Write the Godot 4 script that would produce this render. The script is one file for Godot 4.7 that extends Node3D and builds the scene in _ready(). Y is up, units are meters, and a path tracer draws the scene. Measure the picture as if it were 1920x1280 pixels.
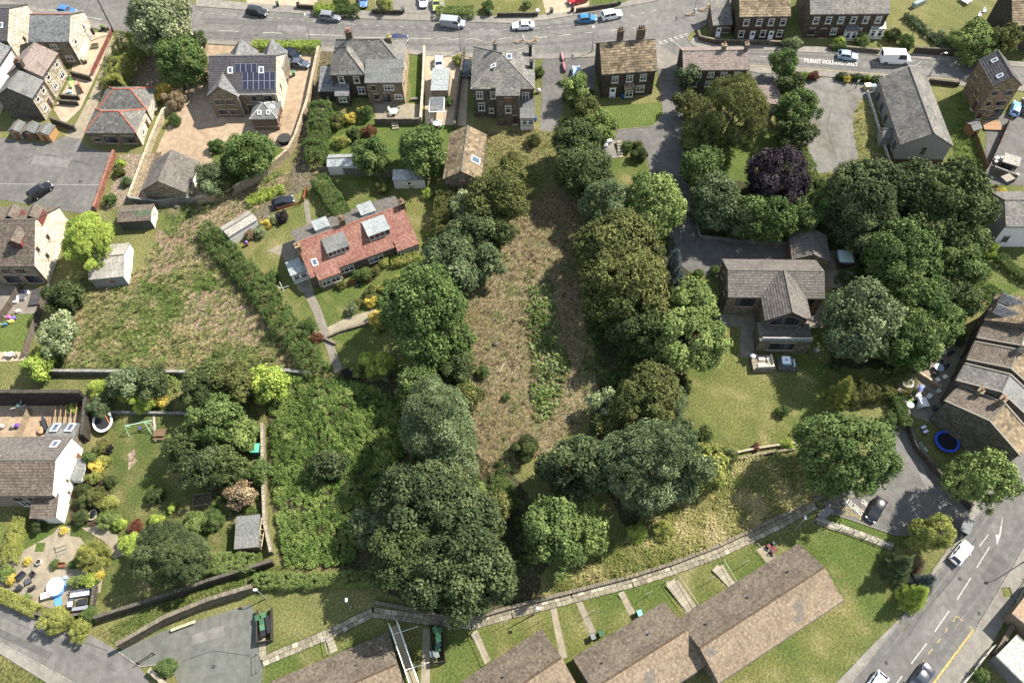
extends Node3D
# A hillside village seen from a drone. Places are surveyed from the photograph (u, v) onto the sloping ground.

const FOCAL := 1451.0
const EYE := Vector3(0, 110, 0)
var look: Basis
var rng := RandomNumberGenerator.new()
var na := FastNoiseLite.new()
var nb := FastNoiseLite.new()
var nc := FastNoiseLite.new()
var M := {}
var leaf_mesh := {}
var cache := {}
var shrub_n := 0

class MB:
	var v := PackedVector3Array()
	var n := PackedVector3Array()
	var c := PackedColorArray()
	var col := Color.WHITE
	func tri(a: Vector3, b: Vector3, d: Vector3) -> void:   # counter-clockwise seen from outside
		var k := (b - a).cross(d - a).normalized()
		v.append(a); v.append(d); v.append(b)
		n.append(k); n.append(k); n.append(k)
		c.append(col); c.append(col); c.append(col)
	func quad(a: Vector3, b: Vector3, d: Vector3, e: Vector3) -> void:
		tri(a, b, d); tri(a, d, e)
	func stri(a: Vector3, b: Vector3, d: Vector3, ka: Vector3, kb: Vector3, kd: Vector3) -> void:
		v.append(a); v.append(d); v.append(b)
		n.append(ka); n.append(kd); n.append(kb)
		c.append(col); c.append(col); c.append(col)
	func box(o: Vector3, s: Vector3, B := Basis()) -> void:
		var h := s * 0.5
		var p := []
		for k in 8:
			p.append(o + B * Vector3(h.x if k & 1 else -h.x, h.y if k & 2 else -h.y, h.z if k & 4 else -h.z))
		quad(p[4], p[5], p[7], p[6]); quad(p[1], p[0], p[2], p[3])
		quad(p[5], p[1], p[3], p[7]); quad(p[0], p[4], p[6], p[2])
		quad(p[6], p[7], p[3], p[2]); quad(p[0], p[1], p[5], p[4])
	func bar(a: Vector3, b: Vector3, w: float, h := -1.0) -> void:
		var d := b - a
		var x := d.normalized()
		var up := Vector3.UP if absf(x.y) < 0.95 else Vector3.RIGHT
		var z := x.cross(up).normalized()
		box((a + b) * 0.5, Vector3(d.length(), w if h < 0.0 else h, w), Basis(x, z.cross(x), z))
	func tube(pts: Array, rad: Array, sides := 6, caps := true) -> void:
		var rings := []
		for i in pts.size():
			var d: Vector3 = (pts[mini(i + 1, pts.size() - 1)] - pts[maxi(i - 1, 0)]).normalized()
			var s := d.cross(Vector3.RIGHT if absf(d.x) < 0.8 else Vector3.UP).normalized()
			var t := d.cross(s)
			var ring := PackedVector3Array()
			for k in sides:
				var a := TAU * k / sides
				ring.append(pts[i] + (s * cos(a) + t * sin(a)) * rad[i])
			rings.append(ring)
		loft(rings, true)
		if caps:
			fan(rings[0], true); fan(rings[-1], false)
	func fan(r: PackedVector3Array, flip: bool) -> void:
		var m := Vector3.ZERO
		for p in r: m += p
		m /= r.size()
		for k in r.size():
			if flip: tri(m, r[(k + 1) % r.size()], r[k])
			else: tri(m, r[k], r[(k + 1) % r.size()])
	func loft(rings: Array, closed := false) -> void:
		var nr := rings.size()
		var m: int = rings[0].size()
		var nor := []
		for i in nr:
			var row := PackedVector3Array()
			for k in m:
				var du: Vector3 = rings[i][(k + 1) % m if closed else mini(k + 1, m - 1)] - rings[i][(k + m - 1) % m if closed else maxi(k - 1, 0)]
				var dv: Vector3 = rings[mini(i + 1, nr - 1)][k] - rings[maxi(i - 1, 0)][k]
				row.append(du.cross(dv).normalized())
			nor.append(row)
		for i in nr - 1:
			for k in (m if closed else m - 1):
				var k2 := (k + 1) % m
				stri(rings[i][k], rings[i][k2], rings[i + 1][k2], nor[i][k], nor[i][k2], nor[i + 1][k2])
				stri(rings[i][k], rings[i + 1][k2], rings[i + 1][k], nor[i][k], nor[i + 1][k2], nor[i + 1][k])
	func blob(o: Vector3, r: Vector3, seg := 10, rings := 6, up_only := false) -> void:
		var g := []
		for i in rings + 1:
			var a := (-PI / 2 if not up_only else 0.0) + (PI if not up_only else PI / 2) * i / rings
			var ring := PackedVector3Array()
			for k in seg:
				var b := -TAU * k / seg
				ring.append(o + Vector3(cos(a) * cos(b), sin(a), cos(a) * sin(b)) * r)
			g.append(ring)
		loft(g, true)
	func prism(poly: PackedVector2Array, y0: float, y1: float, T := Transform3D()) -> void:   # poly in x, z
		var p := poly
		if Geometry2D.is_polygon_clockwise(p): p.reverse()
		var ix := Geometry2D.triangulate_polygon(p)
		for i in range(0, ix.size(), 3):
			var a := Vector3(p[ix[i]].x, y1, p[ix[i]].y); var b := Vector3(p[ix[i + 1]].x, y1, p[ix[i + 1]].y); var d := Vector3(p[ix[i + 2]].x, y1, p[ix[i + 2]].y)
			if (b - a).cross(d - a).y < 0.0:
				var e := b; b = d; d = e
			tri(T * a, T * b, T * d)
			var dn := Vector3(0, y0 - y1, 0)
			tri(T * (a + dn), T * (d + dn), T * (b + dn))
		for i in p.size():
			var a := p[i]; var b := p[(i + 1) % p.size()]
			var q := [T * Vector3(a.x, y0, a.y), T * Vector3(b.x, y0, b.y), T * Vector3(b.x, y1, b.y), T * Vector3(a.x, y1, a.y)]
			if Geometry2D.is_polygon_clockwise(p): quad(q[0], q[1], q[2], q[3])
			else: quad(q[1], q[0], q[3], q[2])
	func mesh() -> ArrayMesh:
		var m := ArrayMesh.new()
		var a := []
		a.resize(Mesh.ARRAY_MAX)
		a[Mesh.ARRAY_VERTEX] = v; a[Mesh.ARRAY_NORMAL] = n; a[Mesh.ARRAY_COLOR] = c
		m.add_surface_from_arrays(Mesh.PRIMITIVE_TRIANGLES, a)
		return m

func V(x: float, y: float, z: float) -> Vector3:
	return Vector3(x, y, z)

func ground(z: float) -> float:
	return -0.1 * (z + 35.0)

func P(u: float, v: float, h := 0.0) -> Vector3:   # where a surveyed point lies, h metres above the slope
	var d := look * Vector3((u - 960.0) / FOCAL, -(v - 640.0) / FOCAL, -1.0)
	return EYE + d * ((-3.5 + h - EYE.y) / (d.y + 0.1 * d.z))

func mpp(u: float, v: float, h := 0.0) -> float:   # metres to one surveyed unit there
	return (P(u, v, h) - EYE).dot(-look.z) / FOCAL

func on(x: float, z: float, h := 0.0) -> Vector3:
	return Vector3(x, ground(z) + h, z)

func C(r: float, g: float, b: float) -> Color:   # from what the eye sees to the linear base colour
	var c := Color(r / 255.0, g / 255.0, b / 255.0).srgb_to_linear()
	var m := 0.3 * c.r + 0.6 * c.g + 0.1 * c.b
	return c.lerp(Color(m, m, m), 0.2)

func thing(called: String, label: String, category: String, at := Vector3.ZERO, yaw := 0.0, group := "") -> Node3D:
	var o := Node3D.new()
	o.name = called
	add_child(o, true)
	o.position = at
	o.rotation.y = yaw
	tag(o, label, category, group)
	return o

func tag(o: Node, label: String, category := "", group := "", kind := "") -> Node:
	if label: o.set_meta("label", label)
	if category: o.set_meta("category", category)
	if group: o.set_meta("group", group)
	if kind: o.set_meta("kind", kind)
	return o

func obj(called: String, mb, mat: String, parent: Node = self, kind := "") -> MeshInstance3D:
	var o := MeshInstance3D.new()
	o.name = called
	o.mesh = mb if mb is Mesh else mb.mesh()
	o.material_override = M[mat]
	parent.add_child(o, true)
	if kind: o.set_meta("kind", kind)
	return o

func px(a: Array) -> PackedVector2Array:   # surveyed outline to ground x, z
	var r := PackedVector2Array()
	for i in range(0, a.size(), 2):
		var p := P(a[i], a[i + 1])
		r.append(Vector2(p.x, p.z))
	return r

func wavy(p: PackedVector2Array, amp: float) -> PackedVector2Array:   # natural edges
	var r := PackedVector2Array()
	for i in p.size():
		var a := p[i]; var b := p[(i + 1) % p.size()]
		var k := maxi(1, int(a.distance_to(b) / 0.8))
		for j in k:
			var q := a.lerp(b, float(j) / k)
			r.append(q + Vector2(na.get_noise_2d(q.x * 9.0, q.y * 9.0), na.get_noise_2d(q.y * 9.0 + 500.0, q.x * 9.0)) * amp * 2.0)
	return r

# ---------- grounds ----------
func tint(kind: String, x: float, z: float) -> Color:
	var s := na.get_noise_2d(x, z)          # broad, about -1..1
	var t := nb.get_noise_2d(x, z)          # middling
	var f := nc.get_noise_2d(x, z)          # fine
	var g := 1.0 + 0.16 * f
	match kind:
		"lawn":
			return C(86, 106, 30).lerp(C(120, 120, 52), clampf(0.5 + 0.9 * s + 0.5 * t, 0, 1)).lerp(C(148, 136, 84), clampf(t * 1.5 - 0.3 + 0.4 * f + 0.4 * s, 0, 0.85)) * g
		"parched":
			return C(80, 98, 30).lerp(C(120, 118, 56), clampf(0.5 + 0.9 * s + 0.9 * t, 0, 1)).lerp(C(156, 138, 92), clampf(t * 1.6 - 0.4 + 0.4 * f, 0, 0.8)) * g
		"fresh":
			return C(78, 104, 26).lerp(C(106, 120, 38), clampf(0.5 + 0.8 * s + 0.5 * t, 0, 1)) * g
		"dry":
			return C(98, 110, 42).lerp(C(134, 128, 68), clampf(0.5 + 0.9 * s + 0.7 * t, 0, 1)) * g
		"field":
			return C(90, 106, 42).lerp(C(148, 134, 84), clampf(0.55 + 1.2 * s + 0.9 * t, 0, 1)).lerp(C(170, 150, 118), clampf(t * 1.6 - 0.35 + f * 0.4, 0, 0.9)) * (1.0 + 0.3 * f)
		"dirt":
			return C(134, 118, 80).lerp(C(152, 136, 98), clampf(0.5 + s + 0.6 * t, 0, 1)).lerp(C(98, 112, 50), clampf(t * 1.7 - 0.25 + 0.5 * f, 0, 0.85)) * (1.0 + 0.3 * f)
		"bank":
			return C(92, 110, 34).lerp(C(150, 142, 84), clampf(0.45 + 1.1 * s + 0.8 * t, 0, 1)) * (1.0 + 0.3 * f)
		"under":
			return C(76, 80, 44).lerp(C(98, 92, 60), clampf(0.5 + s + t, 0, 1)) * g
		"soil":
			return C(88, 72, 54).lerp(C(104, 92, 66), clampf(0.5 + s + t, 0, 1)) * g
		"asphalt":
			return C(102, 100, 97).lerp(C(113, 110, 106), clampf(0.5 + 1.1 * s + 0.9 * t, 0, 1)) * (1.0 + 0.09 * f)
		"tarmac":
			return C(94, 92, 90).lerp(C(109, 106, 102), clampf(0.5 + 0.9 * s + 0.7 * t, 0, 1)) * (1.0 + 0.06 * f)
		"greytar":
			return C(93, 96, 91).lerp(C(103, 104, 97), clampf(0.5 + 0.8 * s + 0.5 * t, 0, 1)) * (1.0 + 0.04 * f)
		"footway":
			return C(122, 117, 110).lerp(C(136, 130, 121), clampf(0.5 + s + 0.6 * t, 0, 1)) * (1.0 + 0.06 * f)
		"gravel":
			return C(116, 113, 108).lerp(C(100, 95, 86), clampf(0.4 + s + 0.9 * t, 0, 1)) * (1.0 + 0.14 * f)
		"bare":
			return C(160, 132, 102).lerp(C(174, 148, 120), clampf(0.5 + s + t, 0, 1)).lerp(C(128, 120, 84), clampf(t * 1.5 - 0.2 + f, 0, 0.7)) * g
		"sandpave":
			return C(152, 128, 100).lerp(C(162, 140, 114), clampf(0.5 + s + 0.7 * t, 0, 1)) * (1.0 + 0.07 * f)
		"track":
			return C(132, 120, 100).lerp(C(118, 108, 74), clampf(0.35 + s + 1.1 * t, 0, 1)) * (1.0 + 0.12 * f)
		"flags":
			return C(146, 133, 110).lerp(C(132, 124, 106), clampf(0.5 + s + t, 0, 1)) * (1.0 + 0.08 * f)
		"cream":
			return C(170, 150, 124) * (1.0 + 0.1 * f)
		"slab":
			return C(124, 116, 104) * (1.0 + 0.08 * f)
	return Color(0.3, 0.3, 0.3)

func patch(called: String, outline: Array, kind: String, layer: float, mat := "turf", wav := 0.0, step := 1.3) -> MeshInstance3D:
	var poly := px(outline)
	if wav > 0.0: poly = wavy(poly, wav)
	var o := obj(called, sheet(poly, kind, layer, step), mat)
	o.set_meta("kind", "structure")
	return o

func sheet(poly: PackedVector2Array, kind: String, layer: float, step := 1.3) -> MB:
	var mb := MB.new()
	var lo := poly[0]; var hi := poly[0]
	for p in poly:
		lo = lo.min(p); hi = hi.max(p)
	var lift := layer * 0.012
	var nx := int((hi.x - lo.x) / step) + 1
	var nz := int((hi.y - lo.y) / step) + 1
	var inside := []
	for j in nz + 1:
		var row := PackedByteArray()
		for i in nx + 1:
			row.append(1 if Geometry2D.is_point_in_polygon(lo + Vector2(i, j) * step, poly) else 0)
		inside.append(row)
	# cells that an edge of the outline crosses
	var crossed := {}
	for i in poly.size():
		var a := poly[i]; var b := poly[(i + 1) % poly.size()]
		var k := maxi(1, int(a.distance_to(b) / step * 6.0))
		for j in k + 1:
			var q := (a.lerp(b, float(j) / k) - lo) / step
			for e in [Vector2(0.02, 0.02), Vector2(-0.02, -0.02)]:
				crossed[Vector2i((q + e).floor())] = true
	for j in nz:
		for i in nx:
			var a := lo + Vector2(i, j) * step
			if crossed.has(Vector2i(i, j)):
				var cell := PackedVector2Array([a, a + Vector2(step, 0), a + Vector2(step, step), a + Vector2(0, step)])
				for piece in Geometry2D.intersect_polygons(cell, poly):
					if Geometry2D.is_polygon_clockwise(piece) and piece.size() < 3: continue
					var ix := Geometry2D.triangulate_polygon(piece)
					for t in range(0, ix.size(), 3):
						flat(mb, piece[ix[t]], piece[ix[t + 1]], piece[ix[t + 2]], kind, lift)
			elif inside[j][i]:
				flat(mb, a, a + Vector2(step, 0), a + Vector2(step, step), kind, lift)
				flat(mb, a, a + Vector2(step, step), a + Vector2(0, step), kind, lift)
	return mb

func flat(mb: MB, a: Vector2, b: Vector2, d: Vector2, kind: String, lift: float) -> void:
	if (b - a).cross(d - a) < 0.0:
		var e := b; b = d; d = e
	var k := Vector3(0, 1, 0.1).normalized()
	for p in [a, b, d]:      # (a, b, d) runs clockwise seen from above
		mb.v.append(Vector3(p.x, ground(p.y) + lift, p.y))
		mb.n.append(k)
		mb.c.append(tint(kind, p.x, p.y))

func line(mb: MB, pts: Array, w: float, lift := 0.1, dash := 0.0, gap := 0.0) -> void:   # painted stripe along surveyed points
	var p := px(pts)
	for i in p.size() - 1:
		var a := p[i]; var b := p[i + 1]
		var L := a.distance_to(b)
		var d := (b - a) / L
		var s := 0.0
		while s < L:
			var e := minf(L, s + dash) if dash > 0.0 else L
			var q := [a + d * s, a + d * e]
			var o := Vector2(-d.y, d.x) * w * 0.5
			strip(mb, q[0], q[1], o, lift)
			s = e + gap if dash > 0.0 else L

func strip(mb: MB, a: Vector2, b: Vector2, o: Vector2, lift: float) -> void:
	var q := [a - o, a + o, b + o, b - o]
	if (q[1] - q[0]).cross(q[2] - q[0]) > 0.0: q.reverse()
	mb.quad(on(q[0].x, q[0].y, lift), on(q[1].x, q[1].y, lift), on(q[2].x, q[2].y, lift), on(q[3].x, q[3].y, lift))

# ---------- scattered growth ----------
func multi(called: String, mesh: Mesh, mat: String, where: Array, cols: Array, parent: Node = self) -> MultiMeshInstance3D:
	var m := MultiMesh.new()
	m.transform_format = MultiMesh.TRANSFORM_3D
	m.use_colors = true
	m.mesh = mesh
	m.instance_count = where.size()
	for i in where.size():
		m.set_instance_transform(i, where[i])
		m.set_instance_color(i, cols[i])
	var o := MultiMeshInstance3D.new()
	o.name = called
	o.multimesh = m
	o.material_override = M[mat]
	parent.add_child(o, true)
	return o

func clump(seed_: int, leaves: int, size: float, slim: float, rad: float, droop := 0.0) -> Mesh:   # a twig's worth of folded leaves
	rng.seed = seed_
	var mb := MB.new()
	for i in leaves:
		var o := Vector3(rng.randfn(), rng.randfn() * 0.8, rng.randfn()).normalized() * rad * pow(rng.randf(), 0.5)
		var k := (o * 0.9 + Vector3(rng.randfn() * 0.5, 0.7 + rng.randfn() * 0.4, rng.randfn() * 0.5) * rad).normalized()
		var x := k.cross(Vector3(rng.randfn(), rng.randfn(), rng.randfn())).normalized()
		var y := x.cross(k)
		if droop > 0.0: y = (y + Vector3(0, -droop, 0)).normalized()
		var s := size * rng.randf_range(0.7, 1.3)
		var b := rng.randf_range(0.78, 1.22)
		mb.col = Color(b, b, b * rng.randf_range(0.85, 1.05))
		var a := o - y * s * 0.5; var d := o + y * s * 0.5
		var l := o - x * s * slim * 0.5 + k * s * 0.1; var r := o + x * s * slim * 0.5 + k * s * 0.1
		mb.tri(a, r, d); mb.tri(a, d, l)
	return mb.mesh()

func tuft(seed_: int, blades: int, h: float, w: float, lean: float) -> Mesh:
	rng.seed = seed_
	var mb := MB.new()
	for i in blades:
		var a := rng.randf() * TAU
		var dir := Vector3(cos(a), 0, sin(a))
		var o := dir * rng.randf() * 0.12
		var side := Vector3(-sin(a), 0, cos(a)) * w
		var b := rng.randf_range(0.75, 1.2)
		mb.col = Color(b, b, b)
		var hh := h * rng.randf_range(0.6, 1.15)
		var mid := o + dir * lean * 0.35 * h + Vector3(0, hh * 0.65, 0)
		mb.tri(o - side, o + side, mid); 
		mb.tri(mid - side * 0.7, mid + side * 0.7, o + dir * lean * h + Vector3(0, hh, 0))
	return mb.mesh()

func scatter(called: String, label: String, outline: Array, per_m2: float, mesh: String, mat: String, pal: Array, lo: float, hi: float, cat := "grass", lift := 0.0, thin := -2.0) -> void:
	var poly := px(outline)
	var a := poly[0]; var b := poly[0]
	for p in poly:
		a = a.min(p); b = b.max(p)
	rng.seed = hash(called + str(outline[0]))
	var where := []; var cols := []
	for i in int((b.x - a.x) * (b.y - a.y) * per_m2):
		var q := Vector2(rng.randf_range(a.x, b.x), rng.randf_range(a.y, b.y))
		var s := rng.randf_range(lo, hi)
		var turn := rng.randf() * TAU
		var pick := rng.randf()
		if not Geometry2D.is_point_in_polygon(q, poly): continue
		var t := nb.get_noise_2d(q.x, q.y) + 0.6 * na.get_noise_2d(q.x, q.y)
		if t < thin: continue
		where.append(Transform3D(Basis(Vector3.UP, turn).scaled(Vector3(s, s * rng.randf_range(0.8, 1.2), s)), on(q.x, q.y, lift)))
		cols.append(shade(pal, clampf(0.5 + t * 0.8 + (pick - 0.5) * 0.8, 0, 1), 0.14))
	if where.is_empty(): return
	tag(multi(called, leaf_mesh[mesh], mat, where, cols), label, cat, "", "stuff")

func shade(pal: Array, t: float, jit: float) -> Color:   # natural variation of leaf and stone colour
	var k := t * (pal.size() - 1)
	var i := mini(int(k), pal.size() - 2)
	var c: Color = pal[i].lerp(pal[i + 1], k - i)
	var b := 1.0 + rng.randf_range(-jit, jit)
	return Color(c.r * b, c.g * b, c.b * b)

func _ready() -> void:
	# the drone's camera
	var p := deg_to_rad(57.0)
	var roll := asin(-30.0 / 940.0)
	var r0 := Vector3(1, 0, 0); var u0 := Vector3(0, cos(p), -sin(p))
	var r := r0 * cos(roll) + u0 * sin(roll)
	var u := u0 * cos(roll) - r0 * sin(roll)
	look = Basis(r, u, r.cross(u))
	var cam := Camera3D.new()
	cam.name = "camera"
	cam.transform = Transform3D(look, EYE)
	cam.fov = rad_to_deg(2.0 * atan(640.0 / FOCAL))
	cam.near = 1.0; cam.far = 6000.0
	add_child(cam)
	# sky, sun and exposure
	var sm := ProceduralSkyMaterial.new()
	sm.sky_top_color = Color(0.49, 0.535, 0.59)
	sm.sky_horizon_color = Color(0.77, 0.8, 0.83)
	sm.ground_bottom_color = Color(0.2, 0.2, 0.16); sm.ground_horizon_color = Color(0.5, 0.52, 0.5)
	sm.sky_curve = 0.12
	sm.sky_energy_multiplier = 1.15
	var env := Environment.new()
	env.background_mode = Environment.BG_SKY
	env.sky = Sky.new(); env.sky.sky_material = sm
	env.tonemap_mode = Environment.TONE_MAPPER_LINEAR
	env.tonemap_exposure = 2.6
	env.sdfgi_enabled = true; env.ssao_enabled = true; env.ssil_enabled = true
	var we := WorldEnvironment.new()
	we.name = "environment"; we.environment = env
	add_child(we)
	var sun := DirectionalLight3D.new()
	sun.name = "sun"
	sun.light_energy = 1.6; sun.light_color = Color(1.0, 0.968, 0.912); sun.light_angular_distance = 0.5
	sun.shadow_enabled = true
	var el := deg_to_rad(49.0)
	var to_sun := Vector3(0.9 * cos(el), sin(el), -0.435 * cos(el))
	add_child(sun)
	sun.look_at_from_position(to_sun * 100.0, Vector3.ZERO)
	materials(); leaf_tones(); roof_tones()
	grounds()
	markings()
	buildings_top()
	buildings_low()
	walls()
	trees()
	gardens()
	vehicles()
	details()

# ---------- materials ----------
func noise_tex(freq: float, oct: int, lo: float, hi: float, seed_: int, size := 1024, type := FastNoiseLite.TYPE_SIMPLEX_SMOOTH) -> NoiseTexture2D:
	var f := FastNoiseLite.new()
	f.seed = seed_; f.noise_type = type; f.frequency = freq; f.fractal_octaves = oct; f.fractal_gain = 0.6
	var g := Gradient.new()
	g.set_color(0, Color(lo, lo, lo)); g.set_color(1, Color(hi, hi, hi))
	var t := NoiseTexture2D.new()
	t.width = size; t.height = size; t.seamless = true; t.noise = f; t.color_ramp = g
	return t

func coursed(w: int, h: int, rows: int, len_lo: float, len_hi: float, mortar: float, lo: float, seed_: int) -> ImageTexture:
	# stone tones and mortar lines of a wall whose single stones are too small to tell apart
	rng.seed = seed_
	var im := Image.create(w, h, false, Image.FORMAT_RGB8)
	im.fill(Color(mortar, mortar, mortar))
	var rh := h / rows
	for r in rows:
		var x := 0
		while x < w:
			var L := int(rng.randf_range(len_lo, len_hi) * rh)
			if w - x - L < rh: L = w - x
			var b := rng.randf_range(lo, 1.0)
			im.fill_rect(Rect2i(x + 1, r * rh + 1, maxi(1, L - 2), rh - 2), Color(b, b * rng.randf_range(0.96, 1.0), b * rng.randf_range(0.9, 1.0)))
			x += L
	for i in 6000:
		var p := Vector2i(rng.randi() % w, rng.randi() % h)
		im.set_pixelv(p, im.get_pixelv(p) * rng.randf_range(0.8, 1.05))
	return ImageTexture.create_from_image(im)

func mat(called: String, rough: float, tex: Texture2D = null, metres := 4.0, world := true, metal := 0.0, bump := 0.0) -> StandardMaterial3D:
	var m := StandardMaterial3D.new()
	m.vertex_color_use_as_albedo = true
	m.roughness = rough
	m.metallic = metal
	m.metallic_specular = 0.3
	if tex:
		m.albedo_texture = tex
		m.uv1_triplanar = true
		m.uv1_world_triplanar = world
		m.uv1_scale = Vector3.ONE / metres
		if bump > 0.0:
			m.heightmap_enabled = true
			m.heightmap_texture = tex
			m.heightmap_scale = bump
	M[called] = m
	return m

func materials() -> void:
	na.seed = 11; na.frequency = 0.055; na.fractal_octaves = 3
	nb.seed = 23; nb.frequency = 0.22; nb.fractal_octaves = 3
	nc.seed = 37; nc.frequency = 0.9; nc.fractal_octaves = 2
	mat("turf", 0.95, noise_tex(0.02, 6, 0.5, 1.0, 3), 9.0, true, 0.0, 6.0)
	mat("rough", 0.95, noise_tex(0.014, 7, 0.35, 1.0, 5), 8.0, true, 0.0, 14.0)
	mat("tar", 0.9, noise_tex(0.009, 7, 0.78, 1.0, 7), 14.0, true)
	mat("paint", 0.8, noise_tex(0.03, 5, 0.55, 1.0, 9, 512), 5.0, true)
	mat("stone", 0.9, coursed(512, 512, 24, 1.2, 3.4, 0.62, 0.6, 5), 4.2, false, 0.0, 1.5)
	mat("render", 0.9, noise_tex(0.012, 6, 0.86, 1.0, 13, 512), 5.0, false)
	mat("matte", 0.85, noise_tex(0.02, 6, 0.8, 1.0, 15, 512), 3.0, false)
	mat("plain", 0.6)
	mat("roof", 0.8, noise_tex(0.01, 7, 0.62, 1.0, 17), 5.0, false)
	mat("slate", 0.62, noise_tex(0.01, 7, 0.66, 1.0, 19), 5.0, false)
	mat("metalroof", 0.4, noise_tex(0.012, 6, 0.7, 1.0, 21, 512), 4.0, false, 0.3)
	mat("wood", 0.8, noise_tex(0.03, 6, 0.7, 1.0, 25, 512), 2.0, false)
	mat("steel", 0.35, null, 1.0, true, 0.8)
	mat("plastic", 0.35)
	var gl := mat("glass", 0.06)
	gl.metallic_specular = 0.6
	var car := mat("carpaint", 0.3)
	car.clearcoat_enabled = true; car.clearcoat = 0.6; car.clearcoat_roughness = 0.1
	var lf := mat("leaf", 0.6)
	lf.metallic_specular = 0.18
	lf.backlight_enabled = true; lf.backlight = Color(0.26, 0.32, 0.13)
	var gr := mat("blade", 0.7)
	gr.metallic_specular = 0.2
	gr.backlight_enabled = true; gr.backlight = Color(0.3, 0.34, 0.12)
	leaf_mesh = {
		"broad": clump(1, 26, 0.34, 0.62, 0.62), "broad2": clump(2, 26, 0.36, 0.6, 0.62), "fine": clump(3, 34, 0.24, 0.62, 0.5), "fine2": clump(4, 34, 0.24, 0.58, 0.5),
		"willow": clump(5, 34, 0.42, 0.3, 0.62, 0.5), "needle": clump(6, 40, 0.36, 0.16, 0.45), "bramble": clump(7, 34, 0.24, 0.7, 0.5), "fern": clump(8, 14, 0.9, 0.22, 0.35, -0.4),
		"tuft": tuft(9, 11, 0.42, 0.035, 0.8), "long": tuft(10, 14, 0.8, 0.035, 0.9), "litter": clump(11, 12, 0.5, 0.12, 0.5), "weed": clump(12, 16, 0.22, 0.6, 0.28), "lace": clump(13, 30, 0.24, 0.55, 0.6),
	}

# ---------- trees, shrubs and hedges ----------
var LEAF := {}

func leaf_tones() -> void:
	LEAF = {
		"green": [C(54, 78, 30), C(78, 102, 40), C(104, 122, 54)],
		"dark": [C(46, 60, 30), C(68, 82, 38), C(92, 104, 48)],
		"deep": [C(46, 60, 34), C(68, 82, 44), C(98, 110, 62)],
		"grey": [C(56, 74, 42), C(82, 99, 58), C(116, 131, 86)],
		"olive": [C(64, 72, 30), C(88, 94, 38), C(114, 114, 48)],
		"light": [C(76, 98, 38), C(106, 126, 50), C(134, 148, 66)],
		"lime": [C(96, 122, 26), C(138, 160, 34), C(176, 188, 48)],
		"gold": [C(150, 130, 22), C(196, 172, 26), C(224, 200, 44)],
		"yellowgreen": [C(92, 104, 32), C(130, 136, 42), C(166, 164, 58)],
		"purple": [C(32, 25, 31), C(48, 40, 48), C(80, 70, 78)],
		"red": [C(86, 40, 36), C(112, 62, 48), C(96, 84, 48)],
		"white": [C(78, 96, 52), C(112, 126, 76), C(164, 170, 124)],
		"blue": [C(58, 70, 72), C(84, 96, 100), C(112, 122, 126)],
		"brown": [C(104, 84, 58), C(138, 116, 84), C(164, 144, 110)],
		"blossom": [C(96, 72, 82), C(140, 106, 120), C(176, 150, 158)],
		"variegated": [C(78, 92, 54), C(114, 124, 80), C(158, 162, 122)],
	}
	for k in LEAF:
		if k in ["gold", "purple", "red", "lime"]: continue
		for i in 3:
			var c: Color = LEAF[k][i]
			var m := 0.3 * c.r + 0.6 * c.g + 0.1 * c.b
			LEAF[k][i] = c.lerp(Color(m, m, m), 0.04)

func crown(rad: Vector3, tone: String, mesh: String, size: float, dense: float, lobes: int, sd: int, bump := 0.42) -> Array:
	# lobes of leaf clumps round a spheroid centred on the origin
	rng.seed = sd
	var L := []
	L.append([Vector3.ZERO, 0.62])
	for i in lobes:
		var y := 1.0 - 2.0 * (i + 0.5) / lobes
		var a := i * 2.39996 + rng.randf() * 0.7
		var r := sqrt(1.0 - y * y)
		var far := i % 5 in [1, 3] and y > -0.3
		L.append([Vector3(cos(a) * r, y, sin(a) * r) * (rng.randf_range(0.7, 0.98) if far else rng.randf_range(0.5, 0.74)), bump * (rng.randf_range(0.42, 0.75) if far else rng.randf_range(0.75, 1.15))])
	var where := []; var cols := []
	var mean := (rad.x + rad.y + rad.z) / 3.0
	for i in L.size():
		var lobe: Array = L[i]
		var lr: float = lobe[1]
		var count := int(4.0 * PI * pow(lr * mean, 2.0) * dense * (0.5 if i == 0 else 1.0))
		var tone_shift := rng.randf_range(-0.28, 0.28)
		var leafy := rng.randf_range(0.78, 1.2)
		for k in count:
			var d := Vector3(rng.randfn(), rng.randfn(), rng.randfn()).normalized()
			if d.y < -0.35 and rng.randf() < 0.75: continue
			var q: Vector3 = lobe[0] + d * lr * rng.randf_range(0.78, 1.12)
			var hid := false
			for j in L.size():
				if j != i and q.distance_to(L[j][0]) < L[j][1] * 0.8:
					hid = true
					break
			if hid or q.y < -0.92: continue
			var s := size * leafy * rng.randf_range(0.65, 1.3)
			var out := (q * 0.6 + d).normalized()
			var x := out.cross(Vector3(rng.randfn(), rng.randfn(), rng.randfn())).normalized()
			var y := (out + Vector3(0, 0.6, 0) + Vector3(rng.randfn(), rng.randfn(), rng.randfn()) * 0.25).normalized()
			x = x.slide(y).normalized()
			where.append(Transform3D(Basis(x, y, x.cross(y)) * s, q * rad))
			cols.append(shade(LEAF[tone], clampf(0.45 + tone_shift + rng.randfn() * 0.26, 0, 1), 0.16))
	return [where, cols]

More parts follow.
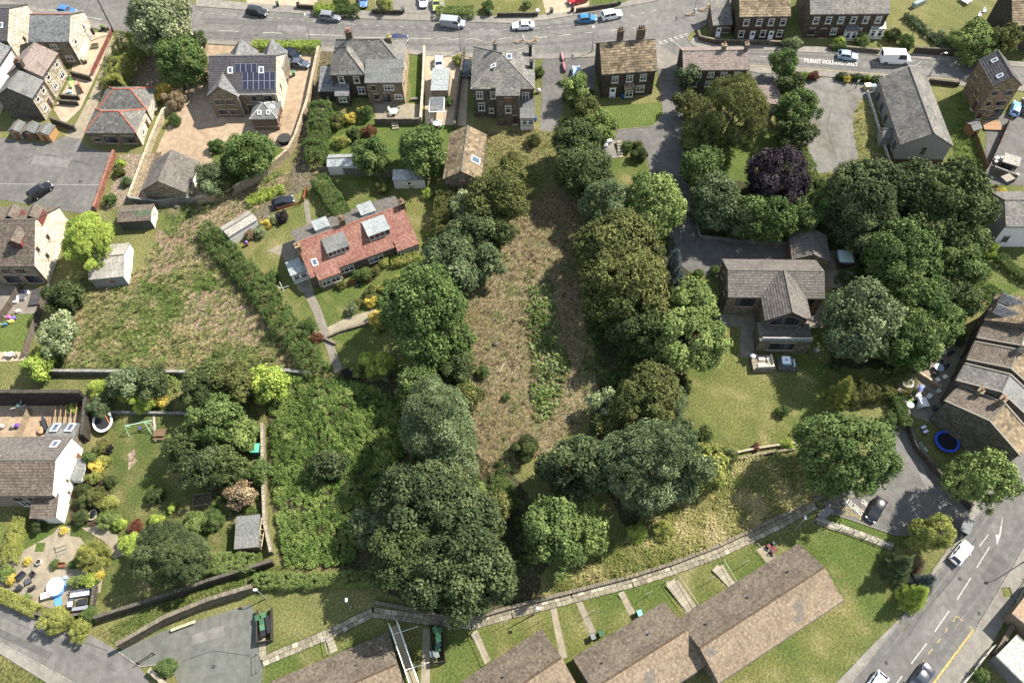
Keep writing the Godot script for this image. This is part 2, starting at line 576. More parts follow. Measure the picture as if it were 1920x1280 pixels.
func thicket(called: String, label: String, outline: Array, per_m2: float, lo: float, hi: float, tone: String, mesh := "fine", size := 0.7) -> void:
	# a mass of low bushes grown into one another
	var poly := px(outline)
	var a := poly[0]; var b := poly[0]
	for p in poly:
		a = a.min(p); b = b.max(p)
	rng.seed = hash(label)
	var where := []; var cols := []
	for i in int((b.x - a.x) * (b.y - a.y) * per_m2):
		var q := Vector2(rng.randf_range(a.x, b.x), rng.randf_range(a.y, b.y))
		var r := lerpf(lo, hi, pow(rng.randf(), 2.0)) * (1.0 + 0.5 * na.get_noise_2d(q.x * 2.0, q.y * 2.0))
		if not Geometry2D.is_point_in_polygon(q, poly): continue
		var base := clampf(0.45 + 0.8 * nb.get_noise_2d(q.x, q.y) + rng.randfn() * 0.18, 0, 1)
		var alt: String = tone if rng.randf() < 0.72 else ["olive", "dark", "light", "grey"][rng.randi() % 4]
		for k in int(TAU * r * r * 1.9 / (size * size)) + 4:
			var d := Vector3(rng.randfn(), absf(rng.randfn()) * 0.9 + 0.05, rng.randfn()).normalized()
			var y := (d + Vector3(0, 0.5, 0) + Vector3(rng.randfn(), rng.randfn(), rng.randfn()) * 0.25).normalized()
			var x := y.cross(Vector3(rng.randfn(), rng.randfn(), rng.randfn())).normalized()
			where.append(Transform3D(Basis(x, y, x.cross(y)) * size * rng.randf_range(0.7, 1.2), on(q.x, q.y, 0.1) + d * r * rng.randf_range(0.72, 1.1)))
			cols.append(shade(LEAF[alt], clampf(base + rng.randfn() * 0.2, 0, 1), 0.14))
	tag(multi(called, leaf_mesh[mesh], "leaf", where, cols), label, "undergrowth", "", "stuff")

func trunk(h: float, r: float, reach: Vector3, base_y: float) -> MB:
	var mb := MB.new()
	mb.col = C(92, 82, 68)
	var pts := []; var rad := []
	for i in 5:
		pts.append(Vector3(rng.randfn() * 0.12 * i, h * i / 4.0 - (0.5 if i == 0 else 0.0), rng.randfn() * 0.12 * i)); rad.append(r * (1.25 - 0.2 * i))
	mb.tube(pts, rad, 7)
	for k in 7:
		var a := k * 2.4 + rng.randf()
		var s: Vector3 = pts[2 + k % 3]
		var e := Vector3(cos(a) * reach.x * 0.62, base_y + reach.y * rng.randf_range(-0.15, 0.55), sin(a) * reach.z * 0.62)
		mb.tube([s, s.lerp(e, 0.5) + Vector3(0, reach.y * 0.12, 0), e], [r * 0.5, r * 0.33, r * 0.1], 5, false)
	return mb

func tree(u: float, v: float, ru: float, tone: String, label: String, opt := {}) -> Node3D:
	# (u, v): the middle of the crown as surveyed, ru its half width there
	var tall: float = opt.get("tall", 0.95)      # crown half height to half width
	var clear: float = opt.get("clear", 0.42)     # bare trunk, in crown half widths
	var r := ru * mpp(u, v)
	r = ru * mpp(u, v, r * (tall + clear) * 0.9)
	var mid := r * (tall + clear) * 0.9
	var at := P(u, v, mid)
	at.y -= mid
	var sd := hash(label)
	var wob := 0.12 * sin(float(sd % 628) / 100.0)
	var rad := Vector3(r * (1.0 + wob), r * tall, r * (1.0 - wob))
	var o := thing(opt.get("name", "tree"), label, opt.get("cat", "tree"), at, 0.0, opt.get("group", ""))
	var big := clampf(r / 6.0, 0.34, 1.15)
	var mesh: String = opt.get("leaf", "broad" if sd % 2 else "broad2")
	var size: float = opt.get("size", 0.62 + 0.5 * big)
	var got := crown(rad, tone, mesh, size, float(opt.get("dense", 2.9)) * (1.5 if mesh.begins_with("fine") or mesh == "lace" else 1.0) / (size * size), int(opt.get("lobes", clampi(int(r * 4.2), 7, 26))), sd, opt.get("bump", 0.36 + 0.05 * (sd % 4)))
	rng.seed = sd
	obj("trunk", trunk(mid * 0.95, clampf(r * 0.055, 0.07, 0.4), rad, mid), "wood", o)
	var c := multi("crown", leaf_mesh[mesh], "leaf", got[0], got[1], o)
	c.position.y = mid
	c.set_meta("kind", "stuff")
	return o

func shrub(u: float, v: float, ru: float, tone: String, label: String, opt := {}) -> Node3D:
	var o2 := {"name": "shrub", "cat": "shrub", "tall": 0.85, "clear": 0.05, "leaf": "fine" if hash(label) % 2 else "fine2", "size": 0.5, "dense": 3.0, "lobes": 9, "bump": 0.5}
	o2.merge(opt, true)
	return tree(u, v, ru, tone, label, o2)

func conifer(u: float, v: float, ru: float, high: float, tone: String, label: String, group := "") -> Node3D:
	# (u, v) the foot, ru half width at the foot, high in metres
	var r := ru * mpp(u, v)
	var at := P(u, v)
	var o := thing("conifer", label, "conifer tree", at, 0.0, group)
	rng.seed = hash(label)
	var where := []; var cols := []
	for i in int(PI * r * high * 9.0):
		var t := 1.0 - sqrt(rng.randf())
		var a := rng.randf() * TAU
		var rr := r * (1.0 - t) * (0.82 + 0.22 * sin(a * 5.0 + t * 22.0)) * rng.randf_range(0.72, 1.06) + 0.06
		var d := Vector3(cos(a), 0, sin(a))
		var y := (d + Vector3(0, 0.45 + t * 0.6, 0)).normalized()
		var x := y.cross(Vector3.UP).normalized().rotated(y, rng.randfn() * 0.4)
		where.append(Transform3D(Basis(x, y, x.cross(y)) * rng.randf_range(0.5, 0.9), d * rr + Vector3(0, 0.25 + t * (high - 0.3), 0)))
		cols.append(shade(LEAF[tone], clampf(0.5 + rng.randfn() * 0.22, 0, 1), 0.12))
	var mb := MB.new()
	mb.col = C(88, 72, 56)
	mb.tube([Vector3(0, -0.4, 0), Vector3(0, high * 0.9, 0)], [0.16, 0.03], 6)
	obj("trunk", mb, "wood", o)
	multi("crown", leaf_mesh["needle"], "leaf", where, cols, o).set_meta("kind", "stuff")
	return o

func hedge(pts: Array, width: float, high: float, tone: String, label: String, opt := {}) -> Node3D:
	# a clipped or loose hedge along surveyed points of its foot
	var p := px(pts)
	var o := thing(opt.get("name", "hedge"), label, "hedge", on(p[0].x, p[0].y), 0.0, opt.get("group", ""))
	rng.seed = hash(label)
	var mesh: String = opt.get("leaf", "fine")
	var size: float = opt.get("size", 0.46)
	var loose: float = opt.get("loose", 0.08)
	var where := []; var cols := []
	var mb := MB.new()
	mb.col = C(70, 58, 44)
	for i in p.size() - 1:
		var a := p[i]; var b := p[i + 1]
		var L := a.distance_to(b)
		var d := (b - a) / L
		var n := Vector2(-d.y, d.x)
		var s0 := -width * 0.35 if i == 0 else 0.0
		var s1 := L + (width * 0.35 if i == p.size() - 2 else 0.0)
		var run := (width + 2.0 * high)
		for k in int((s1 - s0) * run * float(opt.get("dense", 20.0)) * 0.21 / (size * size)):
			var s := rng.randf_range(s0, s1)
			var w := rng.randf() * run
			var q := Vector2.ZERO; var y := high; var nor := Vector3.UP
			var bulge := 1.0 + loose * 2.0 * nb.get_noise_2d((a + d * s).x * 2.0, (a + d * s).y * 2.0)
			if w < width:
				q = a + d * s + n * (w - width * 0.5) * bulge
				var edge := absf(w / width - 0.5) * 2.0
				y = high * (1.0 - 0.16 * pow(edge, 4.0)) * bulge
				nor = Vector3(n.x, 0, n.y) * (w / width - 0.5) * 1.2 + Vector3.UP
			else:
				var side := 1.0 if w < width + high else -1.0
				y = fmod(w - width, high)
				q = a + d * s + n * side * width * 0.5 * bulge * (1.0 - 0.12 * y / high)
				nor = Vector3(n.x * side, 0.35, n.y * side)
			y *= 1.0 + loose * 1.2 * na.get_noise_2d(q.x * 3.0, q.y * 3.0)
			y += rng.randfn() * loose * 0.6
			nor = (nor + Vector3(rng.randfn(), rng.randfn(), rng.randfn()) * 0.25).normalized()
			var x := nor.cross(Vector3(rng.randfn(), rng.randfn(), rng.randfn())).normalized()
			where.append(Transform3D(Basis(x, nor, x.cross(nor)) * size * rng.randf_range(0.8, 1.25), on(q.x, q.y, y) - o.position))
			cols.append(shade(LEAF[tone], clampf(0.5 + rng.randfn() * 0.18 + 0.3 * nb.get_noise_2d(q.x, q.y), 0, 1), 0.1))
		for k in int(L / 0.7):
			var q := a + d * (k + 0.5) * 0.7
			mb.tube([on(q.x, q.y, -0.3) - o.position, on(q.x + rng.randfn() * 0.1, q.y, high * 0.8) - o.position], [0.05, 0.02], 4, false)
	obj("stem", mb, "wood", o, "stuff")
	multi("foliage", leaf_mesh[mesh], "leaf", where, cols, o).set_meta("kind", "stuff")
	return o

# ---------- buildings ----------
var ROOF := {}

func roof_tones() -> void:
	ROOF = {   # tones, tile height, tile width, lift of the lower edge, material
		"slate": [[C(92, 96, 100), C(116, 118, 120), C(134, 134, 132)], 0.34, 0.4, 0.016, "slate"],
		"oldslate": [[C(92, 90, 88), C(112, 110, 106), C(136, 130, 120)], 0.36, 0.45, 0.02, "slate"],
		"darktile": [[C(76, 74, 78), C(86, 84, 88), C(96, 92, 94)], 0.42, 0.36, 0.045, "roof"],
		"browntile": [[C(94, 82, 72), C(112, 100, 88), C(124, 112, 98)], 0.42, 0.36, 0.05, "roof"],
		"greybrown": [[C(96, 90, 86), C(112, 106, 100), C(122, 116, 108)], 0.44, 0.36, 0.055, "roof"],
		"stoneslate": [[C(96, 84, 64), C(132, 114, 86), C(164, 142, 108)], 0.5, 0.62, 0.05, "roof"],
		"pinkslate": [[C(128, 112, 104), C(150, 132, 124), C(138, 126, 120)], 0.42, 0.5, 0.03, "roof"],
		"red": [[C(136, 86, 70), C(154, 102, 86), C(164, 120, 104)], 0.3, 0.3, 0.03, "roof"],
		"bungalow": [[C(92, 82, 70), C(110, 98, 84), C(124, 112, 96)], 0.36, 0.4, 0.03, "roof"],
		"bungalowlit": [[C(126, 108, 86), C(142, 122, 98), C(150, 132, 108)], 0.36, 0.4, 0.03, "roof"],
		"felt": [[C(104, 106, 106), C(120, 122, 120), C(128, 128, 126)], 1.0, 2.4, 0.01, "roof"],
		"sheet": [[C(150, 158, 160), C(166, 172, 172), C(174, 178, 176)], 1.6, 0.9, 0.015, "metalroof"],
		"asbestos": [[C(150, 146, 136), C(166, 160, 150), C(176, 170, 160)], 1.5, 0.9, 0.02, "roof"],
		"greensheet": [[C(74, 96, 70), C(88, 110, 80), C(96, 116, 86)], 1.4, 0.9, 0.02, "roof"],
	}

func slope(mb: MB, e0: Vector3, e1: Vector3, r1: Vector3, r0: Vector3, style: String) -> void:
	var st: Array = ROOF[style]
	var N := (e1 - e0).cross(r0 + r1 - e0 - e1).normalized()
	var L := ((r0 + r1) * 0.5 - (e0 + e1) * 0.5).length()
	var rows := maxi(2, int(round(L / st[1])))
	for j in rows:
		var a0 := e0.lerp(r0, float(j) / rows); var b0 := e1.lerp(r1, float(j) / rows)
		var a1 := e0.lerp(r0, float(j + 1) / rows); var b1 := e1.lerp(r1, float(j + 1) / rows)
		var wide := a0.distance_to(b0)
		var nt := maxi(1, int(round(wide / st[2])))
		var cut := 0.5 / nt if j % 2 and nt > 1 else 0.0
		var f := 0.0
		while f < 0.9999:
			var g := minf(1.0, f + (1.0 / nt if f > 0.0 or cut == 0.0 else cut))
			var up: float = st[3] * rng.randf_range(0.8, 1.35)
			var q := a0.lerp(b0, f); var w := a0.lerp(b0, g)
			mb.col = shade(st[0], clampf(0.5 + rng.randfn() * 0.22 + 0.5 * nb.get_noise_3d(q.x, q.y * 3.0, q.z + e0.x * 7.0), 0, 1), 0.05)
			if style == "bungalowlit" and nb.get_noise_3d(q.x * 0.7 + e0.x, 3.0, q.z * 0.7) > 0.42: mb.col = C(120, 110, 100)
			mb.quad(q + N * up, w + N * up, a1.lerp(b1, g) + N * up * 0.12, a1.lerp(b1, f) + N * up * 0.12)
			mb.quad(q - N * 0.01, w - N * 0.01, w + N * up, q + N * up)
			f = g
	# the thickness of the roof, its fascia and verge
	mb.col = C(92, 86, 78)
	var D := N * -0.13
	mb.quad(e0 + D, r0 + D, r1 + D, e1 + D)
	mb.quad(e0 + D, e1 + D, e1, e0); mb.quad(e1 + D, r1 + D, r1, e1); mb.quad(r0 + D, e0 + D, e0, r0)

func ridge(mb: MB, a: Vector3, b: Vector3, col: Color, r := 0.13) -> void:
	var L := a.distance_to(b)
	var k := maxi(1, int(L / 0.5))
	for i in k:
		var t := rng.randf_range(0.88, 1.1)
		mb.col = Color(col.r * t, col.g * t, col.b * t)
		mb.tube([a.lerp(b, (i + 0.02) / k), a.lerp(b, (i + 0.97) / k)], [r * 1.04, r], 6)

func house(d: Dictionary) -> Node3D:
	# A, B: the ends of the eaves that face the viewer as surveyed, D: depth, h: eaves above the ground
	var h: float = d.h
	var a := P(d.A[0], d.A[1], h); var b := P(d.B[0], d.B[1], h)
	var ov: float = d.get("ov", 0.25)
	var flat_d := Vector3(b.x - a.x, 0, b.z - a.z)
	var w := flat_d.length() - 2.0 * ov
	var x := flat_d.normalized()
	var z := x.cross(Vector3.UP)
	var D: float = d.D - 2.0 * ov
	var mid := (a + b) * 0.5
	var at := Vector3(mid.x, mid.y - h, mid.z) - z * (D * 0.5 + ov)
	var o := thing(d.n, d.l, d.get("c", "house"), at, atan2(-x.z, x.x), d.get("g", ""))
	rng.seed = hash(d.l)
	var T := Transform3D()
	o.set_meta("dim", mass(o, d, w, D, T))
	for q in d.get("win", []): opening(o, q)
	for q in d.get("chim", []): chimney(o, q)
	for q in d.get("sky", []): skylight(o, q)
	return o

func wing(o: Node3D, d: Dictionary, w: float, D: float, x: float, z: float, turn := 0.0) -> Array:
	# an extension built against the house: its front middle stands at (x, z) of the house and looks along turn
	var B := Basis(Vector3.UP, turn)
	var m := mass(o, d, w, D, Transform3D(B, Vector3(x, 0, z) - B.z * D * 0.5))
	for q in d.get("win", []): opening(o, q, m)
	for q in d.get("sky", []): skylight(o, q, m)
	return m

func mass(o: Node3D, d: Dictionary, w: float, D: float, T: Transform3D) -> Array:
	var h: float = d.h
	var ov: float = d.get("ov", 0.25)
	var rise: float = d.get("rise", 2.2)
	var kind: String = d.get("roof", "x")
	var wm: String = d.get("wm", "stone")
	var n0 := o.get_child_count()
	# walls
	var mb := MB.new()
	mb.col = d.get("wc", C(150, 132, 106))
	var X := w * 0.5; var Z := D * 0.5
	var lo := -1.8
	var gy := h + rise
	mb.quad(Vector3(-X, lo, Z), Vector3(X, lo, Z), Vector3(X, h, Z), Vector3(-X, h, Z))
	mb.quad(Vector3(X, lo, -Z), Vector3(-X, lo, -Z), Vector3(-X, h, -Z), Vector3(X, h, -Z))
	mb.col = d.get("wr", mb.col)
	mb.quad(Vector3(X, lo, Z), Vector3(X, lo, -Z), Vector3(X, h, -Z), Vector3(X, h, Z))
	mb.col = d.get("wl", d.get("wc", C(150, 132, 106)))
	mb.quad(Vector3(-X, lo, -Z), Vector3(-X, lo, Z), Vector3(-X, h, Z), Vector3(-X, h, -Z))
	var top := -0.02
	if kind == "x":
		mb.tri(Vector3(-X, h, -Z), Vector3(-X, h, Z), Vector3(-X, gy + top, 0))
		mb.col = d.get("wr", d.get("wc", C(150, 132, 106)))
		mb.tri(Vector3(X, h, Z), Vector3(X, h, -Z), Vector3(X, gy + top, 0))
	elif kind == "z":
		mb.col = d.get("wc", C(150, 132, 106))
		mb.tri(Vector3(-X, h, Z), Vector3(X, h, Z), Vector3(0, gy + top, Z)); mb.tri(Vector3(X, h, -Z), Vector3(-X, h, -Z), Vector3(0, gy + top, -Z))
	elif kind == "mono":
		mb.tri(Vector3(X, h, Z), Vector3(X, h, -Z), Vector3(X, gy, -Z)); mb.tri(Vector3(-X, h, -Z), Vector3(-X, h, Z), Vector3(-X, gy, -Z))
		mb.quad(Vector3(X, h, -Z), Vector3(-X, h, -Z), Vector3(-X, gy, -Z), Vector3(X, gy, -Z))
	obj("wall", mb, wm, o)
	# roof
	var rb := MB.new()
	var rg := MB.new()
	var rs: String = d.get("rs", "slate")
	var rs2: String = d.get("rs2", rs)
	var rc: Color = d.get("rc", C(120, 114, 106))
	var ve: float = d.get("ve", 0.12)
	var s := 0.07
	match kind:
		"x":
			var k := rise / Z * ov
			var e := [Vector3(-X - ve, h - k + s, Z + ov), Vector3(X + ve, h - k + s, Z + ov), Vector3(X + ve, gy + s, 0), Vector3(-X - ve, gy + s, 0)]
			slope(rb, e[0], e[1], e[2], e[3], rs)
			slope(rb, Vector3(X + ve, h - k + s, -Z - ov), Vector3(-X - ve, h - k + s, -Z - ov), e[3], e[2], rs2)
			ridge(rg, e[3], e[2], rc)
			if d.has("cop"):
				var cb := MB.new()
				cb.col = C(136, 128, 116)
				for sx in [-X, X]:
					for q in [e[0], Vector3(X, e[0].y, -Z - ov)]: cb.bar(Vector3(sx, q.y + 0.04, q.z), Vector3(sx, gy + 0.16, 0), 0.24, 0.2)
				obj("coping", cb, "matte", o)
		"z":
			var k := rise / X * ov
			var e := [Vector3(X + ov, h - k + s, Z + ve), Vector3(X + ov, h - k + s, -Z - ve), Vector3(0, gy + s, -Z - ve), Vector3(0, gy + s, Z + ve)]
			slope(rb, e[0], e[1], e[2], e[3], rs)
			slope(rb, Vector3(-X - ov, h - k + s, -Z - ve), Vector3(-X - ov, h - k + s, Z + ve), e[3], e[2], rs2)
			ridge(rg, e[2], e[3], rc)
		"hip":
			var run := minf(X, Z)
			var k := rise / run * ov
			var y := h - k + s
			var c := [Vector3(-X - ov, y, Z + ov), Vector3(X + ov, y, Z + ov), Vector3(X + ov, y, -Z - ov), Vector3(-X - ov, y, -Z - ov)]
			var r0 := Vector3(-(X - run), gy + s, 0); var r1 := Vector3(X - run, gy + s, 0)
			if X < Z:
				r0 = Vector3(0, gy + s, -(Z - run)); r1 = Vector3(0, gy + s, Z - run)
				slope(rb, c[0], c[1], r1, r1, rs); slope(rb, c[1], c[2], r0, r1, rs)
				slope(rb, c[2], c[3], r0, r0, rs); slope(rb, c[3], c[0], r1, r0, rs)
				ridge(rg, c[0], r1, rc); ridge(rg, c[1], r1, rc); ridge(rg, c[2], r0, rc); ridge(rg, c[3], r0, rc)
			else:
				slope(rb, c[0], c[1], r1, r0, rs); slope(rb, c[1], c[2], r1, r1, rs)
				slope(rb, c[2], c[3], r0, r1, rs); slope(rb, c[3], c[0], r0, r0, rs)
				ridge(rg, c[0], r0, rc); ridge(rg, c[1], r1, rc); ridge(rg, c[2], r1, rc); ridge(rg, c[3], r0, rc)
			if r0.distance_to(r1) > 0.3: ridge(rg, r0, r1, rc)
		"mono":
			var k := rise / D * ov
			slope(rb, Vector3(-X - ve, h - k + s, Z + ov), Vector3(X + ve, h - k + s, Z + ov), Vector3(X + ve, gy + k + s, -Z - ov), Vector3(-X - ve, gy + k + s, -Z - ov), rs)
		"flat":
			rb.col = d.get("rcol", C(120, 120, 118))
			rb.box(Vector3(0, h + 0.09, 0), Vector3(w + 2 * ov, 0.18, D + 2 * ov))
			rb.col = C(140, 138, 132)
			for q in [[0, Z + ov - 0.06, w + 2 * ov, 0.12], [0, -Z - ov + 0.06, w + 2 * ov, 0.12]]:
				rb.box(Vector3(q[0], h + 0.21, q[1]), Vector3(q[2], 0.06, q[3]))
	var ro := obj("roof", rb, ROOF[rs][4] if kind != "flat" else "roof", o)
	if rg.v.size(): obj("ridge", rg, "roof", ro)
	# gutters and downpipes
	if kind != "flat" and d.get("gut", true):
		var gb := MB.new()
		gb.col = d.get("gc", C(60, 58, 58))
		if kind in ["x", "hip"]:
			var k := rise / (Z if kind == "x" else minf(X, Z)) * ov
			gb.box(Vector3(0, h - k - 0.06, Z + ov + 0.065), Vector3(w + 0.3, 0.12, 0.12))
			gb.tube([Vector3(X - 0.25, h - 0.15, Z + 0.1), Vector3(X - 0.25, 0.0, Z + 0.1)], [0.045, 0.045], 6)
		elif kind == "z":
			gb.box(Vector3(X + ov + 0.065, h - rise / X * ov - 0.06, 0), Vector3(0.12, 0.12, D + 0.2))
			gb.tube([Vector3(X + 0.1, h - 0.15, Z - 0.3), Vector3(X + 0.1, 0.0, Z - 0.3)], [0.045, 0.045], 6)
		if gb.v.size(): obj("gutter", gb, "plain", o)
	for i in range(n0, o.get_child_count()): o.get_child(i).transform = T
	return [w, D, h, rise if kind != "flat" else 0.0, kind, ov, T]

func face(m: Array, side: String, s: float, y: float) -> Transform3D:
	# s runs 0..1 along the face from its left, seen from outside; y metres above the base
	var X: float = m[0] * 0.5; var Z: float = m[1] * 0.5
	var T: Transform3D = m[6]
	match side:
		"f": return T * Transform3D(Basis(), Vector3(lerpf(-X, X, s), y, Z))
		"b": return T * Transform3D(Basis(Vector3.UP, PI), Vector3(lerpf(X, -X, s), y, -Z))
		"r": return T * Transform3D(Basis(Vector3.UP, PI / 2), Vector3(X, y, lerpf(Z, -Z, s)))
	return T * Transform3D(Basis(Vector3.UP, -PI / 2), Vector3(-X, y, lerpf(-Z, Z, s)))

func opening(o: Node3D, q: Array, dim := []) -> void:
	# [side, along, sill height, width, height, kind]; kinds: w white window, n dark window, d door, g garage door, b blank panel
	var T := face(dim if dim else o.get_meta("dim"), q[0], q[1], q[2])
	var w: float = q[3]; var h: float = q[4]
	var kind: String = q[5] if q.size() > 5 else "w"
	var key := "%s %.2f %.2f" % [kind, w, h]
	if not cache.has(key):
		var fb := MB.new(); var pb := MB.new(); var sb := MB.new(); var tb := MB.new()
		tb.col = C(168, 152, 126)
		if kind in ["w", "n", "k"]:
			fb.col = C(226, 224, 218) if kind == "w" else C(62, 58, 56) if kind == "n" else C(120, 84, 56)
			var t := 0.085
			for e in [[0, 0.5 * t, w, t], [0, h - 0.5 * t, w, t]]: fb.box(Vector3(e[0], e[1], 0.02), Vector3(e[2], e[3], 0.1))
			for e in [-0.5 * (w - t), 0.5 * (w - t)]: fb.box(Vector3(e, h * 0.5, 0.02), Vector3(t, h - 2 * t, 0.1))
			var bars := clampi(int(round(w / 0.75)), 1, 6)
			for i in range(1, bars): fb.box(Vector3(-w * 0.5 + w * i / bars, h * 0.5, 0.015), Vector3(0.07, h - 2 * t, 0.08))
			if h > 0.9 and h < 1.9: fb.box(Vector3(0, h * 0.64, 0.012), Vector3(w - 2 * t, 0.055, 0.07))
			for i in bars:
				pb.col = [C(38, 42, 48), C(52, 58, 64), C(74, 80, 84), C(44, 46, 48)][(i + int(w * 10)) % 4]
				pb.box(Vector3(-w * 0.5 + w * (i + 0.5) / bars, h * 0.5, 0.0), Vector3(w / bars - 0.06, h - t, 0.03))
			sb.col = C(168, 152, 126)
			sb.box(Vector3(0, -0.08, 0.07), Vector3(w + 0.3, 0.15, 0.22)); tb.box(Vector3(0, h + 0.11, 0.02), Vector3(w + 0.3, 0.22, 0.09))
		elif kind in ["d", "e"]:
			fb.col = C(232, 230, 226) if kind == "d" else C(74, 52, 44)
			fb.box(Vector3(0, h * 0.5, 0.02), Vector3(w, h, 0.09))
			fb.box(Vector3(0, h * 0.28, 0.07), Vector3(w * 0.7, h * 0.36, 0.03))
			pb.col = C(60, 66, 72)
			pb.box(Vector3(0, h * 0.73, 0.06), Vector3(w * 0.6, h * 0.3, 0.03))
			sb.col = C(168, 152, 126)
			tb.box(Vector3(0, h + 0.11, 0.02), Vector3(w + 0.3, 0.22, 0.09)); sb.box(Vector3(0, -0.07, 0.2), Vector3(w + 0.2, 0.14, 0.4))
		else:
			fb.col = C(226, 226, 222) if kind == "g" else C(172, 200, 186) if kind == "p" else C(120, 78, 56)
			fb.box(Vector3(0, h * 0.5, 0.02), Vector3(w, h, 0.08))
			for i in 4: fb.box(Vector3(0, h * (i + 0.5) / 4, 0.065), Vector3(w * 0.94, h / 4 - 0.08, 0.02))
			pb.col = C(70, 70, 70)
			pb.box(Vector3(0, h * 0.45, 0.085), Vector3(0.18, 0.05, 0.02))
			tb.box(Vector3(0, h + 0.1, 0.02), Vector3(w + 0.3, 0.2, 0.08))
		cache[key] = [fb.mesh(), pb.mesh(), sb.mesh() if sb.v.size() else null, tb.mesh()]
	var m: Array = cache[key]
	var door: bool = kind in ["d", "e", "g", "p", "h"]
	var f := obj("door" if door else "window", m[0], "plastic", o)
	f.transform = T
	obj(("handle" if kind in ["g", "p", "h"] else "pane"), m[1], "glass", f)
	if m[2]: obj("sill" if not door else "doorstep", m[2], "matte", f)
	obj("lintel", m[3], "matte", f)

func on_roof(m: Array, side: String, s: float, t: float) -> Transform3D:
	# a place on a slope: s along it 0..1, t from eaves 0 to ridge 1; y points away from the slope
	var W: Transform3D = m[6]
	var X: float = m[0] * 0.5; var Z: float = m[1] * 0.5
	var h: float = m[2]; var rise: float = m[3]
	match side:
		"f":
			var n := Vector3(0, Z, rise).normalized()
			return W * Transform3D(Basis(Vector3.RIGHT, n, Vector3.RIGHT.cross(n)), Vector3(lerpf(-X, X, s), h + rise * t + 0.07, Z * (1 - t)))
		"b":
			var n := Vector3(0, Z, -rise).normalized()
			return W * Transform3D(Basis(Vector3.LEFT, n, Vector3.LEFT.cross(n)), Vector3(lerpf(X, -X, s), h + rise * t + 0.07, -Z * (1 - t)))
		"r":
			var n := Vector3(rise, X, 0).normalized()
			return W * Transform3D(Basis(Vector3.FORWARD, n, Vector3.FORWARD.cross(n)), Vector3(X * (1 - t), h + rise * t + 0.07, lerpf(Z, -Z, s)))
	var n := Vector3(-rise, X, 0).normalized()
	return W * Transform3D(Basis(Vector3.BACK, n, Vector3.BACK.cross(n)), Vector3(-X * (1 - t), h + rise * t + 0.07, lerpf(-Z, Z, s)))

func skylight(o: Node3D, q: Array, dim := []) -> void:   # [side, s, t, width, length]
	var fb := MB.new(); var pb := MB.new()
	var w: float = q[3]; var l: float = q[4]
	fb.col = C(214, 214, 210)
	for e in [[0, -l / 2, w + 0.16, 0.14], [0, l / 2, w + 0.16, 0.14], [-w / 2, 0, 0.14, l], [w / 2, 0, 0.14, l]]:
		fb.box(Vector3(e[0], 0.07, e[1]), Vector3(e[2], 0.14, e[3]))
	pb.col = C(70, 84, 104)
	pb.box(Vector3(0, 0.07, 0), Vector3(w - 0.06, 0.05, l - 0.06))
	var f := obj("skylight", fb, "plastic", o)
	f.transform = on_roof(dim if dim else o.get_meta("dim"), q[0], q[1], q[2])
	obj("pane", pb, "glass", f)

func chimney(o: Node3D, q: Array) -> void:   # [x, z, top above the base, width, depth, pots, colour]
	var m: Array = o.get_meta("dim")
	var mb := MB.new()
	mb.col = q[6] if q.size() > 6 else C(112, 100, 84)
	var w: float = q[3]; var d: float = q[4]; var y0: float = m[2] - 0.4
	mb.box(Vector3(q[0], (y0 + q[2]) * 0.5, q[1]), Vector3(w, q[2] - y0, d))
	mb.box(Vector3(q[0], q[2] + 0.07, q[1]), Vector3(w + 0.2, 0.14, d + 0.2))
	var ch := obj("chimney", mb, "stone", o)
	for i in int(q[5]):
		var pb := MB.new()
		pb.col = C(150, 96, 70) if q.size() < 8 else q[7]
		var s: float = (i + 0.5) / float(q[5]) - 0.5
		var c := Vector3(q[0] + (s * w * 0.8 if w >= d else 0.0), q[2] + 0.14, q[1] + (s * d * 0.8 if d > w else 0.0))
		pb.tube([c, c + Vector3(0, 0.12, 0), c + Vector3(0, 0.5, 0), c + Vector3(0, 0.6, 0)], [0.17, 0.13, 0.11, 0.14], 8)
		obj("chimney_pot", pb, "matte", ch)

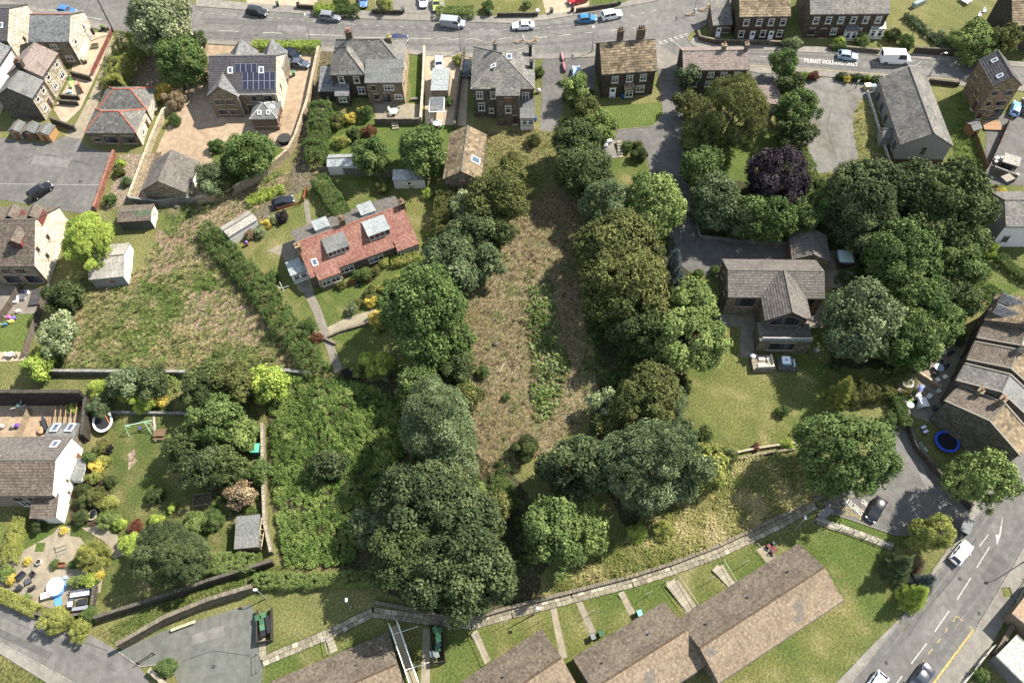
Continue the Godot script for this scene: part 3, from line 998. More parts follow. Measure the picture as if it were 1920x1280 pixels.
# ---------- walls and fences ----------
func wall(pts: Array, h: float, thick: float, col: Color, label: String, opt := {}) -> Node3D:
	var p := px(pts)
	var o := thing(opt.get("name", "stone_wall"), label, opt.get("cat", "wall"), on(p[0].x, p[0].y), 0.0, opt.get("group", ""))
	rng.seed = hash(label)
	var base := o.position
	var mb := MB.new()
	var cb := MB.new()
	var cope: Color = opt.get("cope", Color(col.r * 1.2, col.g * 1.2, col.b * 1.2))
	for i in p.size() - 1:
		var a := p[i]; var b := p[i + 1]
		var L := a.distance_to(b)
		var d := (b - a) / L
		var n := Vector2(-d.y, d.x) * thick * 0.5
		mb.col = col
		var q := [on(a.x + n.x, a.y + n.y) - base, on(a.x - n.x, a.y - n.y) - base, on(b.x - n.x, b.y - n.y) - base, on(b.x + n.x, b.y + n.y) - base]
		var dn := Vector3(0, -0.5, 0); var up := Vector3(0, h, 0)
		mb.quad(q[0] + dn, q[3] + dn, q[3] + up, q[0] + up); mb.quad(q[2] + dn, q[1] + dn, q[1] + up, q[2] + up)
		mb.quad(q[1] + dn, q[0] + dn, q[0] + up, q[1] + up); mb.quad(q[3] + dn, q[2] + dn, q[2] + up, q[3] + up)
		mb.quad(q[0] + up, q[3] + up, q[2] + up, q[1] + up)
		var s := 0.0
		var stone: float = opt.get("stone", 0.5)
		while s < L - 0.05:
			var l := minf(L - s, stone * rng.randf_range(0.6, 1.4))
			var m := a + d * (s + l * 0.5)
			var x3 := (on(b.x, b.y) - on(a.x, a.y)).normalized()
			var z3 := Vector3(n.x, 0, n.y).normalized()
			var hh: float = float(opt.get("cope_h", 0.12)) * rng.randf_range(0.7, 1.35)
			cb.col = shade([Color(cope.r * 0.72, cope.g * 0.72, cope.b * 0.72), cope], rng.randf(), 0.06)
			cb.box(on(m.x, m.y, h + hh * 0.5 - 0.02) - base, Vector3(l - 0.04, hh, (thick + 0.08) * rng.randf_range(0.92, 1.08)), Basis(x3, z3.cross(x3), z3))
			s += l
	obj("wall_body", mb, opt.get("mat", "stone"), o)
	obj("coping", cb, "matte", o, "stuff")
	return o

func fence(pts: Array, h: float, col: Color, label: String, opt := {}) -> Node3D:
	var p := px(pts)
	var o := thing("fence", label, "fence", on(p[0].x, p[0].y), 0.0, opt.get("group", ""))
	rng.seed = hash(label)
	var base := o.position
	var rails: bool = opt.get("rails", false)
	for i in p.size() - 1:
		var a := p[i]; var b := p[i + 1]
		var L := a.distance_to(b)
		var d := (b - a) / L
		var k := maxi(1, int(round(L / 1.9)))
		for j in k:
			var s: Vector2 = a.lerp(b, float(j) / k); var e: Vector2 = a.lerp(b, float(j + 1) / k)
			var pb := MB.new()
			pb.col = Color(col.r * 0.8, col.g * 0.8, col.b * 0.8)
			pb.box(on(s.x, s.y, h * 0.5 - 0.15) - base, Vector3(0.1, h + 0.4, 0.1))
			obj("post", pb, "wood", o)
			var mb := MB.new()
			var x3 := (on(e.x, e.y) - on(s.x, s.y)).normalized()
			var z3 := x3.cross(Vector3.UP).normalized()
			var B := Basis(x3, z3.cross(x3), z3)
			if rails:
				for y in opt.get("at", [0.35, 0.95]):
					mb.col = shade([Color(col.r * 0.8, col.g * 0.8, col.b * 0.8), col], rng.randf(), 0.08)
					mb.bar(on(s.x, s.y, y) - base, on(e.x, e.y, y) - base, 0.05, 0.1)
			else:
				var nb_ := maxi(3, int(L / k / 0.16))
				for m in nb_:
					var c := s.lerp(e, (m + 0.5) / nb_)
					mb.col = shade([Color(col.r * 0.74, col.g * 0.74, col.b * 0.74), col], rng.randf(), 0.06)
					mb.box(on(c.x, c.y, h * 0.5) - base + z3 * (0.02 if m % 2 else -0.005), Vector3(L / k / nb_ - 0.012, h * rng.randf_range(0.97, 1.0), 0.025), B)
				mb.bar(on(s.x, s.y, h * 0.8) - base, on(e.x, e.y, h * 0.8) - base, 0.06)
			obj("boards" if not rails else "rail", mb, "wood", o, "stuff")
	return o

# ---------- vehicles ----------
var KIND := {
	# half length, half width, height, bonnet height, then x of: bonnet start, screen top, roof end, rear base; rear roof height factor
	"hatch": [2.0, 0.86, 1.48, 0.92, 0.72, 0.18, -1.35, -1.88, 0.97],
	"saloon": [2.3, 0.9, 1.44, 0.92, 0.95, 0.35, -0.95, -1.65, 0.95],
	"suv": [2.25, 0.93, 1.68, 1.04, 0.92, 0.42, -1.75, -2.15, 0.98],
	"van": [2.5, 0.98, 1.95, 1.16, 1.62, 1.0, -2.4, -2.47, 1.0],
	"bigvan": [2.95, 1.02, 2.55, 1.3, 2.05, 1.45, -2.85, -2.92, 1.0],
}

func car(u0: float, v0: float, u1: float, v1: float, kind: String, col: Color, label: String, group := "") -> Node3D:
	# (u0, v0) its tail and (u1, v1) its nose on the ground as surveyed
	var a := P(u0, v0); var b := P(u1, v1)
	var k: Array = KIND[kind]
	var x := (b - a).normalized()
	var up := Vector3(0, 1, 0.1).normalized()
	var z := x.cross(up).normalized()
	var o := thing("van" if kind.ends_with("van") else "car", label, "van" if kind.ends_with("van") else "car", Vector3.ZERO, 0.0, group)
	o.transform = Transform3D(Basis(x, z.cross(x), z), (a + b) * 0.5 + up * 0.03)
	var hl: float = k[0]; var hw: float = k[1]; var top: float = k[2]; var bel: float = k[3]
	var van := kind.ends_with("van")
	# lower body: rings from tail to nose, each from sill to sill over the top
	var mb := MB.new()
	mb.col = col
	var st := [[-hl, 0.84, 0.5, bel * 0.78], [-hl + 0.1, 0.94, 0.3, bel * 0.97], [-hl * 0.6, 1.0, 0.24, bel], [0.0, 1.0, 0.22, bel], [k[4], 1.0, 0.22, bel * 0.99], [hl * 0.72, 0.97, 0.24, bel * 0.9], [hl - 0.12, 0.88, 0.28, bel * 0.76], [hl, 0.74, 0.42, bel * 0.6]]
	var rings := []
	for s in st:
		var w: float = hw * s[1]
		var ring := PackedVector3Array()
		for q in [[1.0, s[2]], [1.02, lerpf(s[2], s[3], 0.45)], [0.97, s[3] * 0.93], [0.82, s[3]], [0.0, s[3] + 0.035], [-0.82, s[3]], [-0.97, s[3] * 0.93], [-1.02, lerpf(s[2], s[3], 0.45)], [-1.0, s[2]]]:
			ring.append(Vector3(s[0], q[1], w * q[0]))
		rings.append(ring)
	mb.loft(rings)
	mb.fan(rings[0], false); mb.fan(rings[-1], true)
	obj("body", mb, "carpaint", o)
	# roof and pillars
	var y0 := bel - 0.02
	var wb := hw * 0.9; var wt := hw * (0.74 if not van else 0.86)
	var ty := top - 0.03
	var fx: float = k[5]; var rx: float = k[6]; var bx: float = k[7]; var sx: float = k[4]
	var ry: float = ty * k[8]
	var rb := MB.new()
	rb.col = col
	var rr := []
	for s in [[fx + 0.06, ty - 0.05, 0.97], [fx - 0.2, ty, 1.0], [(fx + rx) * 0.5, ty + 0.02, 1.0], [rx + 0.2, ry, 0.99], [rx - 0.08, ry - 0.06, 0.95]]:
		var ring := PackedVector3Array()
		for q in [[1.04, -0.07], [0.95, 0.0], [0.0, 0.045], [-0.95, 0.0], [-1.04, -0.07]]:
			ring.append(Vector3(s[0], s[1] + q[1], wt * q[0] * s[2]))
		rr.append(ring)
	rb.loft(rr)
	for sd in [-1.0, 1.0]:
		rb.bar(Vector3(sx, y0, wb * sd * 0.97), Vector3(fx, ty - 0.06, wt * sd), 0.09)
		rb.bar(Vector3(bx, y0, wb * sd * 0.95), Vector3(rx, ry - 0.06, wt * sd), 0.2 if not van else 0.3)
		var px_ := (fx + rx) * 0.5
		rb.bar(Vector3(px_, y0, wb * sd), Vector3(px_, ty - 0.05, wt * sd * 1.02), 0.1)
		if van:
			rb.quad(Vector3(bx, y0, wb * sd * 1.01), Vector3(px_ + 0.9, y0, wb * sd * 1.01), Vector3(px_ + 0.9, ty - 0.05, wt * sd * 1.03), Vector3(bx, ty - 0.05, wt * sd * 1.03))
	if van: rb.quad(Vector3(bx - 0.02, y0, -wb), Vector3(bx - 0.02, y0, wb), Vector3(rx - 0.03, ry - 0.05, wt), Vector3(rx - 0.03, ry - 0.05, -wt))
	obj("roof_panel", rb, "carpaint", o)
	# glass
	var g := MB.new()
	g.col = C(40, 46, 54)
	g.quad(Vector3(sx + 0.02, y0, wb * 0.95), Vector3(sx + 0.02, y0, -wb * 0.95), Vector3(fx + 0.03, ty - 0.03, -wt * 0.97), Vector3(fx + 0.03, ty - 0.03, wt * 0.97))
	obj("windscreen", g, "glass", o)
	var g2 := MB.new()
	g2.col = C(34, 38, 44)
	g2.quad(Vector3(bx - 0.03, y0 if not van else y0 + 0.3, -wb * 0.9), Vector3(bx - 0.03, y0 if not van else y0 + 0.3, wb * 0.9), Vector3(rx - 0.06, ry - 0.08, wt * 0.92), Vector3(rx - 0.06, ry - 0.08, -wt * 0.92))
	obj("rear_window", g2, "glass", o)
	for sd in [-1.0, 1.0]:
		var g3 := MB.new()
		g3.col = C(34, 38, 44)
		var q := [Vector3(bx, y0, wb * sd * 0.98), Vector3(sx, y0, wb * sd * 0.98), Vector3(fx, ty - 0.05, wt * sd), Vector3(rx, ry - 0.05, wt * sd)]
		if sd > 0: g3.quad(q[0], q[1], q[2], q[3])
		else: g3.quad(q[1], q[0], q[3], q[2])
		obj("side_window", g3, "glass", o)
		for e in [-0.62, 0.64]:
			var wx: float = hl * e
			var tb := MB.new(); var ri := MB.new()
			tb.col = C(34, 34, 36)
			var r := 0.32 if kind != "bigvan" else 0.36
			tb.tube([Vector3(wx, r, sd * (hw - 0.2)), Vector3(wx, r, sd * (hw - 0.16)), Vector3(wx, r, sd * (hw + 0.02)), Vector3(wx, r, sd * (hw + 0.05))], [r * 0.9, r, r, r * 0.86], 14)
			var w := obj("wheel", tb, "matte", o)
			ri.col = C(150, 152, 154)
			ri.tube([Vector3(wx, r, sd * (hw + 0.03)), Vector3(wx, r, sd * (hw + 0.065))], [r * 0.62, r * 0.55], 10)
			obj("rim", ri, "steel", w)
		var hb := MB.new()
		hb.col = C(226, 230, 232)
		hb.box(Vector3(hl - 0.13, bel * 0.68, sd * hw * 0.7), Vector3(0.2, 0.14, 0.3), Basis(Vector3.UP, -sd * 0.35))
		obj("headlight", hb, "plastic", o)
		var lb := MB.new()
		lb.col = C(150, 22, 20)
		lb.box(Vector3(-hl + 0.09, bel * 0.8, sd * hw * 0.74), Vector3(0.14, 0.2 if not van else 0.4, 0.24), Basis(Vector3.UP, sd * 0.3))
		obj("tail_light", lb, "plastic", o)
		var mi := MB.new()
		mi.col = col
		mi.blob(Vector3(sx - 0.22, bel + 0.06, sd * (hw + 0.1)), Vector3(0.09, 0.09, 0.12), 8, 4)
		obj("wing_mirror", mi, "carpaint", o)
	var bp := MB.new()
	bp.col = C(44, 44, 46)
	bp.box(Vector3(hl - 0.04, 0.4, 0), Vector3(0.14, 0.2, hw * 1.3)); bp.box(Vector3(-hl + 0.06, 0.38, 0), Vector3(0.12, 0.16, hw * 1.4))
	bp.box(Vector3(0, 0.26, 0), Vector3(hl * 1.7, 0.16, hw * 1.7))
	obj("bumper", bp, "plastic", o)
	for e in [[1.0, C(226, 226, 222)], [-1.0, C(222, 186, 50)]]:
		var nb_ := MB.new()
		nb_.col = e[1]
		nb_.box(Vector3(e[0] * (hl + 0.03) - (0.0 if e[0] > 0 else -0.02), 0.47, 0), Vector3(0.03, 0.11, 0.5))
		obj("number_plate", nb_, "plastic", o)
	return o

# ---------- street and garden pieces ----------
func bin(u: float, v: float, col: Color, label: String, opt := {}) -> Node3D:
	var s: float = opt.get("s", 1.0)
	var o := thing("wheelie_bin", label, "wheelie bin", P(u, v) + Vector3(0, 0.03, 0), opt.get("yaw", 0.3), opt.get("group", ""))
	var mb := MB.new(); var lb := MB.new()
	mb.col = opt.get("body", col)
	var rings := []
	for q in [[0.05, 0.24, 0.26], [0.95, 0.29, 0.35]]:
		rings.append(PackedVector3Array([Vector3(q[1], q[0], q[2]), Vector3(q[1], q[0], -q[2]), Vector3(-q[1], q[0], -q[2]), Vector3(-q[1], q[0], q[2])]))
	for k in 4: mb.quad(rings[0][k], rings[0][(k + 1) % 4], rings[1][(k + 1) % 4], rings[1][k])
	obj("body", mb, "plastic", o)
	lb.col = col
	lb.box(Vector3(0, 1.0, 0.02), Vector3(0.64, 0.07, 0.78), Basis(Vector3.RIGHT, 0.08)); lb.box(Vector3(0, 0.94, 0.02), Vector3(0.66, 0.06, 0.76))
	obj("lid", lb, "plastic", o)
	var hb := MB.new()
	hb.col = C(40, 40, 42)
	hb.bar(Vector3(-0.26, 1.0, -0.42), Vector3(0.26, 1.0, -0.42), 0.05)
	obj("handle", hb, "plastic", o)
	for e in [-0.26, 0.26]:
		var wb := MB.new()
		wb.col = C(34, 34, 36)
		wb.tube([Vector3(e - 0.03, 0.12, -0.3), Vector3(e + 0.03, 0.12, -0.3)], [0.12, 0.12], 10)
		obj("wheel", wb, "matte", o)
	o.scale = Vector3.ONE * s
	return o

func lamp_post(u: float, v: float, h: float, arm: Vector2, label: String, col := C(120, 124, 122), opt := {}) -> Node3D:
	var o := thing(opt.get("name", "street_lamp"), label, opt.get("cat", "street lamp"), P(u, v))
	var mb := MB.new()
	mb.col = col
	mb.tube([Vector3(0, -0.3, 0), Vector3(0, 1.2, 0), Vector3(0, 1.25, 0), Vector3(0, h, 0)], [0.11, 0.11, 0.075, 0.055], 8)
	obj("post", mb, "plain", o)
	var a3 := Vector3(arm.x, 0, arm.y)
	if a3.length() > 0.05:
		var ab := MB.new()
		ab.col = col
		ab.tube([Vector3(0, h - 0.05, 0), Vector3(0, h + 0.12, 0) + a3 * 0.3, Vector3(0, h + 0.16, 0) + a3], [0.05, 0.045, 0.04], 6)
		obj("arm", ab, "plain", o)
	var hb := MB.new()
	hb.col = C(206, 208, 206)
	hb.blob(Vector3(0, h + 0.16, 0) + a3 * 1.1, Vector3(0.34, 0.11, 0.2) if absf(arm.x) > absf(arm.y) else Vector3(0.2, 0.11, 0.34), 10, 6)
	obj("lantern", hb, "plastic", o)
	return o

func pole(u: float, v: float, h: float, label: String, col := C(72, 58, 48), opt := {}) -> Node3D:
	var o := thing(opt.get("name", "telegraph_pole"), label, opt.get("cat", "pole"), P(u, v))
	var mb := MB.new()
	mb.col = col
	var r: float = opt.get("r", 0.14)
	mb.tube([Vector3(0, -0.4, 0), Vector3(0, h, 0)], [r, r * 0.72], 8)
	obj("shaft", mb, "wood", o)
	if opt.get("cross", true):
		var cb := MB.new()
		cb.col = C(60, 52, 46)
		cb.box(Vector3(0, h - 0.4, 0), Vector3(1.0, 0.09, 0.09))
		for e in [-0.42, -0.2, 0.2, 0.42]: cb.tube([Vector3(e, h - 0.36, 0), Vector3(e, h - 0.2, 0)], [0.04, 0.03], 6)
		obj("crossbar", cb, "wood", o)
	return o

func table(u: float, v: float, r: float, col: Color, label: String, group := "") -> Node3D:
	var o := thing("garden_table", label, "table", P(u, v) + Vector3(0, 0.05, 0), 0.0, group)
	var mb := MB.new(); var lb := MB.new()
	mb.col = col
	mb.tube([Vector3(0, 0.7, 0), Vector3(0, 0.72, 0), Vector3(0, 0.75, 0)], [r * 0.96, r, r * 0.97], 20)
	obj("table_top", mb, "plastic", o)
	lb.col = C(96, 96, 98)
	lb.tube([Vector3(0, -0.2, 0), Vector3(0, 0.7, 0)], [0.06, 0.05], 8)
	lb.tube([Vector3(0, 0.0, 0), Vector3(0, 0.05, 0)], [r * 0.5, r * 0.4], 10)
	obj("pedestal", lb, "plain", o)
	return o

func chair(u: float, v: float, yaw: float, col: Color, label: String, opt := {}) -> Node3D:
	var w: float = opt.get("w", 0.52)
	var o := thing(opt.get("name", "garden_chair"), label, opt.get("cat", "chair"), P(u, v) + Vector3(0, 0.06, 0), yaw, opt.get("group", ""))
	var a := MB.new(); var b := MB.new()
	a.col = col; b.col = Color(col.r * 0.9, col.g * 0.9, col.b * 0.9)
	a.box(Vector3(0, 0.42, 0), Vector3(w, 0.08, 0.5)); obj("seat", a, "plastic", o)
	b.box(Vector3(0, 0.72, -0.25), Vector3(w, 0.55, 0.07), Basis(Vector3.RIGHT, -0.15)); obj("backrest", b, "plastic", o)
	for e in [-1.0, 1.0]:
		var m := MB.new()
		m.col = b.col
		m.box(Vector3(e * w * 0.5, 0.6, 0), Vector3(0.06, 0.05, 0.5)); m.box(Vector3(e * w * 0.5, 0.5, 0.22), Vector3(0.05, 0.2, 0.05))
		obj("armrest", m, "plastic", o)
		for f in [-0.2, 0.2]:
			var l := MB.new()
			l.col = b.col
			l.bar(Vector3(e * w * 0.46, -0.15, f), Vector3(e * w * 0.46, 0.4, f), 0.05)
			obj("leg", l, "plastic", o)
	return o

func block(called: String, label: String, cat: String, u: float, v: float, yaw: float, parts: Array, opt := {}) -> Node3D:
	# a small thing of boxes, tubes and rounded pieces: [part, kind, centre, size, colour, material]
	var o := thing(called, label, cat, P(u, v) + Vector3(0, float(opt.get("lift", 0.03)), 0), yaw, opt.get("group", ""))
	for q in parts:
		var mb := MB.new()
		mb.col = q[4]
		var c: Vector3 = q[2]; var s: Vector3 = q[3]
		match q[1]:
			"box": mb.box(c, s)
			"bar": mb.bar(c, s, float(q[6]) if q.size() > 6 else 0.06)
			"cyl": mb.tube([c - Vector3(0, s.y * 0.5, 0), c + Vector3(0, s.y * 0.5, 0)], [s.x * 0.5, s.z * 0.5], 18)
			"blob": mb.blob(c, s * 0.5, 14, 8)
			"dome": mb.blob(c, s * 0.5, 14, 5, true)
			"oval":
				var rings := []
				for e in [[-0.5, 0.94], [-0.4, 1.0], [0.4, 1.0], [0.5, 0.94]]:
					var ring := PackedVector3Array()
					for k in 24: ring.append(c + Vector3(cos(-TAU * k / 24) * s.x * 0.5 * e[1], s.y * e[0], sin(-TAU * k / 24) * s.z * 0.5 * e[1]))
					rings.append(ring)
				mb.loft(rings, true); mb.fan(rings[-1], false); mb.fan(rings[0], true)
			"ring":
				var rings := []
				for e in [[1.0, -0.5], [1.0, 0.5], [0.8, 0.5], [0.8, -0.5], [1.0, -0.5]]:
					var ring := PackedVector3Array()
					for k in 28: ring.append(c + Vector3(cos(-TAU * k / 28) * s.x * 0.5 * e[0], s.y * e[1], sin(-TAU * k / 28) * s.z * 0.5 * e[0]))
					rings.append(ring)
				for i in 4: mb.loft([rings[i], rings[i + 1]], true)
		obj(q[0], mb, q[5] if q.size() > 5 else "plastic", o)
	return o

func shed(d: Dictionary) -> Node3D:
	d.merge({"c": "shed", "n": "garden_shed", "wm": "wood", "ov": 0.15, "gut": false})
	return house(d)

# ---------- the setting ----------
func grounds() -> void:
	var gb := MB.new()
	gb.col = C(108, 106, 60)
	gb.quad(Vector3(-2500, ground(900) - 0.4, 900), Vector3(2500, ground(900) - 0.4, 900), Vector3(2500, ground(-3000) - 0.4, -3000), Vector3(-2500, ground(-3000) - 0.4, -3000))
	tag(obj("ground", gb, "turf"), "", "", "", "structure")
	patch("hillside", [-60, -40, 1980, -40, 1980, 1330, -60, 1330], "dry", 0, "turf", 0, 2.4)
	# grass and soil
	patch("field", [150, 520, 220, 545, 262, 500, 300, 450, 320, 420, 290, 392, 370, 372, 470, 332, 560, 318, 590, 322, 590, 348, 550, 362, 500, 398, 470, 432, 410, 440, 440, 480, 510, 590, 580, 690, 520, 697, 90, 692, 130, 630], "field", 1, "rough", 0.5)
	patch("bare_ground", [330, 560, 390, 545, 450, 560, 490, 610, 500, 660, 440, 650, 380, 620, 330, 600], "bare", 2, "rough", 1.2)
	patch("bare_ground", [300, 440, 380, 400, 470, 345, 540, 330, 500, 380, 400, 440, 330, 500, 270, 540], "bare", 2, "rough", 1.0)
	patch("green_growth", [230, 640, 300, 560, 350, 520, 430, 490, 440, 510, 370, 545, 330, 610, 260, 670], "fresh", 3, "rough", 1.2)
	patch("clearing", [930, 440, 985, 380, 1040, 350, 1090, 355, 1120, 420, 1100, 520, 1105, 640, 1115, 740, 1090, 800, 1000, 860, 900, 900, 880, 830, 868, 740, 856, 640, 870, 560, 920, 500], "dirt", 1, "rough", 0.6, 1.0)
	patch("meadow", [905, 246, 1050, 240, 1056, 300, 1090, 350, 1040, 352, 985, 382, 930, 442, 905, 400, 900, 300], "dry", 1, "rough", 0.4)
	patch("bank", [1020, 1110, 1100, 1060, 1180, 1000, 1250, 960, 1350, 890, 1380, 850, 1500, 838, 1560, 930, 1470, 972, 1350, 1024, 1190, 1082], "bank", 1, "rough", 0.4)
	patch("woodland_floor", [500, 700, 760, 715, 880, 740, 885, 850, 960, 880, 1040, 1020, 1000, 1130, 860, 1168, 700, 1100, 530, 1075, 500, 900], "under", 1, "rough", 0.4, 1.6)
	patch("woodland_floor", [1100, 400, 1180, 345, 1262, 355, 1262, 470, 1300, 520, 1352, 560, 1352, 640, 1290, 700, 1290, 850, 1180, 1000, 1100, 840, 1120, 700, 1105, 560], "under", 2, "rough", 0.4, 1.6)
	patch("woodland_floor", [1525, 345, 1850, 345, 1850, 560, 1720, 690, 1555, 690, 1560, 480, 1530, 440], "under", 1, "rough", 0.4, 1.6)
	patch("woodland_floor", [1280, 130, 1330, 170, 1345, 300, 1510, 330, 1525, 440, 1310, 442, 1288, 350], "under", 1, "rough", 0.3, 1.6)
	patch("lawn", [500, 445, 560, 375, 600, 335, 735, 328, 860, 350, 850, 440, 805, 500, 790, 600, 720, 705, 640, 705, 580, 600, 490, 500, 470, 470], "lawn", 1, "turf", 0.2)
	patch("lawn", [1340, 598, 1552, 596, 1552, 720, 1530, 822, 1395, 842, 1290, 812, 1262, 740, 1300, 690], "lawn", 3, "turf", 0.3)
	patch("lawn", [490, 1310, 500, 1225, 600, 1190, 680, 1150, 760, 1155, 860, 1180, 1000, 1150, 1250, 1085, 1440, 1010, 1520, 985, 1560, 990, 1690, 1030, 1752, 1066, 1725, 1123, 1640, 1205, 1545, 1310], "lawn", 1, "turf", 0.1)
	patch("lawn", [165, 772, 330, 765, 500, 770, 508, 960, 490, 1062, 250, 1110, 130, 1140, -40, 1105, -40, 940, 100, 985], "parched", 1, "turf", 0.2)
	patch("lawn", [618, 200, 640, 212, 850, 225, 845, 330, 612, 292], "fresh", 1, "turf", 0.2)
	patch("lawn", [1128, 198, 1240, 192, 1243, 214, 1226, 234, 1160, 243, 1128, 238], "fresh", 2)
	patch("lawn", [1120, 296, 1214, 296, 1226, 348, 1200, 372, 1120, 358], "lawn", 3)
	patch("lawn", [1345, 262, 1440, 245, 1512, 292, 1512, 380, 1420, 345, 1345, 332], "fresh", 2)
	patch("lawn", [1622, 180, 1646, 160, 1810, 166, 1830, 300, 1850, 352, 1790, 352, 1690, 330], "dry", 1)
	patch("lawn", [1800, 170, 1822, 205, 1842, 300, 1838, 350, 1800, 352, 1786, 300, 1790, 262, 1760, 200], "fresh", 2, "turf", 0.3)
	patch("lawn", [1608, 185, 1632, 190, 1690, 330, 1610, 326, 1598, 220], "dry", 2, "turf", 0.4)
	patch("lawn", [1672, 40, 1700, 30, 1770, 95, 1668, 94], "dry", 2)
	patch("lawn", [1712, 22, 1738, 6, 1840, 80, 1800, 94, 1780, 96], "dry", 2)
	patch("lawn", [-40, 585, 72, 575, 48, 660, -40, 660], "fresh", 2)
	patch("lawn", [392, 280, 440, 266, 515, 270, 535, 284, 500, 318, 430, 362, 392, 345, 402, 312], "fresh", 7, "turf", 0.3)
	patch("lawn", [766, 102, 790, 102, 788, 200, 772, 190], "fresh", 2)
	patch("lawn", [928, -6, 1008, -6, 1004, 26, 934, 26], "lawn", 2)
	patch("lawn", [1110, -20, 1160, -20, 1150, 8, 1112, 14], "lawn", 2)
	patch("lawn", [18, 985, 55, 975, 100, 1002, 92, 1048, 30, 1046], "fresh", 4)
	patch("lawn", [-40, 985, 10, 980, 4, 1020, -40, 1020], "fresh", 4)
	patch("lawn", [1590, 760, 1668, 742, 1690, 800, 1610, 800], "dry", 2)
	patch("lawn", [1830, 520, 1920, 540, 1870, 560, 1832, 550], "fresh", 2)
	patch("grass_verge", [180, 1190, 240, 1160, 330, 1112, 420, 1082, 520, 1062, 640, 1066, 720, 1095, 520, 1092, 430, 1112, 330, 1155, 262, 1196, 225, 1220], "lawn", 2, "rough", 0.2)
	patch("grass_verge", [1560, 962, 1676, 1002, 1722, 1004, 1700, 1030, 1560, 988, 1535, 972], "fresh", 2)
	patch("grass_verge", [-40, 1206, 0, 1228, 110, 1296, -40, 1330], "lawn", 1, "rough", 0.2)
	patch("soil_bed", [258, 108, 292, 96, 302, 150, 286, 168, 238, 168], "sandpave", 2, "rough", 0.3)
	patch("soil_bed", [236, 852, 258, 845, 254, 874, 238, 878], "cream", 3, "rough", 0.5)
	patch("soil_bed", [130, 860, 180, 860, 210, 930, 205, 985, 130, 985], "soil", 2, "rough", 0.4)
	patch("soil_bed", [1690, 660, 1760, 610, 1830, 640, 1790, 740, 1760, 780, 1680, 740], "flags", 2, "tar", 0.2)
	# roads, pavements, yards
	patch("road", [310, -40, 367, 12, 462, 19, 597, 28, 698, 36, 780, 38, 958, 44, 1021, 38, 1125, 21, 1226, 3, 1262, -14, 1262, -40, 1380, -40, 1374, 0, 1337, 40, 1295, 61, 1288, 70, 1295, 82, 1305, 88, 1420, 94, 1646, 104, 1829, 119, 1980, 130, 1980, 167, 1813, 153, 1659, 141, 1563, 134, 1420, 125, 1330, 118, 1273, 109, 1252, 96, 1236, 83, 1111, 98, 1032, 102, 960, 102, 799, 96, 761, 92, 597, 88, 480, 80, 365, 73, 290, 66, 237, 58, 232, 64, 214, 64, 205, 48, 150, 33, 95, 20, 57, 11, -60, -14, -60, -40], "asphalt", 4, "tar")
	patch("road", [1572, 1310, 1690, 1160, 1760, 1067, 1805, 1012, 1837, 961, 1891, 850, 1898, 826, 1920, 780, 1980, 670, 1980, 925, 1919, 1030, 1828, 1184, 1757, 1280, 1735, 1310], "asphalt", 4, "tar")
	patch("road", [-60, 1098, 0, 1123, 75, 1152, 160, 1185, 225, 1222, 262, 1250, 300, 1310, 180, 1310, 130, 1275, 0, 1205, -60, 1174], "asphalt", 4, "tar")
	patch("pavement", [367, 12, 462, 19, 597, 28, 698, 36, 780, 38, 958, 44, 1021, 38, 1125, 21, 1226, 3, 1262, -14, 1240, -14, 1200, -6, 1159, 9, 1109, 18, 1010, 29, 958, 32, 880, 29, 780, 27, 698, 22, 597, 14, 462, 6, 367, -4], "footway", 9, "tar")
	patch("pavement", [365, 73, 480, 80, 597, 88, 761, 92, 799, 96, 960, 102, 1032, 102, 1111, 98, 1236, 83, 1252, 96, 1273, 109, 1275, 130, 1232, 130, 1228, 102, 1111, 107, 1032, 111, 960, 111, 799, 105, 761, 101, 597, 97, 480, 88, 365, 81], "footway", 9, "tar")
	patch("pavement", [1305, 88, 1420, 94, 1646, 104, 1829, 119, 1980, 130, 1980, 121, 1829, 110, 1646, 95, 1500, 86, 1420, 84, 1330, 78, 1310, 70, 1298, 72, 1295, 82], "footway", 9, "tar")
	patch("pavement", [1405, 124, 1563, 134, 1659, 141, 1813, 153, 1980, 167, 1980, 177, 1813, 162, 1659, 151, 1563, 145, 1420, 137, 1405, 134], "footway", 9, "tar")
	patch("pavement", [-60, -14, 57, 11, 95, 20, 150, 33, 205, 48, 214, 62, 204, 62, 150, 45, 95, 33, 57, 25, -60, 2], "footway", 9, "tar")
	patch("pavement", [1540, 1310, 1640, 1205, 1725, 1123, 1750, 1068, 1770, 1040, 1790, 1000, 1805, 1012, 1760, 1067, 1690, 1160, 1572, 1310], "footway", 9, "tar")
	patch("pavement", [1812, 990, 1837, 961, 1891, 850, 1898, 826, 1920, 780, 1980, 670, 1968, 664, 1905, 772, 1884, 815, 1876, 845, 1820, 950], "footway", 9, "tar")
	patch("pavement", [1757, 1280, 1828, 1184, 1919, 1030, 1980, 925, 1980, 1000, 1920, 1098, 1895, 1142, 1861, 1207, 1800, 1288, 1780, 1310, 1735, 1310], "footway", 9, "tar")
	patch("pavement", [-60, 1174, 0, 1205, 130, 1275, 180, 1310, 150, 1310, 100, 1288, 0, 1226, -60, 1196], "footway", 9, "tar")
	patch("car_park", [1672, 795, 1695, 792, 1714, 835, 1768, 905, 1815, 950, 1837, 961, 1805, 1012, 1790, 1002, 1720, 1004, 1676, 1002, 1560, 962, 1545, 940, 1640, 890, 1662, 830], "tarmac", 3, "tar")
	patch("car_park", [222, 1222, 300, 1185, 380, 1160, 470, 1132, 484, 1165, 494, 1240, 487, 1310, 352, 1310, 325, 1265, 300, 1245, 262, 1250], "greytar", 3, "tar")
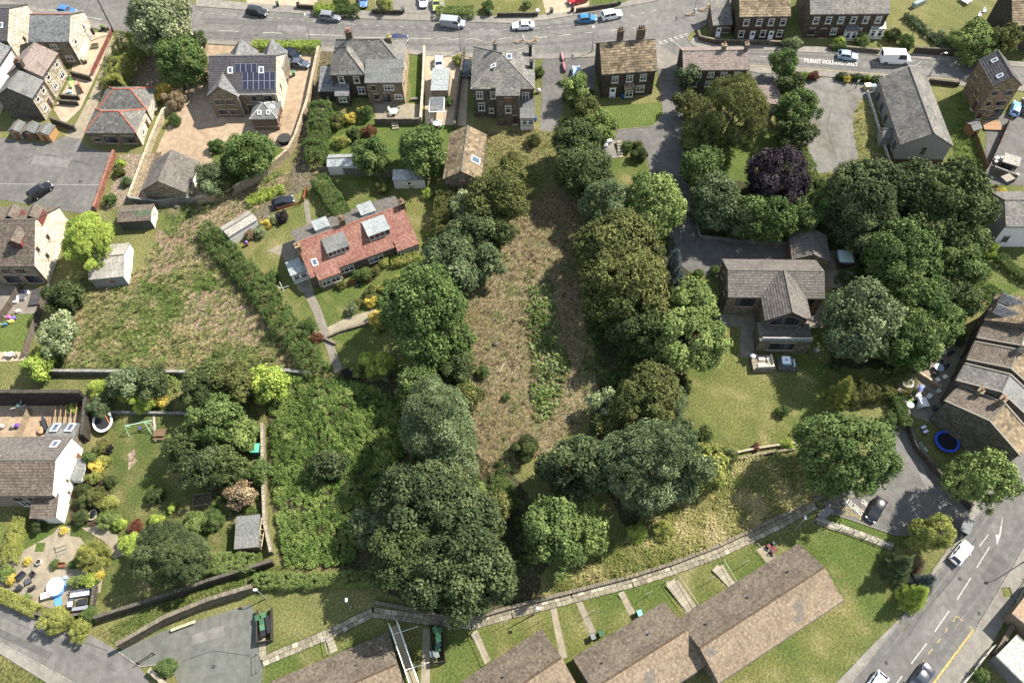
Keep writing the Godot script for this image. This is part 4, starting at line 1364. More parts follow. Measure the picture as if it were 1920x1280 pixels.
	patch("yard", [-60, 252, 0, 258, 85, 270, 140, 248, 160, 276, 215, 288, 176, 392, 150, 400, -60, 364], "tarmac", 3, "tar")
	patch("garden_path", [226, 292, 300, 286, 256, 376, 196, 396], "cream", 3, "rough", 0.3)
	patch("lane", [204, 62, 232, 62, 236, 68, 200, 150, 172, 225, 152, 262, 120, 255, 140, 235, 168, 180, 195, 120], "flags", 5, "tar")
	patch("driveway", [388, 84, 598, 94, 590, 130, 555, 262, 538, 290, 430, 366, 372, 379, 255, 377, 300, 265, 350, 165], "sandpave", 3, "tar")
	patch("track", [598, 96, 624, 96, 614, 200, 582, 240, 577, 300, 590, 322, 590, 346, 550, 364, 505, 402, 470, 440, 458, 428, 490, 388, 540, 336, 550, 300, 580, 180], "track", 3, "rough", 0.3)
	patch("driveway", [797, 105, 880, 107, 878, 150, 874, 236, 797, 232], "cream", 3, "tar")
	patch("driveway", [1018, 110, 1056, 110, 1054, 246, 1012, 246], "tarmac", 3, "tar")
	patch("driveway", [1060, 110, 1118, 108, 1112, 190, 1062, 190], "tarmac", 3, "tar")
	patch("driveway", [1230, 102, 1275, 112, 1280, 200, 1288, 345, 1300, 400, 1312, 446, 1482, 456, 1486, 492, 1352, 496, 1348, 522, 1290, 508, 1256, 480, 1254, 440, 1262, 352, 1226, 350, 1214, 300, 1205, 268, 1152, 264, 1158, 243, 1226, 236, 1243, 214], "tarmac", 5, "tar")
	patch("yard", [1405, 134, 1470, 137, 1452, 200, 1405, 190], "tarmac", 3, "tar")
	patch("forecourt", [1455, 140, 1570, 147, 1646, 154, 1640, 184, 1612, 186, 1600, 220, 1613, 322, 1518, 324, 1506, 250, 1472, 180], "gravel", 3, "tar", 0.3)
	patch("terrace", [700, 190, 790, 196, 788, 226, 705, 226], "flags", 4, "tar")
	patch("terrace", [1118, 266, 1160, 262, 1160, 296, 1118, 298], "footway", 5, "tar")
	patch("terrace", [1350, 590, 1420, 590, 1420, 670, 1388, 670, 1388, 612, 1350, 612], "slab", 4, "tar")
	patch("terrace", [1480, 575, 1560, 575, 1560, 612, 1498, 616, 1498, 650, 1480, 650], "slab", 4, "tar")
	patch("terrace", [1548, 470, 1605, 470, 1610, 540, 1548, 540], "slab", 4, "tar")
	patch("terrace", [500, 470, 560, 445, 575, 490, 590, 560, 560, 545, 530, 480], "flags", 3, "tar")
	patch("terrace", [600, 640, 596, 622, 650, 596, 700, 580, 720, 585, 710, 600], "flags", 3, "tar")
	patch("garden_path", [546, 498, 558, 492, 600, 575, 642, 692, 628, 700, 588, 590], "slab", 4, "tar")
	patch("garden_path", [568, 375, 578, 375, 586, 430, 576, 432], "slab", 4, "tar")
	patch("terrace", [-40, 1050, 20, 1045, 100, 1000, 150, 1008, 195, 1070, 188, 1110, 100, 1142, 60, 1130, -40, 1088], "flags", 5, "tar")
	patch("garden_path", [96, 1005, 108, 990, 132, 985, 128, 1052, 86, 1052], "flags", 6, "tar")
	patch("garden_path", [150, 990, 185, 985, 225, 1010, 240, 1040, 212, 1048, 195, 1015], "flags", 6, "tar", 0.2)
	patch("yard", [-40, 760, 20, 758, 168, 760, 168, 830, -40, 830], "sandpave", 3, "tar")
	patch("yard", [1850, 225, 1980, 180, 1980, 350, 1848, 345], "tarmac", 3, "tar")
	patch("terrace", [-40, 528, 100, 545, 78, 588, -40, 590], "slab", 4, "tar")
	patch("terrace", [-40, 660, 50, 660, 48, 676, -40, 680], "cream", 4, "tar")
	patch("terrace", [150, 60, 210, 62, 190, 120, 150, 205, 118, 235, 100, 205, 130, 150], "cream", 6, "tar")
	patch("yard", [1680, 690, 1700, 700, 1790, 770, 1760, 800, 1690, 770, 1672, 720], "slab", 4, "tar")
	patch("garden_path", [1700, 24, 1712, 30, 1782, 96, 1768, 96], "slab", 4, "tar")
	patch("driveway", [700, -20, 830, -20, 836, 28, 705, 22], "footway", 2, "tar")
	patch("driveway", [460, -20, 590, -20, 597, 14, 462, 6], "cream", 2, "tar")
	patch("driveway", [1012, -20, 1106, -20, 1104, 19, 1024, 27], "cream", 2, "tar")
	for q in [[1032, 1142, 1043, 1139, 1064, 1232, 1050, 1236], [1080, 1131, 1091, 1127, 1117, 1183, 1106, 1190], [1159, 1112, 1170, 1108, 1191, 1148, 1180, 1154], [884, 1187, 896, 1183, 920, 1238, 909, 1246], [793, 1178, 806, 1178, 806, 1290, 788, 1290], [610, 1193, 622, 1189, 633, 1220, 618, 1227], [1342, 1064, 1356, 1058, 1381, 1100, 1369, 1107], [1418, 1030, 1446, 1018, 1456, 1048, 1440, 1058], [1248, 1092, 1270, 1084, 1310, 1142, 1292, 1160]]:
		patch("garden_path", q, "flags", 3, "tar")
	# flagstones of the footpath above the bungalows
	flagged([492, 1240, 613, 1190, 700, 1148, 793, 1161, 884, 1171, 960, 1150, 1074, 1121, 1186, 1092, 1260, 1069, 1348, 1037, 1460, 984, 1530, 946], 1.35, 2, 0.8)
	flagged([1532, 975, 1600, 998, 1676, 1026], 1.2, 2, 0.8)
	flagged([488, 1170, 494, 1236], 1.0, 1, 0.8)
	kerb([367, 12, 462, 19, 597, 28, 698, 36, 780, 38, 958, 44, 1021, 38, 1125, 21, 1226, 3, 1262, -14])
	kerb([365, 73, 480, 80, 597, 88, 761, 92, 799, 96, 960, 102, 1032, 102, 1111, 98, 1236, 83, 1252, 96, 1273, 109])
	kerb([1374, 0, 1337, 40, 1295, 61, 1288, 70, 1295, 82, 1305, 88, 1420, 94, 1646, 104, 1829, 119, 1980, 130])
	kerb([1405, 124, 1563, 134, 1659, 141, 1813, 153, 1980, 167])
	kerb([-60, -14, 57, 11, 95, 20, 150, 33, 205, 48, 214, 62])
	kerb([1572, 1310, 1690, 1160, 1760, 1067, 1805, 1012])
	kerb([1837, 961, 1891, 850, 1898, 826, 1920, 780, 1980, 670])
	kerb([1980, 925, 1919, 1030, 1828, 1184, 1757, 1280, 1735, 1310])
	kerb([-60, 1174, 0, 1205, 130, 1275, 180, 1310])
	kerb([1545, 940, 1560, 962, 1676, 1002, 1720, 1004])
	kerb([1128, 240, 1160, 244, 1226, 237, 1244, 214, 1242, 192])
	kerb([1290, 345, 1302, 400, 1314, 448, 1482, 458])
	kerb([222, 1222, 262, 1250, 300, 1245])

func kerb(pts: Array) -> void:
	var p := px(pts)
	var mb := MB.new()
	rng.seed = int(pts[0]) + 7
	for i in p.size() - 1:
		var a := p[i]; var b := p[i + 1]
		var k := maxi(1, int(a.distance_to(b) / 0.92))
		for j in k:
			var g := rng.randf_range(0.85, 1.1)
			var c := C(146, 140, 130)
			mb.col = Color(c.r * g, c.g * g, c.b * g)
			var s: Vector2 = a.lerp(b, (j + 0.01) / k); var e: Vector2 = a.lerp(b, (j + 0.99) / k)
			mb.bar(on(s.x, s.y, 0.03), on(e.x, e.y, 0.03), 0.17, 0.2)
	tag(obj("kerb", mb, "paint"), "", "", "", "structure")

func flagged(pts: Array, width: float, across: int, step: float) -> void:
	var p := px(pts)
	var root := Node3D.new()
	root.name = "footpath"
	add_child(root, true)
	root.set_meta("kind", "structure")
	rng.seed = int(pts[0])
	var bed := MB.new()
	for i in p.size() - 1:
		bed.col = C(92, 88, 66)
		var d := (p[i + 1] - p[i]).normalized() * width * 0.3
		strip(bed, p[i] - d * 0.5, p[i + 1] + d * 0.5, Vector2(-d.y, d.x).normalized() * width * 0.54, 0.055)
	obj("path_bed", bed, "rough", root)
	var carry := 0.0
	for i in p.size() - 1:
		var a := p[i]; var b := p[i + 1]
		var L := a.distance_to(b)
		var d := (b - a) / L
		var n := Vector2(-d.y, d.x)
		for r in across:
			var s := 0.0
			while s < L - 0.2:
				var l := minf(L - s, step * rng.randf_range(0.75, 1.3))
				var mb := MB.new()
				var pale := rng.randf() < 0.09
				mb.col = shade([C(132, 123, 102), C(154, 144, 120), C(168, 158, 134)], rng.randf(), 0.07) if not pale else C(190, 182, 156)
				var w := width / across
				var off := (r + 0.5) * w - width * 0.5 + rng.randf_range(-0.03, 0.03)
				var m := a + d * (s + l * 0.5) + n * off
				var x3 := (on(b.x, b.y) - on(a.x, a.y)).normalized()
				var z3 := x3.cross(Vector3(0, 1, 0.1)).normalized()
				mb.box(Vector3.ZERO, Vector3(l - 0.05, 0.08, w - 0.05), Basis(x3, z3.cross(x3), z3).rotated(Vector3.UP, rng.randf_range(-0.03, 0.03)))
				var o := obj("paving_slab", mb, "paint", root)
				o.position = on(m.x, m.y, 0.05 + rng.randf_range(-0.012, 0.014))
				s += l

func painted(called: String, col: Color, runs: Array) -> void:
	var mb := MB.new()
	mb.col = col
	for q in runs:
		line(mb, q[0], q[1], 0.064 if q.size() < 5 else q[4], q[2] if q.size() > 2 else 0.0, q[3] if q.size() > 3 else 0.0)
	tag(obj(called, mb, "paint"), "", "", "", "structure")

func words_on(text: String, u: float, v: float, u1: float, v1: float, size: float, long: float, called: String) -> void:
	# road lettering laid from (u, v) towards (u1, v1)
	var a := P(u, v); var b := P(u1, v1)
	var tm := TextMesh.new()
	var f := SystemFont.new()
	f.font_names = PackedStringArray(["Droid Sans"])
	tm.font = f; tm.text = text; tm.font_size = 64; tm.depth = 0.01; tm.pixel_size = 0.01
	var w := tm.get_aabb().size.x
	var x := (b - a).normalized()
	var up := Vector3(0, 1, 0.1).normalized()
	var z := x.cross(up).normalized()
	var o := MeshInstance3D.new()
	o.name = called
	o.mesh = tm
	o.material_override = M["roadwhite"]
	var s: float = (b - a).length() / w
	o.transform = Transform3D(Basis(x * s, -z * s * long, z.cross(x) * s), (a + b) * 0.5 + up * 0.075)
	add_child(o, true)
	o.set_meta("kind", "structure")

func markings() -> void:
	var rw := mat("roadwhite", 0.8)
	rw.vertex_color_use_as_albedo = false
	rw.albedo_color = Color(0.78, 0.78, 0.75)
	var W := C(196, 194, 186)
	painted("road_marking", W, [
		[[20, 4, 215, 42], 0.14, 4.0, 5.0], [[330, 54, 600, 66], 0.14, 4.2, 5.0], [[604, 66, 642, 67], 0.14], [[663, 70, 722, 71], 0.14], [[768, 72, 808, 73], 0.14], [[1008, 71, 1220, 50], 0.14, 2.0, 3.0],
		[[372, 24, 520, 34, 660, 46, 830, 54, 958, 56, 1060, 50, 1160, 36, 1235, 18], 0.1, 0.9, 1.6],
		[[820, 74, 832, 70, 850, 76], 0.1], [[852, 75, 864, 71], 0.1], [[872, 76, 884, 72, 905, 77], 0.1], [[935, 74, 960, 70], 0.1],
		[[1234, 80, 1290, 63], 0.22, 0.7, 0.5], [[1237, 83, 1293, 66], 0.22, 0.7, 0.5], [[1258, 74, 1276, 88], 0.12],
		[[1425, 106, 1500, 110, 1600, 114, 1720, 124], 0.1, 1.4, 2.2], [[1718, 123, 1727, 116], 0.1], [[1722, 125, 1728, 124], 0.1],
		[[1837, 1024, 1854, 1002], 0.12], [[1832, 1064, 1856, 1025], 0.14], [[1795, 1124, 1821, 1083], 0.14], [[1753, 1184, 1780, 1145], 0.14], [[1709, 1244, 1738, 1206], 0.14], [[1675, 1290, 1692, 1267], 0.14],
				[[-10, 344, 0, 345, 190, 347], 0.07]])
	painted("road_marking", C(190, 168, 92), [
		[[1405, 122.5, 1563, 132.5, 1659, 139.5, 1813, 151, 1960, 164], 0.12], [[1826, 1181, 1755, 1276, 1735, 1303], 0.34], [[1826, 1181, 1817, 1173], 0.14], [[1805, 1164, 1794, 1154, 1787, 1166], 0.12], [[1772, 1186, 1777, 1177], 0.12], [[1757, 1206, 1764, 1197], 0.12], [[1741, 1226, 1749, 1216], 0.12], [[1727, 1248, 1733, 1238], 0.12],
		[[1561, 950, 1620, 955], 0.1], [[1578, 950, 1620, 978], 0.1], [[1561, 941, 1600, 930, 1634, 922], 0.1], [[1595, 952, 1600, 968], 0.1], [[1608, 952, 1615, 975], 0.1], [[1570, 941, 1590, 964], 0.1], [[1560, 964, 1616, 966], 0.1]])
	painted("road_marking", C(190, 186, 150), [[[322, 1183, 368, 1166], 0.4, 0.0, 0.0, 0.5]])
	# worn patches and cracks in the tarmac
	var wear := MB.new()
	for q in [[520, 52, 575, 55, 1.8], [880, 62, 940, 61, 1.6], [1120, 62, 1165, 56, 1.4], [250, 46, 300, 53, 2.0], [1700, 132, 1760, 137, 1.5], [1740, 1190, 1775, 1140, 1.2], [1850, 1090, 1880, 1045, 1.6], [40, 1160, 100, 1186, 1.2], [-5, 1184, 95, 1230, 0.9], [360, 1200, 420, 1182, 1.4], [60, 300, 130, 306, 2.2], [1720, 870, 1745, 915, 1.2]]:
		var sh := C(92, 91, 89) if int(q[0]) % 4 else C(116, 114, 110)
		wear.col = sh
		line(wear, [q[0], q[1], q[2], q[3]], q[4], 0.056)
	wear.col = C(98, 97, 95)
	for q in [[1600, 1290, 1700, 1165, 1775, 1068, 1850, 958], [1618, 1290, 1714, 1170, 1790, 1074, 1866, 962], [1700, 1290, 1780, 1180, 1850, 1085, 1920, 975], [1718, 1290, 1796, 1186, 1868, 1090, 1930, 992], [380, 36, 600, 46, 800, 52, 960, 56, 1080, 44], [380, 42, 600, 52, 800, 58, 960, 62, 1080, 50], [330, 58, 600, 76, 800, 84, 1000, 84, 1200, 68], [0, 1150, 120, 1205, 220, 1255], [1330, 98, 1500, 104, 1700, 118, 1900, 138], [1330, 110, 1500, 120, 1700, 136, 1900, 154]]:
		line(wear, q, 0.75, 0.053)
	wear.col = C(70, 70, 70)
	for q in [[330, 60, 420, 74, 470, 70], [640, 80, 700, 76, 790, 84], [1000, 60, 1060, 66, 1110, 60], [1700, 1200, 1730, 1150, 1790, 1080, 1830, 1010], [20, 300, 90, 290, 170, 310], [1560, 200, 1550, 240, 1570, 300], [60, 1150, 120, 1190, 200, 1220], [340, 1240, 400, 1220, 470, 1230]]:
		line(wear, q, 0.07, 0.058)
	for q in [[1662, 1243], [1800, 1085], [1836, 1150], [650, 58], [480, 66], [150, 340], [1690, 880], [400, 1250], [1340, 100]]:
		line(wear, [q[0] - 3, q[1], q[0] + 3, q[1]], 0.5, 0.058)
	tag(obj("road_repairs", wear, "tar"), "", "", "", "structure")
	# the arrow ahead of the white car
	var ab := MB.new()
	ab.col = W
	for q in [[[1880, 970], [1874, 1003], 0.1], [[1880, 970], [1876, 1004], 0.14]]:
		line(ab, [q[0][0], q[0][1], q[1][0], q[1][1]], q[2], 0.064)
	var t := px([1867, 1002, 1877, 1003, 1870, 1022])
	if (t[1] - t[0]).cross(t[2] - t[0]) < 0.0: ab.tri(on(t[0].x, t[0].y, 0.066), on(t[1].x, t[1].y, 0.066), on(t[2].x, t[2].y, 0.066))
	else: ab.tri(on(t[0].x, t[0].y, 0.066), on(t[2].x, t[2].y, 0.066), on(t[1].x, t[1].y, 0.066))
	tag(obj("road_marking", ab, "paint"), "", "", "", "structure")
	words_on("PERMIT HOLDERS ONLY", 1508, 114, 1608, 121, 1.0, 1.5, "road_lettering")
	words_on("STRICTLY", 1618, 963, 1588, 938, 1.0, 1.6, "road_lettering")
	words_on("NO", 1626, 946, 1617, 939, 1.0, 1.6, "road_lettering")

# ---------- the houses along the upper road ----------
func row(side: String, y: float, w: float, h: float, kind: String, at: Array) -> Array:
	var r := []
	for s in at: r.append([side, s, y, w, h, kind])
	return r

func buildings_top() -> void:
	var sand := C(184, 174, 156)
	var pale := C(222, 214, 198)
	var dark := C(108, 98, 84)
	var tan_ := C(144, 134, 116)
	house({"n": "gabled_house", "l": "tall sandstone house beside the main road, cut off by the picture's top left corner", "A": [-110, 77], "B": [13, 76], "D": 12.0, "h": 6.0, "rise": 3.0, "rs": "darktile", "wc": tan_, "wr": pale, "win": [["r", 0.42, 2.2, 0.7, 1.0, "n"]], "sky": [["f", 0.9, 0.45, 0.7, 1.0]]})
	house({"n": "rendered_house", "l": "white rendered house with slate roof, half out of view beside the stone pair", "A": [-30, 173], "B": [17, 81], "D": 7.0, "h": 5.5, "rise": 2.0, "wc": C(222, 220, 214), "wm": "render", "win": [["f", 0.35, 0.6, 1.6, 1.4, "n"], ["f", 0.3, 3.4, 1.1, 1.1, "n"]]})
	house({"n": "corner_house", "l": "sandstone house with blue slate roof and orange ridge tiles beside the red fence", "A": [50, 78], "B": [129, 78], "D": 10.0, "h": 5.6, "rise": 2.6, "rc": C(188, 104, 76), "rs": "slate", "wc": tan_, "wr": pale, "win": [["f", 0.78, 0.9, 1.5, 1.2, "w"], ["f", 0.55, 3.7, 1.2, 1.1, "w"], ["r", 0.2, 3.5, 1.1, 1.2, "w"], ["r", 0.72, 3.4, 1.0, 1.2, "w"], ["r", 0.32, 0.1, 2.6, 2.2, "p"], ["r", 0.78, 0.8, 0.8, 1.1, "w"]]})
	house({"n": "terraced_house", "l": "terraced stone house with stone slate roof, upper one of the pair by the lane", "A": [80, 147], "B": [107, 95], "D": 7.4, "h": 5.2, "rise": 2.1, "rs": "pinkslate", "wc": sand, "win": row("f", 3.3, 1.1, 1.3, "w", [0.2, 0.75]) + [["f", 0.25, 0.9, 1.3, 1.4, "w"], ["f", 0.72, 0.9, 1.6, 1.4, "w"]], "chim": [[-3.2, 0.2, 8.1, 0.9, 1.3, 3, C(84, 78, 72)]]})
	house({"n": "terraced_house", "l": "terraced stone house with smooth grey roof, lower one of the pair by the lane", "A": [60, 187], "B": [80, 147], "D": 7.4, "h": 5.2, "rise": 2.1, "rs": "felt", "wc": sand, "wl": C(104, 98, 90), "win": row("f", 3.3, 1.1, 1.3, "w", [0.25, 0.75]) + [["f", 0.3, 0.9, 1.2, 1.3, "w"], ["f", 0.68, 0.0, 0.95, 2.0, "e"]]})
	for q in [[13, 246, 36, 248, "pale felt roofed garden shed, leftmost of three above the tarmac yard", C(150, 132, 104)], [39, 248, 63, 250, "brown garden shed, middle one of three above the tarmac yard", C(104, 88, 72)], [64, 250, 90, 254, "honey coloured timber shed beside the triangle of grass above the yard", C(190, 142, 76)]]:
		shed({"l": q[4], "A": [q[0], q[1]], "B": [q[2], q[3]], "D": 2.8, "h": 1.9, "rise": 0.5, "roof": "z", "rs": "felt", "wc": q[5], "g": "garden sheds above the yard", "win": [["f", 0.5, 0.05, 0.8, 1.6, "h"]]})
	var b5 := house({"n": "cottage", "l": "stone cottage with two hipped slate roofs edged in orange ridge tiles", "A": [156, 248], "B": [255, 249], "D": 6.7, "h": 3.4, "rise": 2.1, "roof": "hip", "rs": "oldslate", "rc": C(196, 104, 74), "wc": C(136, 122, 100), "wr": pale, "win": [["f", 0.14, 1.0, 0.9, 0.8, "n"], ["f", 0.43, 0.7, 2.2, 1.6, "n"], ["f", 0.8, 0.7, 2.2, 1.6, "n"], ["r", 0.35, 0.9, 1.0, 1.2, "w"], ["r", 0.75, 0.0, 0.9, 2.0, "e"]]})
	wing(b5, {"h": 3.4, "rise": 2.1, "roof": "hip", "rs": "oldslate", "rc": C(196, 104, 74), "wc": tan_, "wr": pale, "win": [["r", 0.5, 0.9, 1.1, 1.2, "w"]], "sky": [["r", 0.5, 0.55, 0.5, 0.8]]}, 9.5, 6.4, 0.3, -3.15)
	var h1 := house({"n": "detached_house", "l": "detached stone house with dark tiled roof and solar panels in the sandy drive", "A": [389, 175], "B": [518, 174], "D": 12.0, "h": 5.2, "rise": 3.7, "rs": "darktile", "rs2": "slate", "wc": C(142, 128, 106), "wr": pale, "gc": C(206, 202, 194), "win": [["f", 0.62, 3.2, 1.4, 1.1, "n"], ["f", 0.86, 3.2, 1.4, 1.1, "n"], ["f", 0.55, 0.2, 1.2, 2.0, "e"], ["r", 0.3, 3.2, 0.6, 1.0, "n"], ["r", 0.7, 1.0, 0.6, 1.0, "n"]], "sky": [["f", 0.32, 0.6, 0.8, 1.1], ["f", 0.79, 0.6, 0.8, 1.1]]})
	wing(h1, {"h": 5.2, "rise": 2.0, "roof": "z", "rs": "slate", "wc": C(142, 128, 106), "wr": pale, "gc": C(206, 202, 194), "win": row("f", 3.2, 1.3, 1.0, "n", [0.3, 0.7]) + row("f", 0.8, 1.3, 1.0, "n", [0.3, 0.7])}, 5.4, 5.6, -3.7, 6.6)
	wing(h1, {"h": 5.2, "rise": 2.6, "roof": "z", "rs": "slate", "wc": tan_}, 5.0, 5.0, -2.0, -6.6, PI)
	wing(h1, {"h": 5.2, "rise": 2.6, "roof": "z", "rs": "slate", "wc": tan_}, 4.4, 5.0, 4.1, -6.6, PI)
	wing(h1, {"h": 2.6, "rise": 1.5, "roof": "hip", "rs": "felt", "wc": C(112, 92, 74), "wm": "plain", "rc": C(190, 190, 186), "win": row("f", 0.7, 1.2, 1.6, "k", [0.16, 0.5, 0.84]) + row("r", 0.7, 1.1, 1.6, "k", [0.3, 0.7]), "sky": [["f", 0.35, 0.35, 0.6, 0.7], ["r", 0.5, 0.4, 0.6, 0.7], ["f", 0.7, 0.35, 0.6, 0.7]]}, 4.8, 4.6, 4.0, 9.9)
	var dim: Array = h1.get_meta("dim")
	var panel := MB.new(); var cell := MB.new()
	panel.col = C(188, 190, 192)
	panel.box(Vector3(0, 0.09, 0), Vector3(1.02, 0.06, 1.66))
	cell.col = C(30, 33, 50)
	for i in 2:
		for j in 4: cell.box(Vector3(-0.235 + 0.47 * i, 0.125, -0.6 + 0.4 * j), Vector3(0.455, 0.012, 0.385))
	var pm := panel.mesh(); var cm := cell.mesh()
	for q in [[0.435, 4, 0.66], [0.545, 6, 0.425], [0.545, 6, 0.18]]:
		for i in int(q[1]):
			var o := obj("solar_panel", pm, "steel", h1)
			o.transform = on_roof(dim, "f", q[0] + i * 0.0835, q[2])
			obj("cell", cm, "glass", o)
	house({"n": "garage", "c": "garage", "l": "stone double garage with brown tiled gable at the drive's lower end", "A": [263, 358], "B": [348, 362], "D": 8.2, "h": 2.6, "rise": 2.5, "roof": "z", "rs": "greybrown", "wc": C(146, 134, 114), "wr": pale, "win": [["r", 0.6, 0.0, 2.4, 2.1, "g"], ["f", 0.5, 3.2, 0.8, 0.6, "b"]]})
	var b8 := house({"n": "villa", "l": "grey roofed stone villa with a lean-to slate extension beside the narrow track", "A": [618, 128], "B": [757, 127], "D": 9.0, "h": 5.6, "rise": 3.0, "roof": "hip", "rs": "oldslate", "wc": dark, "wr": C(176, 158, 130), "chim": [[-3.6, -1.6, 9.3, 1.2, 0.8, 3, C(104, 92, 78), C(196, 140, 108)], [4.2, -0.8, 8.6, 0.9, 0.8, 1, C(150, 140, 100), C(170, 160, 90)]], "win": [["r", 0.3, 3.4, 0.9, 1.2, "w"]]})
	wing(b8, {"h": 5.6, "rise": 2.7, "roof": "hip", "rs": "oldslate", "wc": C(84, 78, 70), "win": row("f", 3.4, 1.1, 1.5, "w", [0.28, 0.74]) + [["f", 0.82, 0.8, 1.4, 1.6, "w"]]}, 6.4, 7.6, -3.6, 6.0)
	wing(b8, {"h": 4.9, "rise": 1.5, "roof": "mono", "rs": "felt", "wc": C(138, 124, 102), "wr": C(186, 166, 134), "win": [["f", 0.2, 3.0, 0.7, 1.0, "n"], ["f", 0.62, 3.0, 1.9, 1.1, "w"], ["f", 0.24, 0.9, 0.8, 1.1, "n"], ["f", 0.52, 0.1, 1.4, 2.1, "n"], ["f", 0.84, 0.9, 1.5, 1.0, "w"], ["r", 0.4, 2.6, 0.8, 1.0, "n"]]}, 7.0, 4.4, 3.4, 7.7)
	wing(b8, {"h": 2.4, "rise": 1.4, "roof": "mono", "rs": "slate", "wc": C(74, 70, 66)}, 3.2, 5.2, -8.0, 7.0)
	wing(b8, {"h": 2.3, "rise": 0.9, "roof": "mono", "rs": "slate", "wc": C(92, 88, 82), "win": row("f", 0.7, 1.5, 1.0, "w", [0.5])}, 2.6, 2.2, -5.0, 8.2)
	house({"n": "flat_garage", "c": "garage", "l": "narrow garage with ribbed grey flat roof and maroon doors in the pale driveway", "A": [807, 170], "B": [840, 170], "D": 6.4, "h": 2.6, "rise": 0.25, "roof": "mono", "rs": "sheet", "wc": C(150, 136, 112), "ov": 0.1, "win": [["b", 0.5, 0.0, 2.4, 2.1, "h"]]})
	var lean := thing("lean_to", "white framed lean-to roof of clear ribs below the narrow garage", "lean-to", P(821, 214))
	var wb := MB.new()
	wb.col = C(222, 222, 218)
	for e in [-1.4, 1.4]:
		for f in [-2.0, 2.0]: wb.bar(Vector3(e, -0.5, f), Vector3(e, 2.3, f), 0.1)
		wb.bar(Vector3(e, 2.3, -2.0), Vector3(e, 2.3, 2.0), 0.12)
	wb.bar(Vector3(-1.4, 2.3, 2.0), Vector3(1.4, 2.3, 2.0), 0.12); wb.bar(Vector3(-1.4, 2.3, -2.0), Vector3(1.4, 2.3, -2.0), 0.12)
	obj("frame", wb, "plastic", lean)
	for i in 7:
		var sb := MB.new()
		sb.col = C(120, 124, 128)
		sb.box(Vector3(-1.2 + i * 0.4, 2.39, -0.1), Vector3(0.34, 0.04, 3.9), Basis(Vector3.RIGHT, 0.03))
		obj("roof_sheet", sb, "metalroof", lean)
	var b9 := house({"n": "villa", "l": "square stone villa under a weathered grey hipped slate roof", "A": [882, 166], "B": [1003, 166], "D": 12.5, "h": 6.9, "rise": 2.8, "roof": "hip", "rs": "oldslate", "wc": C(104, 96, 84), "wr": C(150, 136, 112), "rc": C(150, 146, 138), "chim": [[-1.6, -2.6, 10.2, 0.7, 0.7, 1, C(130, 124, 114)], [5.1, -3.0, 9.4, 0.6, 0.8, 0, C(70, 68, 66)], [5.3, 0.6, 8.6, 0.6, 0.8, 0, C(70, 68, 66)]], "win": [["f", 0.12, 4.4, 1.2, 1.6, "w"], ["f", 0.34, 4.4, 1.0, 1.6, "w"], ["f", 0.14, 1.6, 1.2, 1.8, "w"], ["f", 0.87, 4.2, 1.3, 1.6, "w"], ["f", 0.3, 1.0, 0.9, 1.1, "w"]], "sky": [["f", 0.6, 0.92, 0.9, 0.9], ["l", 0.7, 0.7, 0.8, 0.9]]})
	wing(b9, {"h": 7.0, "rise": 1.0, "roof": "mono", "rs": "oldslate", "wc": C(112, 102, 88), "wr": C(150, 136, 112), "win": [["f", 0.5, 2.8, 1.1, 1.6, "w"], ["f", 0.8, 0.2, 0.9, 1.9, "e"], ["f", 0.5, 5.3, 1.2, 1.0, "b"]]}, 4.3, 2.2, 1.0, 8.1)
	wing(b9, {"h": 2.8, "rise": 1.6, "roof": "mono", "rs": "felt", "wc": C(206, 204, 198), "wm": "plain", "win": row("f", 1.0, 1.0, 1.2, "w", [0.3, 0.75])}, 2.6, 3.4, 4.6, 9.3)
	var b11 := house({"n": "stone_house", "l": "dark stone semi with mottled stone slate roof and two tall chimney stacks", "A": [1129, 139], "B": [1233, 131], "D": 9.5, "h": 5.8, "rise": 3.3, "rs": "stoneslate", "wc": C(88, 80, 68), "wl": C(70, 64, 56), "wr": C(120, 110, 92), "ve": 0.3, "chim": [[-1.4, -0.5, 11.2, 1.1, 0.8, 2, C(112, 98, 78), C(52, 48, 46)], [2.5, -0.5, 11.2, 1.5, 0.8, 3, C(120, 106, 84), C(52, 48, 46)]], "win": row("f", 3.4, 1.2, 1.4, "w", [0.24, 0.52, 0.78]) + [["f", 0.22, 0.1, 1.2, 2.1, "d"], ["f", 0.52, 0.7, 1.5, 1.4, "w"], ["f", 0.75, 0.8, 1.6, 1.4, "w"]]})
	wing(b11, {"h": 2.5, "rise": 0.5, "roof": "mono", "rs": "stoneslate", "wc": C(100, 92, 78), "win": row("f", 0.6, 1.5, 1.4, "w", [0.5]), "gut": false}, 1.8, 0.9, 0.2, 5.5)
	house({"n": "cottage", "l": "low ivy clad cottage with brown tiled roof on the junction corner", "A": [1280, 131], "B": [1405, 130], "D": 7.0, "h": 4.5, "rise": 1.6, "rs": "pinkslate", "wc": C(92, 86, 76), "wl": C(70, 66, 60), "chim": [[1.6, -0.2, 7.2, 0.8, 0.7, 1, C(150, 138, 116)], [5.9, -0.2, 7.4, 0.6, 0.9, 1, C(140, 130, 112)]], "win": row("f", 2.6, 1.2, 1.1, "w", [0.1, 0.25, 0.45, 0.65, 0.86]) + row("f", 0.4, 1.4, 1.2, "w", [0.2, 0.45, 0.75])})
	house({"n": "outbuilding", "c": "outbuilding", "l": "brown roofed outbuilding with white eaves board behind the dark round tree", "A": [1420, 193], "B": [1466, 196], "D": 4.4, "h": 2.4, "rise": 0.6, "roof": "mono", "rs": "pinkslate", "wc": C(206, 204, 198), "wm": "render", "gc": C(226, 226, 222)})
